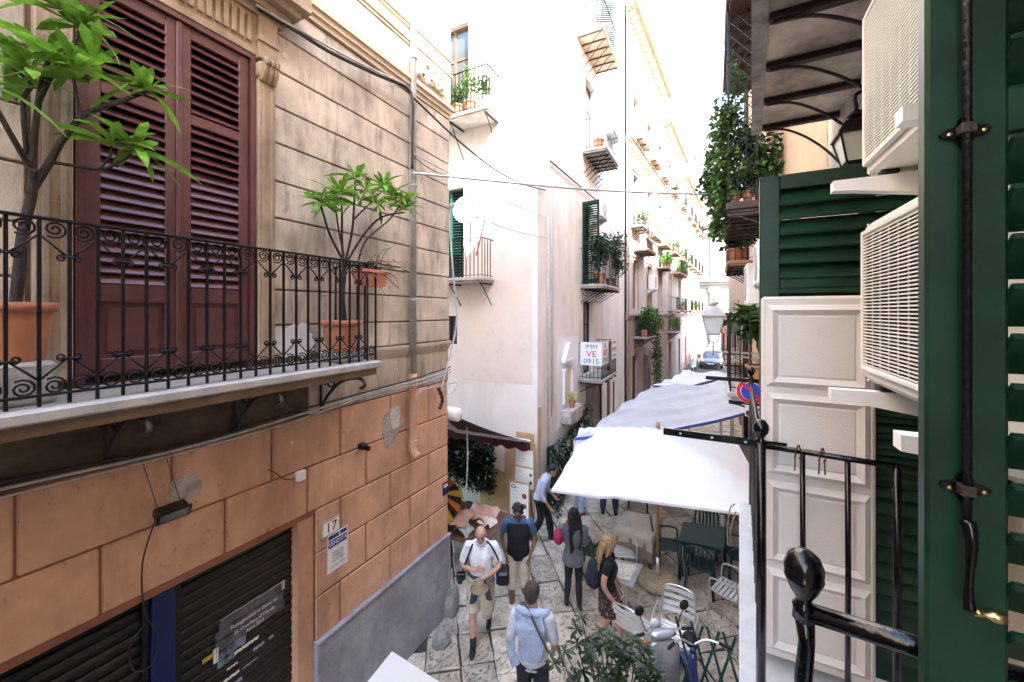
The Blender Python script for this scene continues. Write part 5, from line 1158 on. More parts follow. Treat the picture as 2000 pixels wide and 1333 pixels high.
for k in range(4):
    a = k * math.pi / 2 + .5; MB().tube(curve([(c3.x, c3.y, .12), (c3.x + .18 * math.cos(a), c3.y + .18 * math.sin(a), .07), (c3.x + .3 * math.cos(a), c3.y + .3 * math.sin(a), .0)], 4), .018, 8).build('foot', alu, ta, True)
m_ = MB(); N = 10; m_.grid([[at_[0].lerp(at_[1], .12 + .7 * i / N).lerp(at_[3].lerp(at_[2], .12 + .7 * i / N), .15 + .7 * j / N) + Vector((0, 0, .004 + .012 * abs(math.sin(i * 1.3)) * abs(math.cos(j * .9)))) for i in range(N + 1)] for j in range(N + 1)])
tag(m_.build('tourist_map', mat('printed_map', (.72, .68, .55), .8, .25, 30), None, True), 'unfolded paper map lying on the small metal table', 'map')
# green expanding trellis in front of the slab
tr = thing('trellis', 'green expanding wooden trellis standing beside the marble slab edge', 'trellis', (.1, 5.2, 0))
for k in range(7):
    x = -.42 + k * .17
    MB().obox((x, 5.18, .05), (x + .30, 5.18, 1.12), .028, .010, (0, 1, 0)).build('lath', green_dk, tr); MB().obox((x + .30, 5.20, .05), (x, 5.20, 1.12), .028, .010, (0, 1, 0)).build('lath', green_dk, tr)
# ================================================================ people (local frame: facing +y, right hand at +x)
def remeshed(mb, voxel, smooth=4):
    me = mb.mesh('tmp'); o = bpy.data.objects.new('tmp', me); COL.objects.link(o)
    m = o.modifiers.new('r', 'REMESH'); m.mode = 'VOXEL'; m.voxel_size = voxel
    if smooth: s = o.modifiers.new('s', 'SMOOTH'); s.iterations = smooth; s.factor = .5
    dg = bpy.context.evaluated_depsgraph_get(); out = bpy.data.meshes.new_from_object(o.evaluated_get(dg))
    bpy.data.objects.remove(o); bpy.data.meshes.remove(me); out.polygons.foreach_set('use_smooth', [True] * len(out.polygons)); return out
def ell(mb, c, r, n=14, k=9):
    c = Vector(c); prof = [(max(.0005, math.sin(math.pi * i / k)), -math.cos(math.pi * i / k)) for i in range(k + 1)]; vs = []; fs = []
    for a, h in prof:
        for j in range(n): q = 2 * math.pi * j / n; vs.append(c + Vector((math.cos(q) * a * r[0], math.sin(q) * a * r[1], h * r[2])))
    for i in range(k):
        for j in range(n): fs.append((i * n + j, i * n + (j + 1) % n, (i + 1) * n + (j + 1) % n, (i + 1) * n + j))
    fs.append(tuple(range(n))[::-1]); fs.append(tuple(k * n + j for j in range(n))); mb.add(vs, fs)
SKIN = {'fair': mat('fair_skin', (.52, .30, .21), .5, .06, 9), 'tan': mat('tan_skin', (.36, .19, .12), .5, .06, 9), 'brown': mat('brown_skin', (.17, .085, .05), .5, .06, 9)}
def cloth(name, col, var=.06, sc=8, b=.3): return mat('cloth_' + name, col, .9, .14, 7, .75, 20)
DEF = dict(pel=(0, 0, .95), wai=(0, 0, 1.10), che=(0, .0, 1.28), sho=(0, -.01, 1.42), nek=(0, .0, 1.48), hed=(0, .02, 1.62),
    rs=(.185, -.01, 1.41), ls=(-.185, -.01, 1.41), re=(.23, -.03, 1.12), le=(-.23, -.03, 1.12), rw=(.24, .05, .87), lw=(-.24, .05, .87),
    rh=(.09, 0, .90), lh=(-.09, 0, .90), rk=(.10, .02, .49), lk=(-.10, .02, .49), ra=(.10, -.02, .08), la=(-.10, -.02, .08), rt=(0, 1), lt=(0, 1), rhd=None, lhd=None)
def person(label, px, py, face_to, H, skin, pose, wear, hair, group=None, ground=0.0):
    J = dict(DEF); J.update(pose); Vv = {k: (Vector(v) if isinstance(v, tuple) and len(v) == 3 else v) for k, v in J.items()}
    p = at(px, py, z=ground); q = at(*face_to, z=ground) if isinstance(face_to, tuple) else None
    rz = fac(p, q) if q is not None else face_to
    t = thing('person', label, 'person', (p.x, p.y, 0), rz); t.scale = (H / 1.75,) * 3; WM[t.name] = WM[t.name] @ Matrix.Scale(H / 1.75, 4)
    g = Vv; tor = [Vector((0, 0, -.10)) + g['pel'], g['pel'], g['wai'], g['che'], g['sho'], g['nek']]
    def torso(mb, add=0, lo=0, fem=wear.get('fem', 0), hi=6):
        R_ = [(.10, .12), (.115, .165), (.10 - .012 * fem, .142 - .018 * fem), (.118, .165 - .012 * fem), (.085, .165 - .02 * fem), (.056, .06)]
        R_ = [(a + add + wear.get('belly', 0) * (i in (1, 2)) * 1.0, b + add + wear.get('belly', 0) * .4 * (i in (1, 2))) for i, (a, b) in enumerate(R_)]
        mb.tube(tor[lo:hi], R_[lo:hi], 16)
    def arm(mb, s, f0, f1, add=0):
        P = [g[s + 's'], g[s + 'e'], g[s + 'w']]; C = curve(P, 6); k = len(C); r0, r1, r2 = .052, .042, .027
        i0, i1 = int(f0 * (k - 1)), max(int(f1 * (k - 1)), 2); rs_ = [(r0 + (r1 - r0) * i / 6 if i <= 6 else r1 + (r2 - r1) * (i - 6) / 6) + add for i in range(k)]
        mb.tube(C[i0:i1 + 1], rs_[i0:i1 + 1], 10)
    def leg(mb, s, f0, f1, add=0, flare=0):
        P = [g[s + 'h'], g[s + 'k'], g[s + 'a']]; C = curve(P, 6); k = len(C); rs_ = [.088, .084, .078, .072, .066, .060, .056, .057, .058, .053, .046, .040, .036]
        i0, i1 = int(f0 * (k - 1)), int(round(f1 * (k - 1))); mb.tube(C[i0:i1 + 1], [rs_[i] + add + flare * i / k for i in range(i0, i1 + 1)], 12)
    b = MB(); torso(b)
    b.tube([g['sho'] + Vector((0, 0, .0)), g['nek'], g['nek'].lerp(g['hed'], .55)], [.062, .053, .052], 12)
    hd = g['hed']; fw = Vector((0, 1, 0)); tilt = wear.get('tilt', 0); ct, st_ = math.cos(tilt), math.sin(tilt); tn = wear.get('turn', 0)
    HM = Matrix.Translation(hd) @ Matrix.Rotation(tn, 4, 'Z') @ Matrix.Rotation(-tilt, 4, 'X'); hb = MB(HM)
    ell(hb, (0, -.005, .03), (.076, .096, .098)); ell(hb, (0, .028, -.045), (.056, .062, .072)); ell(hb, (0, .097, -.015), (.013, .018, .024), 8, 6); ell(hb, (0, .082, -.1), (.026, .02, .02), 8, 6); ell(hb, (0, .084, -.058), (.024, .012, .012), 8, 6)
    for s in (-1, 1): ell(hb, (s * .079, .0, -.005), (.010, .02, .032), 8, 6)
    b.v += [v for v in hb.v]; o_ = len(b.v) - len(hb.v); b.f += [tuple(i + o_ for i in f) for f in hb.f]
    for s in ('r', 'l'):
        arm(b, s, 0, 1); leg(b, s, 0, 1); ell(b, g[s + 's'] + Vector((0, 0, -.01)), (.058, .055, .058), 10, 7)
        w = g[s + 'w']; d = (g[s + 'hd'] - w).normalized() if g.get(s + 'hd') is not None else (w - g[s + 'e']).normalized(); sg = 1 if s == 'r' else -1
        x = d.cross(Vector((0, 1, .2))); x = (x if x.length > .2 else d.cross(Vector((1, 0, 0)))).normalized(); y = x.cross(d).normalized()
        b.tube([w - d * .02, w + d * .03, w + d * .09], [(.018, .026), (.016, .036), (.014, .04)], 10)
        for k in range(4):
            o = w + d * .085 + x * ((k - 1.5) * .020); L = (.062, .075, .07, .052)[k]; b.tube([o, o + d * L * .5 + y * .008, o + d * L * .8 + y * .028, o + d * L + y * .045], [.0095, .009, .0085, .007], 6)
        o = w + d * .03 + x * (-.036); b.tube([o, o + d * .03 - x * .02 + y * .01, o + d * .06 - x * .022 + y * .03], [.012, .011, .008], 6)
        an = g[s + 'a']; tv = g[s + 't']; td = Vector((tv[0], tv[1], 0)).normalized(); b.tube([an + Vector((0, 0, .02)), an - td * .03 + Vector((0, 0, -.02)), an + td * .05 + Vector((0, 0, -.04)), an + td * .15 + Vector((0, 0, -.055))], [.04, .042, .04, .025], 10)
    me = remeshed(b, .0095, 2); me.materials.append(SKIN[skin]); link('body', me, t, local=True)
    # face
    e = MB(HM)
    for s in (-1, 1): ell(e, (s * .031, .083, .012), (.013, .008, .006), 8, 5)
    e.build('eyes', ink_k, t, True, kind='stuff', local=True); e = MB(HM)
    for s in (-1, 1): e.tube([(s * .016, .092, .036), (s * .033, .09, .042), (s * .05, .078, .036)], .005, 5)
    e.build('eyebrows', hair[1], t, True, kind='stuff', local=True); MB(HM).tube([(-.022, .088, -.062), (0, .096, -.060), (.022, .088, -.062)], .005, 5).build('mouth', mat('lips', (.35, .12, .1), .5), t, True, local=True)
    # hair
    style, hm = hair[0], hair[1]
    if style != 'bald':
        h = MB(HM); ell(h, (0, -.022, .048), (.087, .098, .094)); 
        if style in ('short', 'curly'):
            ell(h, (0, -.055, .0), (.078, .066, .085))
            if style == 'curly':
                rr = random.Random(3)
                for _ in range(46):
                    a, c_ = rr.uniform(0, 6.28), rr.uniform(-.1, 1); s_ = math.sqrt(max(0, 1 - c_ * c_)); y_ = math.sin(a) * s_
                    if y_ > .55 and c_ < .55: continue
                    ell(h, (.086 * math.cos(a) * s_, -.02 + .096 * y_, .045 + .095 * c_), (.026, .026, .024), 6, 5)
        if style == 'long':
            L = hair[2] if len(hair) > 2 else .5
            ell(h, (0, -.05, -.02), (.088, .075, .11))
            for k in range(9):
                x_ = (k - 4) * .021; h.tube(curve([(x_, -.075 - .02 * math.cos(k), .02), (x_ * 1.2, -.105, -.15), (x_ * 1.15 + .01 * math.sin(k * 2), -.115, -.15 - (L - .15) * .6), (x_ * .9, -.10, -.12 - L + .03 * math.sin(k * 3))], 5), [.026] * 10 + [.02] * 5 + [.008], 6)
            for s in (-1, 1): h.tube(curve([(s * .07, .0, .06), (s * .088, .0, -.05), (s * .09, -.02, -.16), (s * .08, .0, -.26)], 5), [.025] * 10 + [.02] * 5 + [.008], 6)
        hmesh = remeshed(h, .008, 2); hmesh.materials.append(hm); link('hair', hmesh, t, local=True)
    # clothing
    def garment(name, f, m, vox=.012, sm=5):
        mb = MB(); f(mb); me2 = remeshed(mb, vox, sm); me2.materials.append(m); return link(name, me2, t, local=True)
    if 'top' in wear:
        m, sl = wear['top']
        def f(mb):
            torso(mb, .016, 0 if wear.get('untuck', 1) else 1); 
            for s in ('r', 'l'): arm(mb, s, 0, sl, .017); ell(mb, g[s + 's'] + Vector((0, 0, -.01)), (.072, .07, .07), 10, 7)
            if wear.get('collar'): mb.tube([g['nek'] - Vector((0, 0, .03)), g['nek'] + Vector((0, 0, .025))], [.075, .066], 12)
        garment('top', f, m)
    if 'vest' in wear:
        def f(mb): torso(mb, .032, 0, 0, 5)
        garment('vest', f, wear['vest'])
    if 'bottom' in wear:
        m, ln, ad = wear['bottom']
        def f(mb):
            mb.tube([g['pel'] + Vector((0, 0, -.13)), g['pel'] + Vector((0, 0, -.05)), g['pel'] + Vector((0, 0, .07))], [(.10, .13), (.125, .178), (.112, .158)], 16)
            for s in ('r', 'l'): leg(mb, s, 0, ln, ad, ad * .6)
        garment('bottom', f, m)
    if 'skirt' in wear:
        m, ln = wear['skirt']
        def f(mb):
            lo_ = (g['rk'] + g['lk']) / 2; a = g['pel'] + Vector((0, 0, .06)); bt_ = g['pel'].lerp(lo_, ln); mb.tube([a, g['pel'], bt_], [(.11, .15), (.135, .18), (.2, .2)], 18)
        garment('skirt', f, m)
    if 'shoe' in wear:
        for s in ('r', 'l'):
            def f(mb):
                an = g[s + 'a']; tv = g[s + 't']; td = Vector((tv[0], tv[1], 0)).normalized(); lift = an.z - .08
                mb.tube([an - td * .065 + Vector((0, 0, -.045)), an - td * .03 + Vector((0, 0, -.035)), an + td * .06 + Vector((0, 0, -.04)), an + td * .14 + Vector((0, 0, -.05)), an + td * .19 + Vector((0, 0, -.058))], [.03, .045, .046, .04, .02], 10); mb.tube([an + Vector((0, 0, -.05)), an + Vector((0, 0, .03))], [.044, .047], 10)
            garment('shoe', f, wear['shoe'], .010, 3)
    if 'sock' in wear:
        for s in ('r', 'l'): 
            P = [g[s + 'k'].lerp(g[s + 'a'], .74), g[s + 'a']]; MB().tube(P, [.047, .045], 10).build('sock', wear['sock'], t, True, local=True)
    return t, g, HM
blackc = cloth('black', (.006, .006, .007)); beige = cloth('beige', (.55, .47, .36)); whitec = cloth('white', (.80, .80, .82)); navy = cloth('navy', (.02, .026, .045)); hair_k = mat('black_hair', (.005, .004, .004), .4, .3, 40, .8, 70); hair_b = mat('brown_grey_hair', (.06, .042, .032), .5, .4, 60, .8, 70); hair_bl = mat('blond_hair', (.36, .24, .11), .4, .5, 60, .8, 70)
leather = mat('black_leather', (.006, .006, .007), .4, .2, 9); lshoe = cloth('pale_canvas', (.45, .42, .34))
DN = (940, 1600)
# 1 bald man with a hat
t, g, HM = person('bald bearded man in white T-shirt and beige shorts holding a hat', 940, 1247, (900, 1600), 1.74, 'fair',
    dict(hed=(0, .075, 1.595), nek=(0, .02, 1.475), che=(0, .015, 1.28), rs=(.19, 0, 1.40), ls=(-.19, 0, 1.40), re=(.27, .05, 1.14), rw=(.06, .23, 1.16), rhd=Vector((-.06, .25, 1.20)), le=(-.27, .06, 1.14), lw=(-.05, .25, 1.06), lhd=Vector((.07, .26, 1.02)),
         rk=(.11, .13, .50), ra=(.10, .20, .08), lk=(-.10, .05, .47), la=(-.10, -.24, .14)), dict(top=(whitec, .42), bottom=(beige, .52, .035), shoe=leather, sock=navy, tilt=.45, belly=.035), ('bald', hair_b))
MB(HM).tube([(-.06, .07, -.07), (-.04, .09, -.10), (0, .1, -.115), (.04, .09, -.10), (.06, .07, -.07)], .018, 6).build('beard', mat('white_beard', (.6, .58, .55), .8), t, True, local=True)
j = MB(); j.tube(curve([(-.15, .06, 1.0), (0, .17, .99), (.15, .06, 1.0), (.17, -.06, 1.01), (0, -.16, 1.02), (-.17, -.06, 1.01), (-.15, .06, 1.0)], 5), .035, 8); j.tube(curve([(.02, .16, .98), (.07, .19, .85), (.1, .18, .66)], 5), [(.02, .06)] * 11, 8); j.tube(curve([(-.02, .16, .98), (-.1, .19, .86), (-.13, .16, .7)], 5), [(.02, .05)] * 11, 8); j.build('jacket_round_waist', cloth('slate', (.055, .065, .085)), t, True, local=True)
M1 = WM[t.name]
def held(name, mb, m, label, cat, M): mb.M = M; pass
h = MB(M1); hx = Vector((.0, .33, .98)); h.lathe([(.0, .10), (.05, .098), (.075, .08), (.085, .02), (.13, .0), (.135, -.005), (.085, .012)], hx, 18, 'z', False); ht = h.build('hat', cloth('khaki', (.26, .19, .11)), None, True); tag(ht, 'khaki sun hat held at the waist by the bald man', 'hat')
bg_ = thing('camera_bag', 'black and blue camera bag hanging at the bald man\'s hip', 'bag', tuple(M1 @ Vector((-.32, .02, .9))))
MB(M1).cbox(-.42, -.24, -.12, .14, .86, 1.06, .03).build('bag_body', leather, bg_); MB(M1).cbox(-.245, -.225, -.1, .12, .88, 1.04, .008).build('bag_side', cloth('blue_nylon', (.02, .05, .3)), bg_); MB(M1).tube(curve([(-.3, .0, 1.05), (-.24, .12, 1.3), (-.12, .06, 1.46), (.02, -.1, 1.44)], 6), [(.005, .018)] * 19, 6).build('strap', leather, bg_, True)
cm = thing('camera', 'black camera hanging at the other hip of the bald man', 'camera', tuple(M1 @ Vector((.28, .1, .95))))
MB(M1).cbox(.23, .36, .02, .1, .92, 1.02, .012).build('camera_body', leather, cm); MB(M1).lathe([(.001, .0), (.04, 0), (.04, .08), (.035, .085), (.001, .08)], (.295, .1, .965), 14, 'y').build('lens', rubber, cm, True); MB(M1).tube(curve([(.28, .06, 1.02), (.2, .12, 1.25), (.12, .08, 1.46)], 6), [(.004, .014)] * 13, 6).build('strap', leather, cm, True)
# 2 man in a dark vest
t, g, HM = person('man in black utility vest over blue T-shirt and long beige shorts', 1012, 1190, (985, 1600), 1.76, 'brown',
    dict(hed=(0, .07, 1.60), nek=(0, .015, 1.478), re=(.27, -.06, 1.14), rw=(.20, .06, .93), le=(-.27, -.06, 1.14), lw=(-.20, .06, .93), rk=(.10, .10, .50), ra=(.09, .10, .08), lk=(-.10, .0, .48), la=(-.09, -.18, .11)),
    dict(top=(cloth('denim_blue', (.05, .10, .22)), .40), vest=blackc, bottom=(beige, .62, .032), shoe=lshoe, sock=whitec, tilt=.5), ('curly', hair_k))
MB().cbox(-.15, -.03, .140, .160, 1.02, 1.12, .006).build('vest_pocket', blackc, t, local=True); MB().cbox(.03, .15, .140, .160, 1.02, 1.12, .006).build('vest_pocket', blackc, t, local=True)
MB(HM).tube([(-.08, .06, .012), (-.04, .1, .012), (0, .103, .014), (.04, .1, .012), (.08, .06, .012)], [(.014, .006)] * 5, 6).build('sunglasses', ink_k, t, True, local=True)
# 3 man in a pale shirt bending forward
person('man in pale lavender shirt and black trousers walking stooped past the menu board', 1055, 1056, (1180, 1075), 1.72, 'tan',
    dict(pel=(0, -.02, .95), wai=(0, .02, 1.09), che=(0, .09, 1.26), sho=(0, .14, 1.38), nek=(0, .19, 1.44), hed=(0, .27, 1.54), rs=(.18, .14, 1.36), ls=(-.18, .14, 1.36), re=(.22, .08, 1.09), rw=(.22, .22, .88), le=(-.22, .1, 1.09), lw=(-.2, .26, .92), rk=(.1, .02, .49), ra=(.1, -.22, .12), lk=(-.1, .16, .5), la=(-.1, .22, .08)),
    dict(top=(cloth('lavender', (.47, .49, .60)), .78), bottom=(blackc, .98, .018), shoe=leather, tilt=.45, collar=1), ('short', hair_k))
# 4 woman with long black hair
t, g, HM = person('woman with waist-long black hair in grey tunic and leggings', 1120, 1188, (1110, 900), 1.64, 'tan',
    dict(le=(-.22, .08, 1.13), lw=(-.13, .2, 1.36), lhd=Vector((-.06, .16, 1.46)), re=(.2, .05, 1.12), rw=(.1, .2, 1.05), rk=(.09, .0, .49), ra=(.1, -.05, .08), lk=(-.09, .04, .49), la=(-.12, .08, .08)),
    dict(top=(cloth('grey_tunic', (.13, .13, .145)), .55), bottom=(cloth('charcoal', (.022, .022, .027)), .98, .004), skirt=(cloth('grey_tunic', (.13, .13, .145)), .28), shoe=leather, fem=1, turn=.3), ('long', hair_k, .52))
rb_ = MB(WM[t.name]); ell(rb_, (-.26, .02, 1.22), (.09, .14, .13), 14, 9); tag(rb_.build('shoulder_bag', cloth('crimson', (.34, .015, .05)), None, True), 'crimson shoulder bag under the arm of the long-haired woman', 'bag')
# 5 blond woman with backpack
skirt_m = mat('floral_print', (.016, .013, .014), .9, .2, 9, chips=(34, .56), chip_col=(.5, .22, .16))
t, g, HM = person('blond woman in black top and floral skirt carrying a dark backpack', 1186, 1272, (1420, 1290), 1.66, 'fair',
    dict(re=(.21, -.08, 1.13), rw=(.2, .06, .90), le=(-.21, .08, 1.13), lw=(-.19, .2, .92), rk=(.09, .14, .50), ra=(.09, .16, .08), lk=(-.09, .04, .48), la=(-.09, -.22, .12)),
    dict(top=(blackc, .3), skirt=(skirt_m, .72), shoe=navy, fem=1, tilt=.15), ('long', hair_bl, .36))
bp_ = thing('backpack', 'dark blue backpack worn by the blond woman', 'backpack', tuple(WM[t.name] @ Vector((0, -.2, 1.1)))); q = MB(); ell(q, (0, -.2, 1.16), (.145, .11, .23), 16, 10); me = remeshed(q, .012, 2); me.materials.append(cloth('midnight', (.012, .016, .03))); link('pack', me, bp_, M=WM[t.name].copy())
q = MB(); ell(q, (0, -.27, 1.08), (.11, .06, .1), 12, 8); me = remeshed(q, .012, 2); me.materials.append(cloth('midnight', (.012, .016, .03))); link('front_pocket', me, bp_, M=WM[t.name].copy())
for s in (-1, 1): MB(WM[t.name]).tube(curve([(s * .1, -.15, 1.36), (s * .12, .0, 1.475), (s * .13, .12, 1.36), (s * .14, .05, 1.15), (s * .12, -.12, 1.0)], 5), [(.006, .022)] * 21, 6).build('strap', cloth('midnight', (.012, .016, .03)), bp_, True)
# 6 man with pullover over the shoulders, seen from behind
pm = at(1040, 1141, z=1.77)
t, g, HM = person('man seen from behind with pale blue pullover draped over his shoulders', 1040, 1446, (1085, 1100), 1.77, 'fair',
    dict(le=(-.25, -.02, 1.13), lw=(-.27, .08, .89), re=(.24, .02, 1.13), rw=(.22, .14, .92), hed=(0, .035, 1.625), rk=(.1, .05, .5), ra=(.1, .02, .08)),
    dict(top=(cloth('ice_white', (.62, .66, .74)), .5), bottom=(navy, .98, .016), shoe=leather, turn=-.35), ('short', hair_b))
q = MB(); pts = curve([(-.17, .07, 1.36), (-.165, -.01, 1.455), (-.07, -.075, 1.485), (.07, -.075, 1.485), (.165, -.01, 1.455), (.17, .08, 1.36)], 5); q.tube(pts, [.034 + .012 * math.sin(math.pi * i / (len(pts) - 1)) for i in range(len(pts))], 10)
q.tube([(0, -.085, 1.46), (0, -.118, 1.34), (0, -.112, 1.12), (0, -.118, .98)], [(.022, .13), (.026, .165), (.022, .15), (.018, .12)], 14)
q.tube(curve([(-.15, -.06, 1.44), (-.225, -.045, 1.25), (-.235, -.05, 1.02), (-.17, -.09, .88)], 5), [(.022, .055)] * 16, 10)
me = remeshed(q, .012, 4); me.materials.append(cloth('pale_blue', (.42, .50, .66))); o = link('pullover', me, t, local=True)
MB().tube(curve([(-.16, .1, 1.4), (-.08, -.04, 1.545), (.05, -.155, 1.42), (.2, -.17, 1.15)], 6), [(.006, .02)] * 19, 6).build('bag_strap', cloth('taupe', (.12, .10, .08)), t, True, local=True)
# 7, 8 two people standing beyond the parasol, only their legs in view
person('person in pale blue jeans and tan shoes beyond the parasol', 1130, 1003, (1240, 960), 1.7, 'tan', dict(la=(-.1, .12, .08)), dict(top=(cloth('khaki_shirt', (.3, .28, .22)), .5), bottom=(cloth('pale_jeans', (.36, .44, .58)), .97, .02), shoe=cloth('tan_shoe', (.25, .14, .07))), ('short', hair_b))
person('person in dark blue jeans and navy sneakers beyond the parasol', 1190, 1001, (1200, 1200), 1.74, 'fair', dict(rk=(.13, .02, .49), ra=(.15, -.02, .08), lk=(-.13, .02, .49), la=(-.15, -.02, .08)), dict(top=(cloth('dark_shirt', (.05, .06, .08)), .5), bottom=(cloth('dark_jeans', (.035, .065, .14)), .97, .02), shoe=navy), ('short', hair_k))
# ================================================================ street lanterns
def lantern(name, label, c, s, arm_to=None, hang=False, glassm=None):
    c = Vector(c); t = thing(name, label, 'street lamp', tuple(c)); g = glassm or milk; a, b, h = .155 * s, .095 * s, .27 * s     # glass frustum, c = centre of its lower rim
    for k in range(4):
        q0, q1 = math.pi / 4 + k * math.pi / 2, math.pi / 4 + (k + 1) * math.pi / 2; lo = [c + Vector((math.cos(q), math.sin(q), 0)) * b * 1.414 * .96 for q in (q0, q1)]; hi = [c + Vector((math.cos(q), math.sin(q), 0)) * a * 1.414 * .96 + Vector((0, 0, h)) for q in (q0, q1)]
        MB().add([lo[0], lo[1], hi[1], hi[0]], [(0, 1, 2, 3)]).build('glass_pane', g, t)
        q = q0; MB().obox(c + Vector((math.cos(q), math.sin(q), 0)) * b * 1.414, c + Vector((math.cos(q), math.sin(q), 0)) * a * 1.414 + Vector((0, 0, h)), .014 * s, .014 * s).build('frame_bar', zinc if not hang else iron, t)
    fm_ = zinc if not hang else iron
    def sq(r, z): return [c + Vector((math.cos(math.pi / 4 + k * math.pi / 2) * r * 1.414, math.sin(math.pi / 4 + k * math.pi / 2) * r * 1.414, z)) for k in range(4)]
    lv = [(a * 1.12, h), (a * 1.12, h + .02 * s), (a * .72, h + .13 * s), (a * .5, h + .15 * s), (a * .34, h + .17 * s)]
    m_ = MB(); vs = [p for r, z in lv for p in sq(r, z)]; m_.add(vs, [(i * 4 + j, i * 4 + (j + 1) % 4, i * 4 + 4 + (j + 1) % 4, i * 4 + 4 + j) for i in range(4) for j in range(4)] + [(3, 2, 1, 0), (16, 17, 18, 19)]); m_.build('roof', fm_, t)
    MB().lathe([(a * .3, 0), (a * .5, .03 * s), (a * .5, .06 * s), (a * .2, .08 * s), (a * .12, .1 * s), (a * .16, .12 * s), (.001, .145 * s)], c + Vector((0, 0, h + .17 * s)), 14).build('finial', fm_, t, True)
    m_ = MB(); vs = sq(b * 1.1, -.0) + sq(b * .8, -.03 * s); m_.add(vs, [(0, 1, 2, 3), (7, 6, 5, 4)] + [(j, (j + 1) % 4, 4 + (j + 1) % 4, 4 + j) for j in range(4)]); m_.build('lower_rim', fm_, t)
    if not hang:
        for k in range(4):
            q = math.pi / 4 + k * math.pi / 2; e = Vector((math.cos(q), math.sin(q), 0)); MB().tube(curve([c + e * b * 1.3, c + e * b * 1.2 + Vector((0, 0, -.1 * s)), c + e * .02 + Vector((0, 0, -.15 * s)), c + Vector((0, 0, -.16 * s))], 4), .009 * s, 6).build('cradle_arm', fm_, t, True)
        MB().tube([c + Vector((0, 0, -.13 * s)), c + Vector((0, 0, -.36 * s))], .014 * s, 10).build('stem', fm_, t, True)
        MB().lathe([(.012 * s, 0), (.035 * s, .03 * s), (.04 * s, .08 * s), (.02 * s, .13 * s), (.001, .14 * s)], c + Vector((0, 0, .02 * s)), 12).build('bulb', white_pl, t, True)
    if arm_to is not None:
        e = Vector(arm_to); z = c.z - .30 * s; p0 = Vector((c.x, c.y, z)); p1 = Vector((e.x, e.y, z)); u = (p1 - p0).normalized(); L = (p1 - p0).length
        m_ = MB(); m_.obox(p0, p1, .03 * s, .03 * s); m_.build('arm', fm_, t)
        m_ = MB(); m_.tube(curve([p0 + u * L * .30 + Vector((0, 0, -.05)), p0 + u * L * .5 + Vector((0, 0, -.08)), p0 + u * L * .75 + Vector((0, 0, -.22)), p1 + Vector((0, 0, -.34))], 5), .016 * s, 8); m_.tube(spiral(p0 + u * L * .3 + Vector((0, 0, -.09)), u, (0, 0, 1), .055, .012, 1.6, 1.5, 16, -1), .012 * s, 6); m_.tube(spiral(p0 + u * L * .8 + Vector((0, 0, -.11)), u, (0, 0, 1), .09, .02, 1.8, 2.5, 18), .011 * s, 6); m_.tube(spiral(p0 + u * L * .58 + Vector((0, 0, -.06)), u, (0, 0, 1), .05, .012, 1.5, 2.5, 14), .010 * s, 6); m_.build('scroll_bracket', fm_, t, True)
    return t
lc = at(1393, 651, d=6.0); lantern('street_lantern', 'grey four-sided street lantern with frosted glass on a scrolled wall arm', lc, .95, (RX, lc.y, 0))
l2 = at(1672, 318, x=.74); t = lantern('wall_lantern', 'black lantern hanging below the rusty balcony beams', l2, .58, None, True)
MB().tube(curve([l2 + Vector((0, 0, .33)), l2 + Vector((0, 0, .40)), l2 + Vector((.1, .03, .42)), (RX, l2.y + .05, l2.z + .34)], 5), .012, 8).build('wall_arm', iron, t, True)
p_ = FC @ Vector((uw(FC, 1268, 712)[0], .35, uw(FC, 1268, 712)[1])); t = lantern('wall_lantern', 'small black lantern beside the arched doorway of the row house', p_, 1.3, None, True); MB().tube([p_ + Vector((0, 0, .6)), FC @ Vector((uw(FC, 1268, 712)[0], 0, p_.z + .65))], .02, 6).build('wall_arm', iron, t)
# ================================================================ signs
ns = thing('no_parking_sign', 'round red and blue no-parking sign fixed beyond the balcony rail', 'road sign', tuple(at(1467, 765, d=5.0))); C0 = at(1467, 765, d=5.0); nv = Vector((0, -1, 0))
def disc(r, dy, m, name, par, c=C0): return MB().lathe([(r, 0), (r, -.004), (.001, -.004)], c + Vector((0, dy, 0)), 36, 'y').build(name, m, par)
K = .58
disc(.285 * K, 0, white_pl, 'plate', ns); disc(.278 * K, -.004, sign_r, 'red_ring', ns); disc(.205 * K, -.008, white_pl, 'white_ring', ns); disc(.195 * K, -.012, sign_b, 'blue_field', ns)
MB().obox(C0 + Vector((-.17, -.019, .17)), C0 + Vector((.17, -.019, -.17)), .065, .004, (0, 1, 0)).build('red_slash', sign_r, ns) if False else MB().prism([(-.20 * K, .155 * K), (-.155 * K, .20 * K), (.20 * K, -.155 * K), (.155 * K, -.20 * K)], C0 + Vector((0, -.0165, 0)), (1, 0, 0), (0, 0, 1), (0, -.003, 0)).build('red_slash', sign_r, ns)
MB().box(C0.x - .02, RX, C0.y + .01, C0.y + .03, C0.z - .02, C0.z + .02).build('wall_strut', zinc, ns)
ps = at(1473, 803, d=5.0); sp_ = thing('tow_away_plate', 'small white tow-away plate under the round road sign', 'road sign', tuple(ps)); MB().cbox(ps.x - .1, ps.x + .12, ps.y, ps.y + .006, ps.z - .08, ps.z + .065, .002).build('plate', white_pl, sp_)
m_ = MB(); m_.obox(ps + Vector((-.09, -.004, -.05)), ps + Vector((.05, -.004, -.05)), .03, .002, (0, 1, 0)); m_.obox(ps + Vector((-.02, -.004, -.03)), ps + Vector((.08, -.004, .05)), .018, .002, (0, 1, 0)); m_.obox(ps + Vector((-.09, -.0042, -.02)), ps + Vector((-.02, -.0042, -.02)), .03, .002, (0, 1, 0)); m_.build('tow_symbol', ink_k, sp_)
MB().box(ps.x + .1, RX, ps.y + .008, ps.y + .02, ps.z - .02, ps.z).build('wall_strut', zinc, sp_)
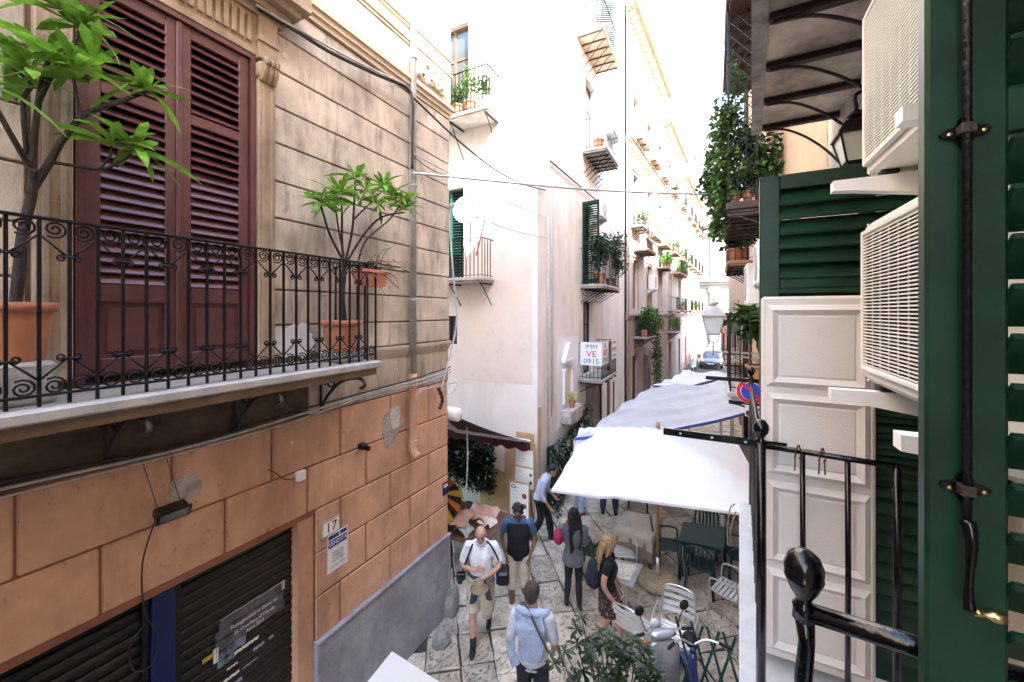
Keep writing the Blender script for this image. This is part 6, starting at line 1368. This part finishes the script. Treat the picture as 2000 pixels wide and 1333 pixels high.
# house number and sale notice on the terracotta wall
nf = frame((-3.83, 0, 0), (0, 1, 0), (1, 0, 0))
hn = thing('house_number', 'framed white plate with the number 17 beside the roller shutter', 'house number', V(FA, 2.98, .01, 2.45))
MB(FA).cbox(2.865, 3.095, .0, .022, 2.365, 2.535, .004).build('plate_frame', zinc, hn); MB(FA).box(2.88, 3.08, .02, .0245, 2.38, 2.52).build('plate', paper, hn)
text_part('numerals', '17', .15, face_m(V(FA, 2.98, .026, 2.448), (0, 1, 0), (1, 0, 0)), ink_k, hn)
vs_ = thing('sale_notice', 'white and blue VENDITA notice below the number plate', 'notice', V(FA, 3.08, .01, 2.14)); u0, u1, w0, w1 = 2.945, 3.215, 1.925, 2.355
MB(FA).box(u0, u1, .001, .006, w0, w1).build('notice_sheet', white_pl, vs_); MB(FA).box(u0 + .012, u1 - .012, .0058, .0085, w1 - .155, w1 - .075).build('title_band', ink_b, vs_); MB(FA).box(u0 + .012, u0 + .15, .0058, .0085, w1 - .06, w1 - .018).build('agency_band', ink_b, vs_); MB(FA).box(u0 + .165, u1 - .012, .0058, .0085, w1 - .055, w1 - .015).build('agency_band', ink_b, vs_)
uc_ = (u0 + u1) / 2
for tx_, sz, z_, m_, sx in (('VENDITA', .068, w1 - .114, white_pl, .86), ('2 LOCALI', .036, w1 - .228, ink_k, 1), ('COMMERCIALI', .024, w1 - .262, ink_k, 1), ('DI 30 MQ IN', .024, w1 - .292, ink_k, 1), ('CON 1 ACCESSO', .022, w1 - .320, ink_k, 1), ('091 6117093', .040, w1 - .375, ink_g, .95), ('VIA', .018, w1 - .178, ink_g, 1)):
    text_part('lettering', tx_, sz, face_m(V(FA, uc_, .0092, z_), (0, 1, 0), (1, 0, 0)), m_, vs_, sx=sx, ext=.0004)
bt_ = thing('street_tile', 'small blue enamel tile at the corner of the terracotta wall', 'tile', V(FA, 5.1, .01, 2.0)); MB(FA).cbox(5.03, 5.17, .001, .012, 1.93, 2.13, .003).build('tile', blue_paint, bt_); MB(FA).box(5.05, 5.15, .0115, .0135, 2.05, 2.10).build('tile_mark', white_pl, bt_)
# torn poster on the roller shutter
po = thing('torn_poster', 'torn dark festival poster pasted on the black roller shutter', 'poster', V(FA, 2.2, -.12, 1.85)); dk = mat('poster_print', (.10, .10, .125), .6, .35, 14, bump=.2, bscale=40); sky_m = mat('poster_sky', (.20, .28, .38), .6, .6, 9)
def strip(u0, u1, z, h, m, name, jag=.02, seed=0):
    r_ = random.Random(seed); n = 14; m2 = MB(FA); m2.grid([[(u0 + (u1 - u0) * i / n, -.123 + .004 * math.sin(i * 1.3 + seed), z + (h if row else 0) + r_.uniform(-jag, jag) * (0 if 0 < i < n else .3)) for i in range(n + 1)] for row in (0, 1)]); return m2.build(name, m, po)
strip(1.93, 2.53, 1.985, .085, dk, 'poster_strip', .006, 1); strip(1.90, 2.52, 1.893, .085, dk, 'poster_strip', .006, 2); strip(1.90, 2.53, 1.80, .085, dk, 'poster_strip', .006, 3); strip(1.89, 2.16, 1.715, .08, sky_m, 'poster_strip', .01, 4); strip(1.92, 2.07, 1.65, .06, sky_m, 'poster_strip', .012, 5)
strip(1.885, 1.93, 1.72, .13, paper, 'torn_edge', .02, 6); strip(2.505, 2.535, 1.99, .09, paper, 'torn_edge', .01, 7); strip(1.94, 2.53, 2.068, .006, paper, 'torn_edge', .004, 8)
for tx_, z_ in (('Festeggiamenti in Onore del', 1.945), ("SS. Crocifisso all'Olivella", 1.878), ('Anno 2013', 1.825)): text_part('lettering', tx_, .046, face_m(V(FA, 2.24, -.116, z_), (0, 1, 0), (1, 0, 0)), paper, po, sx=.82, ext=.0004)
rs_ = random.Random(12)
for k in range(11):
    z = 1.70 - .094 * (k // 3) - .03; u = 1.92 + rs_.random() * .5; strip(u, u + rs_.uniform(.04, .16), z, rs_.uniform(.012, .035), ink_g if k % 2 else paper, 'paper_scrap', .008, 30 + k)
ye = MB(FA); ye.box(1.80, 1.88, -.126, -.121, 1.79, 1.825); tag(ye.build('sticker', mat('yellow_sticker', (.5, .36, .04), .6)), 'small yellow sticker on the black roller shutter', 'sticker')
# sale banner on the balcony of the corner house
sb = thing('sale_banner', 'white VENDE banner wrapped round the low street balcony corner', 'banner', V(FB, 11.62 - BY, .7, 3.5)); y0 = 11.6 + .028
MB().box(BX + .06, BX + .715, y0 - .022, y0 - .016, 3.24, 3.94).build('end_panel', white_pl, sb); MB().box(BX + .722, BX + .728, y0 - .02, y0 + .78, 3.26, 3.95).build('front_panel', white_pl, sb)
for tx_, sz, z_, m_ in (('IMM', .19, 3.80, ink_t), ('VE', .27, 3.58, ink_r), ('0915', .22, 3.36, ink_t)): text_part('lettering', tx_, sz, face_m((BX + .40, y0 - .024, z_), (1, 0, 0), (0, -1, 0)), m_, sb, sx=1.12)
for tx_, sz, z_, m_ in (('BIL', .19, 3.82, ink_r), ('NDE', .27, 3.60, ink_r), ('871867', .22, 3.38, ink_t)): text_part('lettering', tx_, sz, face_m((BX + .731, y0 + .38, z_), (0, 1, 0), (1, 0, 0)), m_, sb, sx=.95)
s2 = thing('sale_banner', 'second VENDE banner at the far end of the low street balcony', 'banner', V(FB, 13.3 - BY, .73, 3.5)); MB().box(BX + .722, BX + .728, 12.85, 13.55, 3.3, 3.95).build('panel', white_pl, s2)
for tx_, sz, z_, m_ in (('IMMOBIL', .13, 3.84, ink_t), ('VENDE', .2, 3.62, ink_r), ('0915 871867', .10, 3.42, ink_t)): text_part('lettering', tx_, sz, face_m((BX + .731, 13.2, z_), (0, 1, 0), (1, 0, 0)), m_, s2)
# ================================================================ things on the walls
fl = thing('flood_lamp', 'old black flood lamp hung on wires over the roller shutter', 'lamp', V(FA, 1.48, .1, 3.32)); q = FA @ Matrix.Translation((1.48, .13, 3.33)) @ Matrix.Rotation(R(-22), 4, 'X')
MB(q).cbox(-.10, .10, -.05, .05, -.04, .04, .015).build('housing', rust_iron, fl); MB(q).cbox(-.11, .11, .048, .06, -.05, .05, .006).build('visor', iron, fl); MB(q).box(-.09, .09, .059, .062, -.032, .032).build('lens', glass, fl)
for du in (-.08, .06): MB(FA).tube([(1.48 + du, .12, 3.38), (1.42 + du, .02, 3.76)], .003, 5).build('support_wire', cable_d, fl)
cablerun('lamp_cable', [V(FA, 1.40, .1, 3.31), V(FA, 1.345, .04, 3.0), V(FA, 1.35, .02, 2.7), V(FA, 1.39, .0, 2.5), V(FA, 1.47, -.04, 2.32), V(FA, 1.44, -.05, 2.12), V(FA, 1.33, -.06, 2.14), V(FA, 1.30, -.05, 2.35), V(FA, 1.38, -.04, 2.46)], .006, cable_d, 'black cable dangling in a loop from the flood lamp')
jb = thing('junction_box', 'small white junction box on the terracotta wall', 'junction box', V(FA, 2.6, .03, 3.16)); MB(FA).cbox(2.555, 2.655, 0, .06, 3.11, 3.21, .01).build('box', white_pl, jb); MB(FA).tube(curve([(2.56, .03, 3.15), (2.45, .02, 3.18), (2.35, .02, 3.28), (2.28, .02, 3.34)], 5), .005, 5).build('lead', cable_d, jb, True)
sm = thing('bracket_spotlight', 'small dark spotlight bracket below the cement patch', 'lamp', V(FA, 3.4, .05, 3.22)); MB(FA).cbox(3.36, 3.44, .0, .1, 3.19, 3.26, .012).build('head', rust_iron, sm); MB(FA).lathe([(.03, 0), (.03, .05), (.02, .055)], (3.4, .1, 3.215), 12, 'y').build('rim', iron, sm)
def aircon2(M, u0, u1, w0, w1, label, dep=.32, v=.12):
    t = thing('air_conditioner', label, 'air conditioner', V(M, (u0 + u1) / 2, v, w0)); MB(M).cbox(u0, u1, v, v + dep, w0, w1, .015).build('casing', ac_white, t)
    r_ = min(u1 - u0, w1 - w0) * .42; g_ = MB(M); cu, cw = u0 + (u1 - u0) * .42, (w0 + w1) / 2
    g_.lathe([(r_, 0), (r_, .012), (r_ * .92, .014), (r_ * .9, .004), (.001, .004)], (cu, v + dep, cw), 20, 'y'); g_.build('fan_grille', zinc, t)
    for u in (u0 + .1, u1 - .1): MB(M).prism([(0, 0), (v + dep, 0), (v + dep, -.03), (0, -.25)], (u - .015, 0, w0 - .002), (0, 1, 0), (0, 0, 1), (.03, 0, 0)).build('wall_bracket', ac_white, t)
    return t
aircon2(FB, 12.75 - BY, 13.55 - BY, 8.0, 8.55, 'white air conditioner above the plant balcony of the corner house'); a_, b_ = uw(FC, 1262, 566); aircon2(FC, a_, a_ + .9, b_, b_ + .8, 'boxy air conditioner beside the row house planters')
aircon2(FR, 6.3, 7.1, 5.25, 5.85, 'beige air conditioner with dangling cable under the vine balcony'); aircon2(FR, 8.4, 9.2, 5.0, 5.75, 'white air conditioner beyond the beige one on the right wall')
# satellite dish
sd = thing('satellite_dish', 'white satellite dish on the balcony railing of the corner house alley side', 'satellite dish', V(FBL, uR2 + .3, .6, 6.7)); dc = at(916, 412, y=7.8); DM = Matrix.Translation(dc) @ Vector((.25, -.95, .22)).normalized().to_track_quat('Z', 'Y').to_matrix().to_4x4()
MB(DM).lathe([(.001, 0), (.13, .012), (.25, .045), (.36, .09), (.365, .095)], (0, 0, 0), 32, cap=False).build('dish', mat('dish_paint', (.30, .31, .32), .5), sd, True); MB(DM).obox((0, -.41, .08), (0, -.05, .48), .02, .02).build('feed_arm', zinc, sd); MB(DM).lathe([(.03, 0), (.035, .08), (.02, .1)], (0, -.05, .44), 10).build('feed_horn', white_pl, sd); MB().tube([dc + Vector((0, .05, 0)), dc + Vector((0, .08, -.75))], .02, 8).build('mast', zinc, sd)
pb = MB(); pb.obox(at(930, 500, y=7.85), at(947, 430, y=7.75), .025, .025); tag(pb.build('red_pole', mat('red_tape_pole', (.5, .06, .06), .6)), 'thin red pole tied to the dish balcony railing', 'pole')
# ================================================================ cables
W = -3.74
cablerun('cable_bundle', [at(505, 15, x=W), at(580, 62, x=W), at(650, 105, x=W), at(740, 148, x=W), at(795, 172, x=W + .05), at(806, 200, x=W + .1), at(806, 260, x=W + .08), at(805, 330, x=W + .06)], .02, cable_d, 'thick dark cable bundle clipped along the moulding down to the drainpipe')
cablerun('telephone_cable', [at(500, 10, x=W + .02), at(600, 68, x=W + .02), at(700, 122, x=W + .02), at(790, 165, x=W + .06)], .012, cable_l, 'pale telephone cable running above the dark bundle')
A0 = at(806, 338, x=W + .06); Z0 = at(1495, 380, x=.9); cablerun('span_cable', [A0, A0.lerp(Z0, .25) + Vector((0, 0, -.07)), A0.lerp(Z0, .5) + Vector((0, 0, -.1)), A0.lerp(Z0, .75) + Vector((0, 0, -.07)), Z0], .018, cable_l, 'thick pale cable spanning the whole street')
def span(p, q, sag, r, m, lab, k=4): 
    p, q = Vector(p), Vector(q); return cablerun('span_wire', [p.lerp(q, i / k) + Vector((0, 0, -sag * math.sin(math.pi * i / k))) for i in range(k + 1)], r, m, lab)
span(at(806, 190, x=W + .08), at(1066, 372, x=BX + .05), .28, .015, cable_d, 'dark drooping wire from the carved corner to the cream house')
span(at(806, 300, x=W + .06), at(1066, 425, x=BX + .05), .06, .01, cable_l, 'upper of two pale wires leading to the cream house corner'); span(at(876, 400, x=W), at(1066, 465, x=BX + .05), .08, .01, cable_l, 'lower of two pale wires leading to the cream house corner')
span(at(806, 305, x=W + .06), at(880, 345, x=W), .05, .006, cable_d, 'short dark clipped wire beside the drainpipe')
span(at(1075, 315, x=BX + .05), at(1165, 392, x=BX + .08), .0, .022, cable_d, 'straight dark conduit slanting across the cream street wall')
for k, (dz, r, m, lab) in enumerate(((0, .012, cable_l, 'pale cable sagging along the top of the terracotta storey'), (-.05, .009, cable_l, 'thin grey cable running under the pale one on the terracotta storey'), (.045, .010, cable_d, 'dark cable above the terracotta storey'))):
    cablerun('wall_cable', [V(FA, -1.2, .05, 3.83 + dz), V(FA, .6, .06, 3.80 + dz), V(FA, 1.6, .05, 3.76 + dz * .6), V(FA, 2.6, .05, 3.80 + dz), V(FA, 3.6, .06, 3.86 + dz * .5), V(FA, 4.3, .17, 3.90 + dz), V(FA, 5.15, .07, 3.93 + dz)], r, m, lab)
cablerun('corner_cable', [at(940, 405, y=7.7), at(890, 398, x=W + .04), at(878, 420, x=W + .06), at(884, 520, x=W + .06), at(892, 620, x=W + .06), at(880, 690, x=W + .06), at(866, 745, x=W + .06), at(862, 790, x=W + .06)], .014, cable_l, 'pale doubled cable hanging down the ochre corner from the dish')
cablerun('corner_loop', [at(862, 780, x=W + .05), at(885, 765, x=W + .07), at(892, 748, x=W + .07), at(870, 752, x=W + .06), at(820, 765, x=W + .06), at(812, 785, x=W + .05)], .009, cable_l, 'loose cable loop at the corner above the terracotta blocks')
cl = MB(); rr = random.Random(6)
cl.tube(curve([at(856, 758, x=W + .05), at(864, 780, x=W + .07), at(858, 800, x=W + .05)], 6), [.02 + .012 * (i % 2) for i in range(13)], 7); tag(cl.build('cable_clamp', cable_d, None, True), 'dark knotted cable clamp at the ochre corner', 'cable clamp')
rp = MB(); rp.tube(curve([(.16, 3.95, ZF + .02), (.12, 3.85, ZF + .01), (.1, 3.75, ZF - .1), (.1, 3.7, ZF - .18), (.12, 3.68, ZF - .19), (.12, 3.7, ZF - .1), (.16, 3.8, ZF + .02)], 6), .005, 6); tag(rp.build('rope', mat('hemp_rope', (.16, .12, .075), .9, .3, 40), None, True), 'hemp rope knotted round the marble slab edge', 'rope')
# ================================================================ vehicles
def wheel(t, c, r, w, spokes=True, rim=alu):
    c = Vector(c); ty = MB().lathe([(r * .72, -w / 2), (r * .92, -w / 2), (r, -w * .25), (r, w * .25), (r * .92, w / 2), (r * .72, w / 2)], c, 24, 'x', False).build('tyre', rubber, t, True, local=True)
    k = MB(); k.lathe([(r * .74, -w * .4), (r * .74, w * .4)], c, 20, 'x', False); k.lathe([(r * .14, -w * .45), (r * .16, 0), (r * .14, w * .45)], c, 12, 'x')
    for j in range(5):
        a = j * 2 * math.pi / 5; k.obox(c, c + Vector((0, math.cos(a), math.sin(a))) * r * .73, w * .3, r * .16, (1, 0, 0))
    k.build('rim', rim, t, False, local=True)
def loft(mb, secs, n=14):   # secs: (y, z_lo, z_hi, halfwidth, squareness)
    vs = []; fs = []
    for y, z0, z1, hw, e in secs:
        for j in range(n):
            a = 2 * math.pi * j / n; cx, sx = math.cos(a), math.sin(a); vs.append((hw * math.copysign(abs(cx) ** e, cx), y, (z0 + z1) / 2 + (z1 - z0) / 2 * math.copysign(abs(sx) ** e, sx)))
    k = len(secs)
    for i in range(k - 1):
        for j in range(n): fs.append((i * n + j, i * n + (j + 1) % n, (i + 1) * n + (j + 1) % n, (i + 1) * n + j))
    fs.append(tuple(range(n))[::-1]); fs.append(tuple((k - 1) * n + j for j in range(n))); mb.add(vs, fs)
def scooter(label, loc, rz, m1, m2, group=None):
    t = thing('scooter', label, 'scooter', loc, rz)
    wheel(t, (0, .62, .23), .23, .10); wheel(t, (0, -.58, .23), .23, .11)
    m = MB(); loft(m, [(.44, .32, .96, .19, .45), (.47, .30, .97, .22, .45), (.50, .34, .95, .20, .5), (.57, .42, .86, .10, .7), (.62, .52, .78, .04, .8)]); m.build('front_shield', m1, t, True, local=True)
    m = MB(); loft(m, [(.36, .30, .46, .06, .8), (.5, .34, .52, .10, .8), (.7, .34, .50, .10, .8), (.86, .28, .40, .06, .8)]); m.build('front_mudguard', m1, t, True, local=True)
    m = MB(); loft(m, [(.43, 1.0, 1.04, .08, .7), (.47, .98, 1.06, .17, .6), (.53, .97, 1.05, .15, .6), (.58, .98, 1.02, .06, .7)]); m.build('handlebar_cover', m1, t, True, local=True)
    MB().lathe([(.001, .035), (.05, .03), (.062, .0), (.05, -.02)], (0, .655, 1.01), 16, 'y').build('headlight', milk, t, True, local=True)
    MB().tube([(0, .45, .3), (0, .5, 1.0)], .03, 8).build('steering_column', rubber, t, True, local=True); MB().tube([(0, .56, .4), (0, .62, .23)], .028, 8).build('fork', zinc, t, True, local=True)
    m = MB(); m.cbox(-.17, .17, -.15, .45, .26, .33, .03); m.build('footboard', m2, t, local=True)
    m = MB(); loft(m, [(-.12, .3, .55, .13, .6), (-.25, .32, .72, .17, .6), (-.5, .36, .74, .18, .6), (-.78, .5, .74, .13, .6), (-.92, .6, .7, .05, .7)]); m.build('rear_body', m2, t, True, local=True)
    m = MB(); loft(m, [(-.08, .70, .78, .10, .7), (-.2, .71, .82, .15, .6), (-.45, .72, .83, .16, .6), (-.72, .74, .86, .14, .6), (-.82, .76, .83, .07, .7)]); m.build('seat', leather, t, True, local=True)
    for s in (-1, 1):
        MB().tube([(s * .1, .52, 1.04), (s * .3, .47, 1.06)], .012, 8).build('handlebar', zinc, t, True, local=True); MB().tube([(s * .24, .485, 1.055), (s * .36, .455, 1.065)], .018, 8).build('grip', rubber, t, True, local=True)
        MB().tube([(s * .25, .53, 1.07), (s * .37, .50, 1.06)], .006, 6).build('brake_lever', alu, t, True, local=True)
        MB().tube(curve([(s * .2, .50, 1.06), (s * .25, .52, 1.18), (s * .28, .50, 1.27)], 4), .006, 6).build('mirror_stem', rubber, t, True, local=True)
        MB().lathe([(.001, -.02), (.05, -.012), (.062, .004), (.055, .01)], (s * .29, .50, 1.32), 16, 'y').build('mirror', rubber, t, True, local=True)
        MB().lathe([(.001, .03), (.025, .02), (.03, -.01)], (s * .16, .60, .84), 10, 'y').build('indicator', mat('amber_lens', (.6, .22, .02), .3), t, True, local=True)
    MB().tube([(-.1, -.3, .3), (-.18, -.1, .02)], .012, 6).build('kickstand', zinc, t, True, local=True); MB().tube([(.14, -.3, .28), (.16, -.85, .34)], [.03, .045], 10).build('exhaust', zinc, t, True, local=True)
    MB().box(-.08, .08, -.93, -.92, .5, .62).build('number_plate', white_pl, t, local=True); MB().cbox(-.07, .07, -.90, -.87, .62, .68, .01).build('tail_light', sign_r, t, local=True)
    return t
hb = at(1293, 1232, z=1.05); hdv = Vector((-.60, .80)); sc = Vector((hb.x, hb.y)) - hdv * .5
scooter('silver and navy scooter parked behind the glossy shrub', (sc.x, sc.y, 0), math.atan2(-hdv.x, hdv.y), silver, navy_paint)
p = at(1357, 724, z=0); scooter('white scooter parked in front of the steel-blue car', (p.x, p.y, 0), R(170), white_pl, rubber)
# blue bicycle / moped beside the scooter
mp = at(1340, 1238, z=1.0); hv = Vector((-.45, .89)); mc = Vector((mp.x + .06, mp.y)) - hv * .42
t = thing('moped', 'blue pedal moped with round headlamp parked beside the green trellis', 'moped', (mc.x, mc.y, 0), math.atan2(-hv.x, hv.y))
wheel(t, (0, .55, .28), .28, .07); wheel(t, (0, -.55, .28), .28, .07)
for nm, P, r, m in (('main_frame', [(0, .38, .82), (0, .3, .45), (0, -.05, .38), (0, -.5, .42)], .04, navy_paint), ('fork', [(0, .38, .9), (0, .48, .5), (0, .55, .28)], .03, navy_paint), ('seat_post', [(0, -.2, .4), (0, -.26, .78)], .02, zinc), ('handlebar', [(-.3, .26, 1.02), (-.14, .36, 1.0), (0, .38, .93), (.14, .36, 1.0), (.3, .26, 1.02)], .012, alu)): MB().tube(curve(P, 5), r, 10).build(nm, m, t, True, local=True)
for s in (-1, 1): MB().tube([(s * .26, .29, 1.017), (s * .36, .2, 1.03)], .018, 8).build('grip', rubber, t, True, local=True)
MB().lathe([(.001, .06), (.075, .055), (.08, .02), (.06, -.05), (.02, -.08)], (0, .45, .92), 18, 'y').build('headlamp', rubber, t, True, local=True); m = MB(); loft(m, [(-.08, .78, .83, .05, .8), (-.2, .78, .86, .11, .7), (-.4, .78, .87, .12, .7), (-.48, .8, .85, .06, .8)]); m.build('saddle', leather, t, True, local=True)
for y, nm in ((.55, 'front_mudguard'), (-.55, 'rear_mudguard')):
    m = MB(); m.grid([[(x, y + math.cos(a) * .33, .28 + math.sin(a) * .33) for x in (-.05, -.03, .03, .05)] for a in [R(10 + k * 16) for k in range(11)]]); m.build(nm, navy_paint, t, True, local=True)
m = MB(); loft(m, [(-.3, .25, .5, .06, .7), (-.1, .2, .52, .09, .7), (.15, .24, .5, .07, .7)]); m.build('engine', zinc, t, True, local=True)
# cars at the end of the street
def car(label, loc, rz, paint):
    t = thing('parked_car', label, 'car', loc, rz)
    m = MB(); loft(m, [(2.1, .35, .62, .62, .35), (2.05, .28, .70, .78, .35), (1.75, .24, .78, .84, .35), (1.0, .22, .90, .87, .35), (.2, .22, .93, .88, .35), (-1.2, .22, .95, .87, .35), (-1.85, .26, .94, .82, .35), (-2.1, .38, .85, .70, .35)], 20); m.build('body', paint, t, True, local=True)
    m = MB(); loft(m, [(1.0, .85, .92, .70, .4), (.30, .86, 1.36, .66, .45), (-.1, .86, 1.45, .63, .45), (-.9, .86, 1.44, .62, .45), (-1.5, .86, 1.2, .64, .45), (-1.85, .86, .95, .66, .45)], 20); m.build('cabin', paint, t, True, local=True)
    m = MB(); m.add([(-.62, .95, .94), (.62, .95, .94), (.52, .30, 1.335), (-.52, .30, 1.335)], [(0, 1, 2, 3)]); m.add([(-.62, .97, .955), (.62, .97, .955), (.52, .32, 1.36), (-.52, .32, 1.36)], [(0, 1, 2, 3)]); m.build('windscreen', glass, t, local=True)
    for s in (-1, 1):
        m = MB(); m.add([(s * .70, .75, .98), (s * .70, -1.3, .98), (s * .655, -1.1, 1.33), (s * .655, .2, 1.33)], [(0, 1, 2, 3)]); m.build('side_window', glass, t, local=True)
        m = MB(); ell(m, (s * .6, 1.99, .66), (.17, .08, .07), 12, 7); m.build('headlight', milk, t, True, local=True); m = MB(); ell(m, (s * .96, .62, 1.0), (.10, .05, .07), 10, 6); m.build('wing_mirror', paint, t, True, local=True)
        m = MB(); m.cbox(s * .11 - .085, s * .11 + .085, 2.06, 2.12, .52, .64, .02); m.build('grille', dark_in, t, local=True)
        for y in (1.3, -1.3): wheel(t, (s * .80, y, .31), .31, .2)
    MB().cbox(-.5, .5, 2.06, 2.13, .36, .44, .02).build('air_intake', dark_in, t, local=True); MB().box(-.26, .26, 2.125, 2.135, .42, .52).build('number_plate', white_pl, t, local=True)
    return t
p = at(1390, 722, z=0); car('steel-blue saloon car parked facing down the street beyond the tarpaulin', (p.x, p.y + 2.1, 0), R(178), car_paint)
p = at(1392, 705, z=0); car('grey car parked behind the steel-blue saloon', (p.x + .2, p.y + 2.6, 0), R(180), mat('grey_car_paint', (.2, .21, .22), .3, .05, 3, metal=.4, coat=.6))
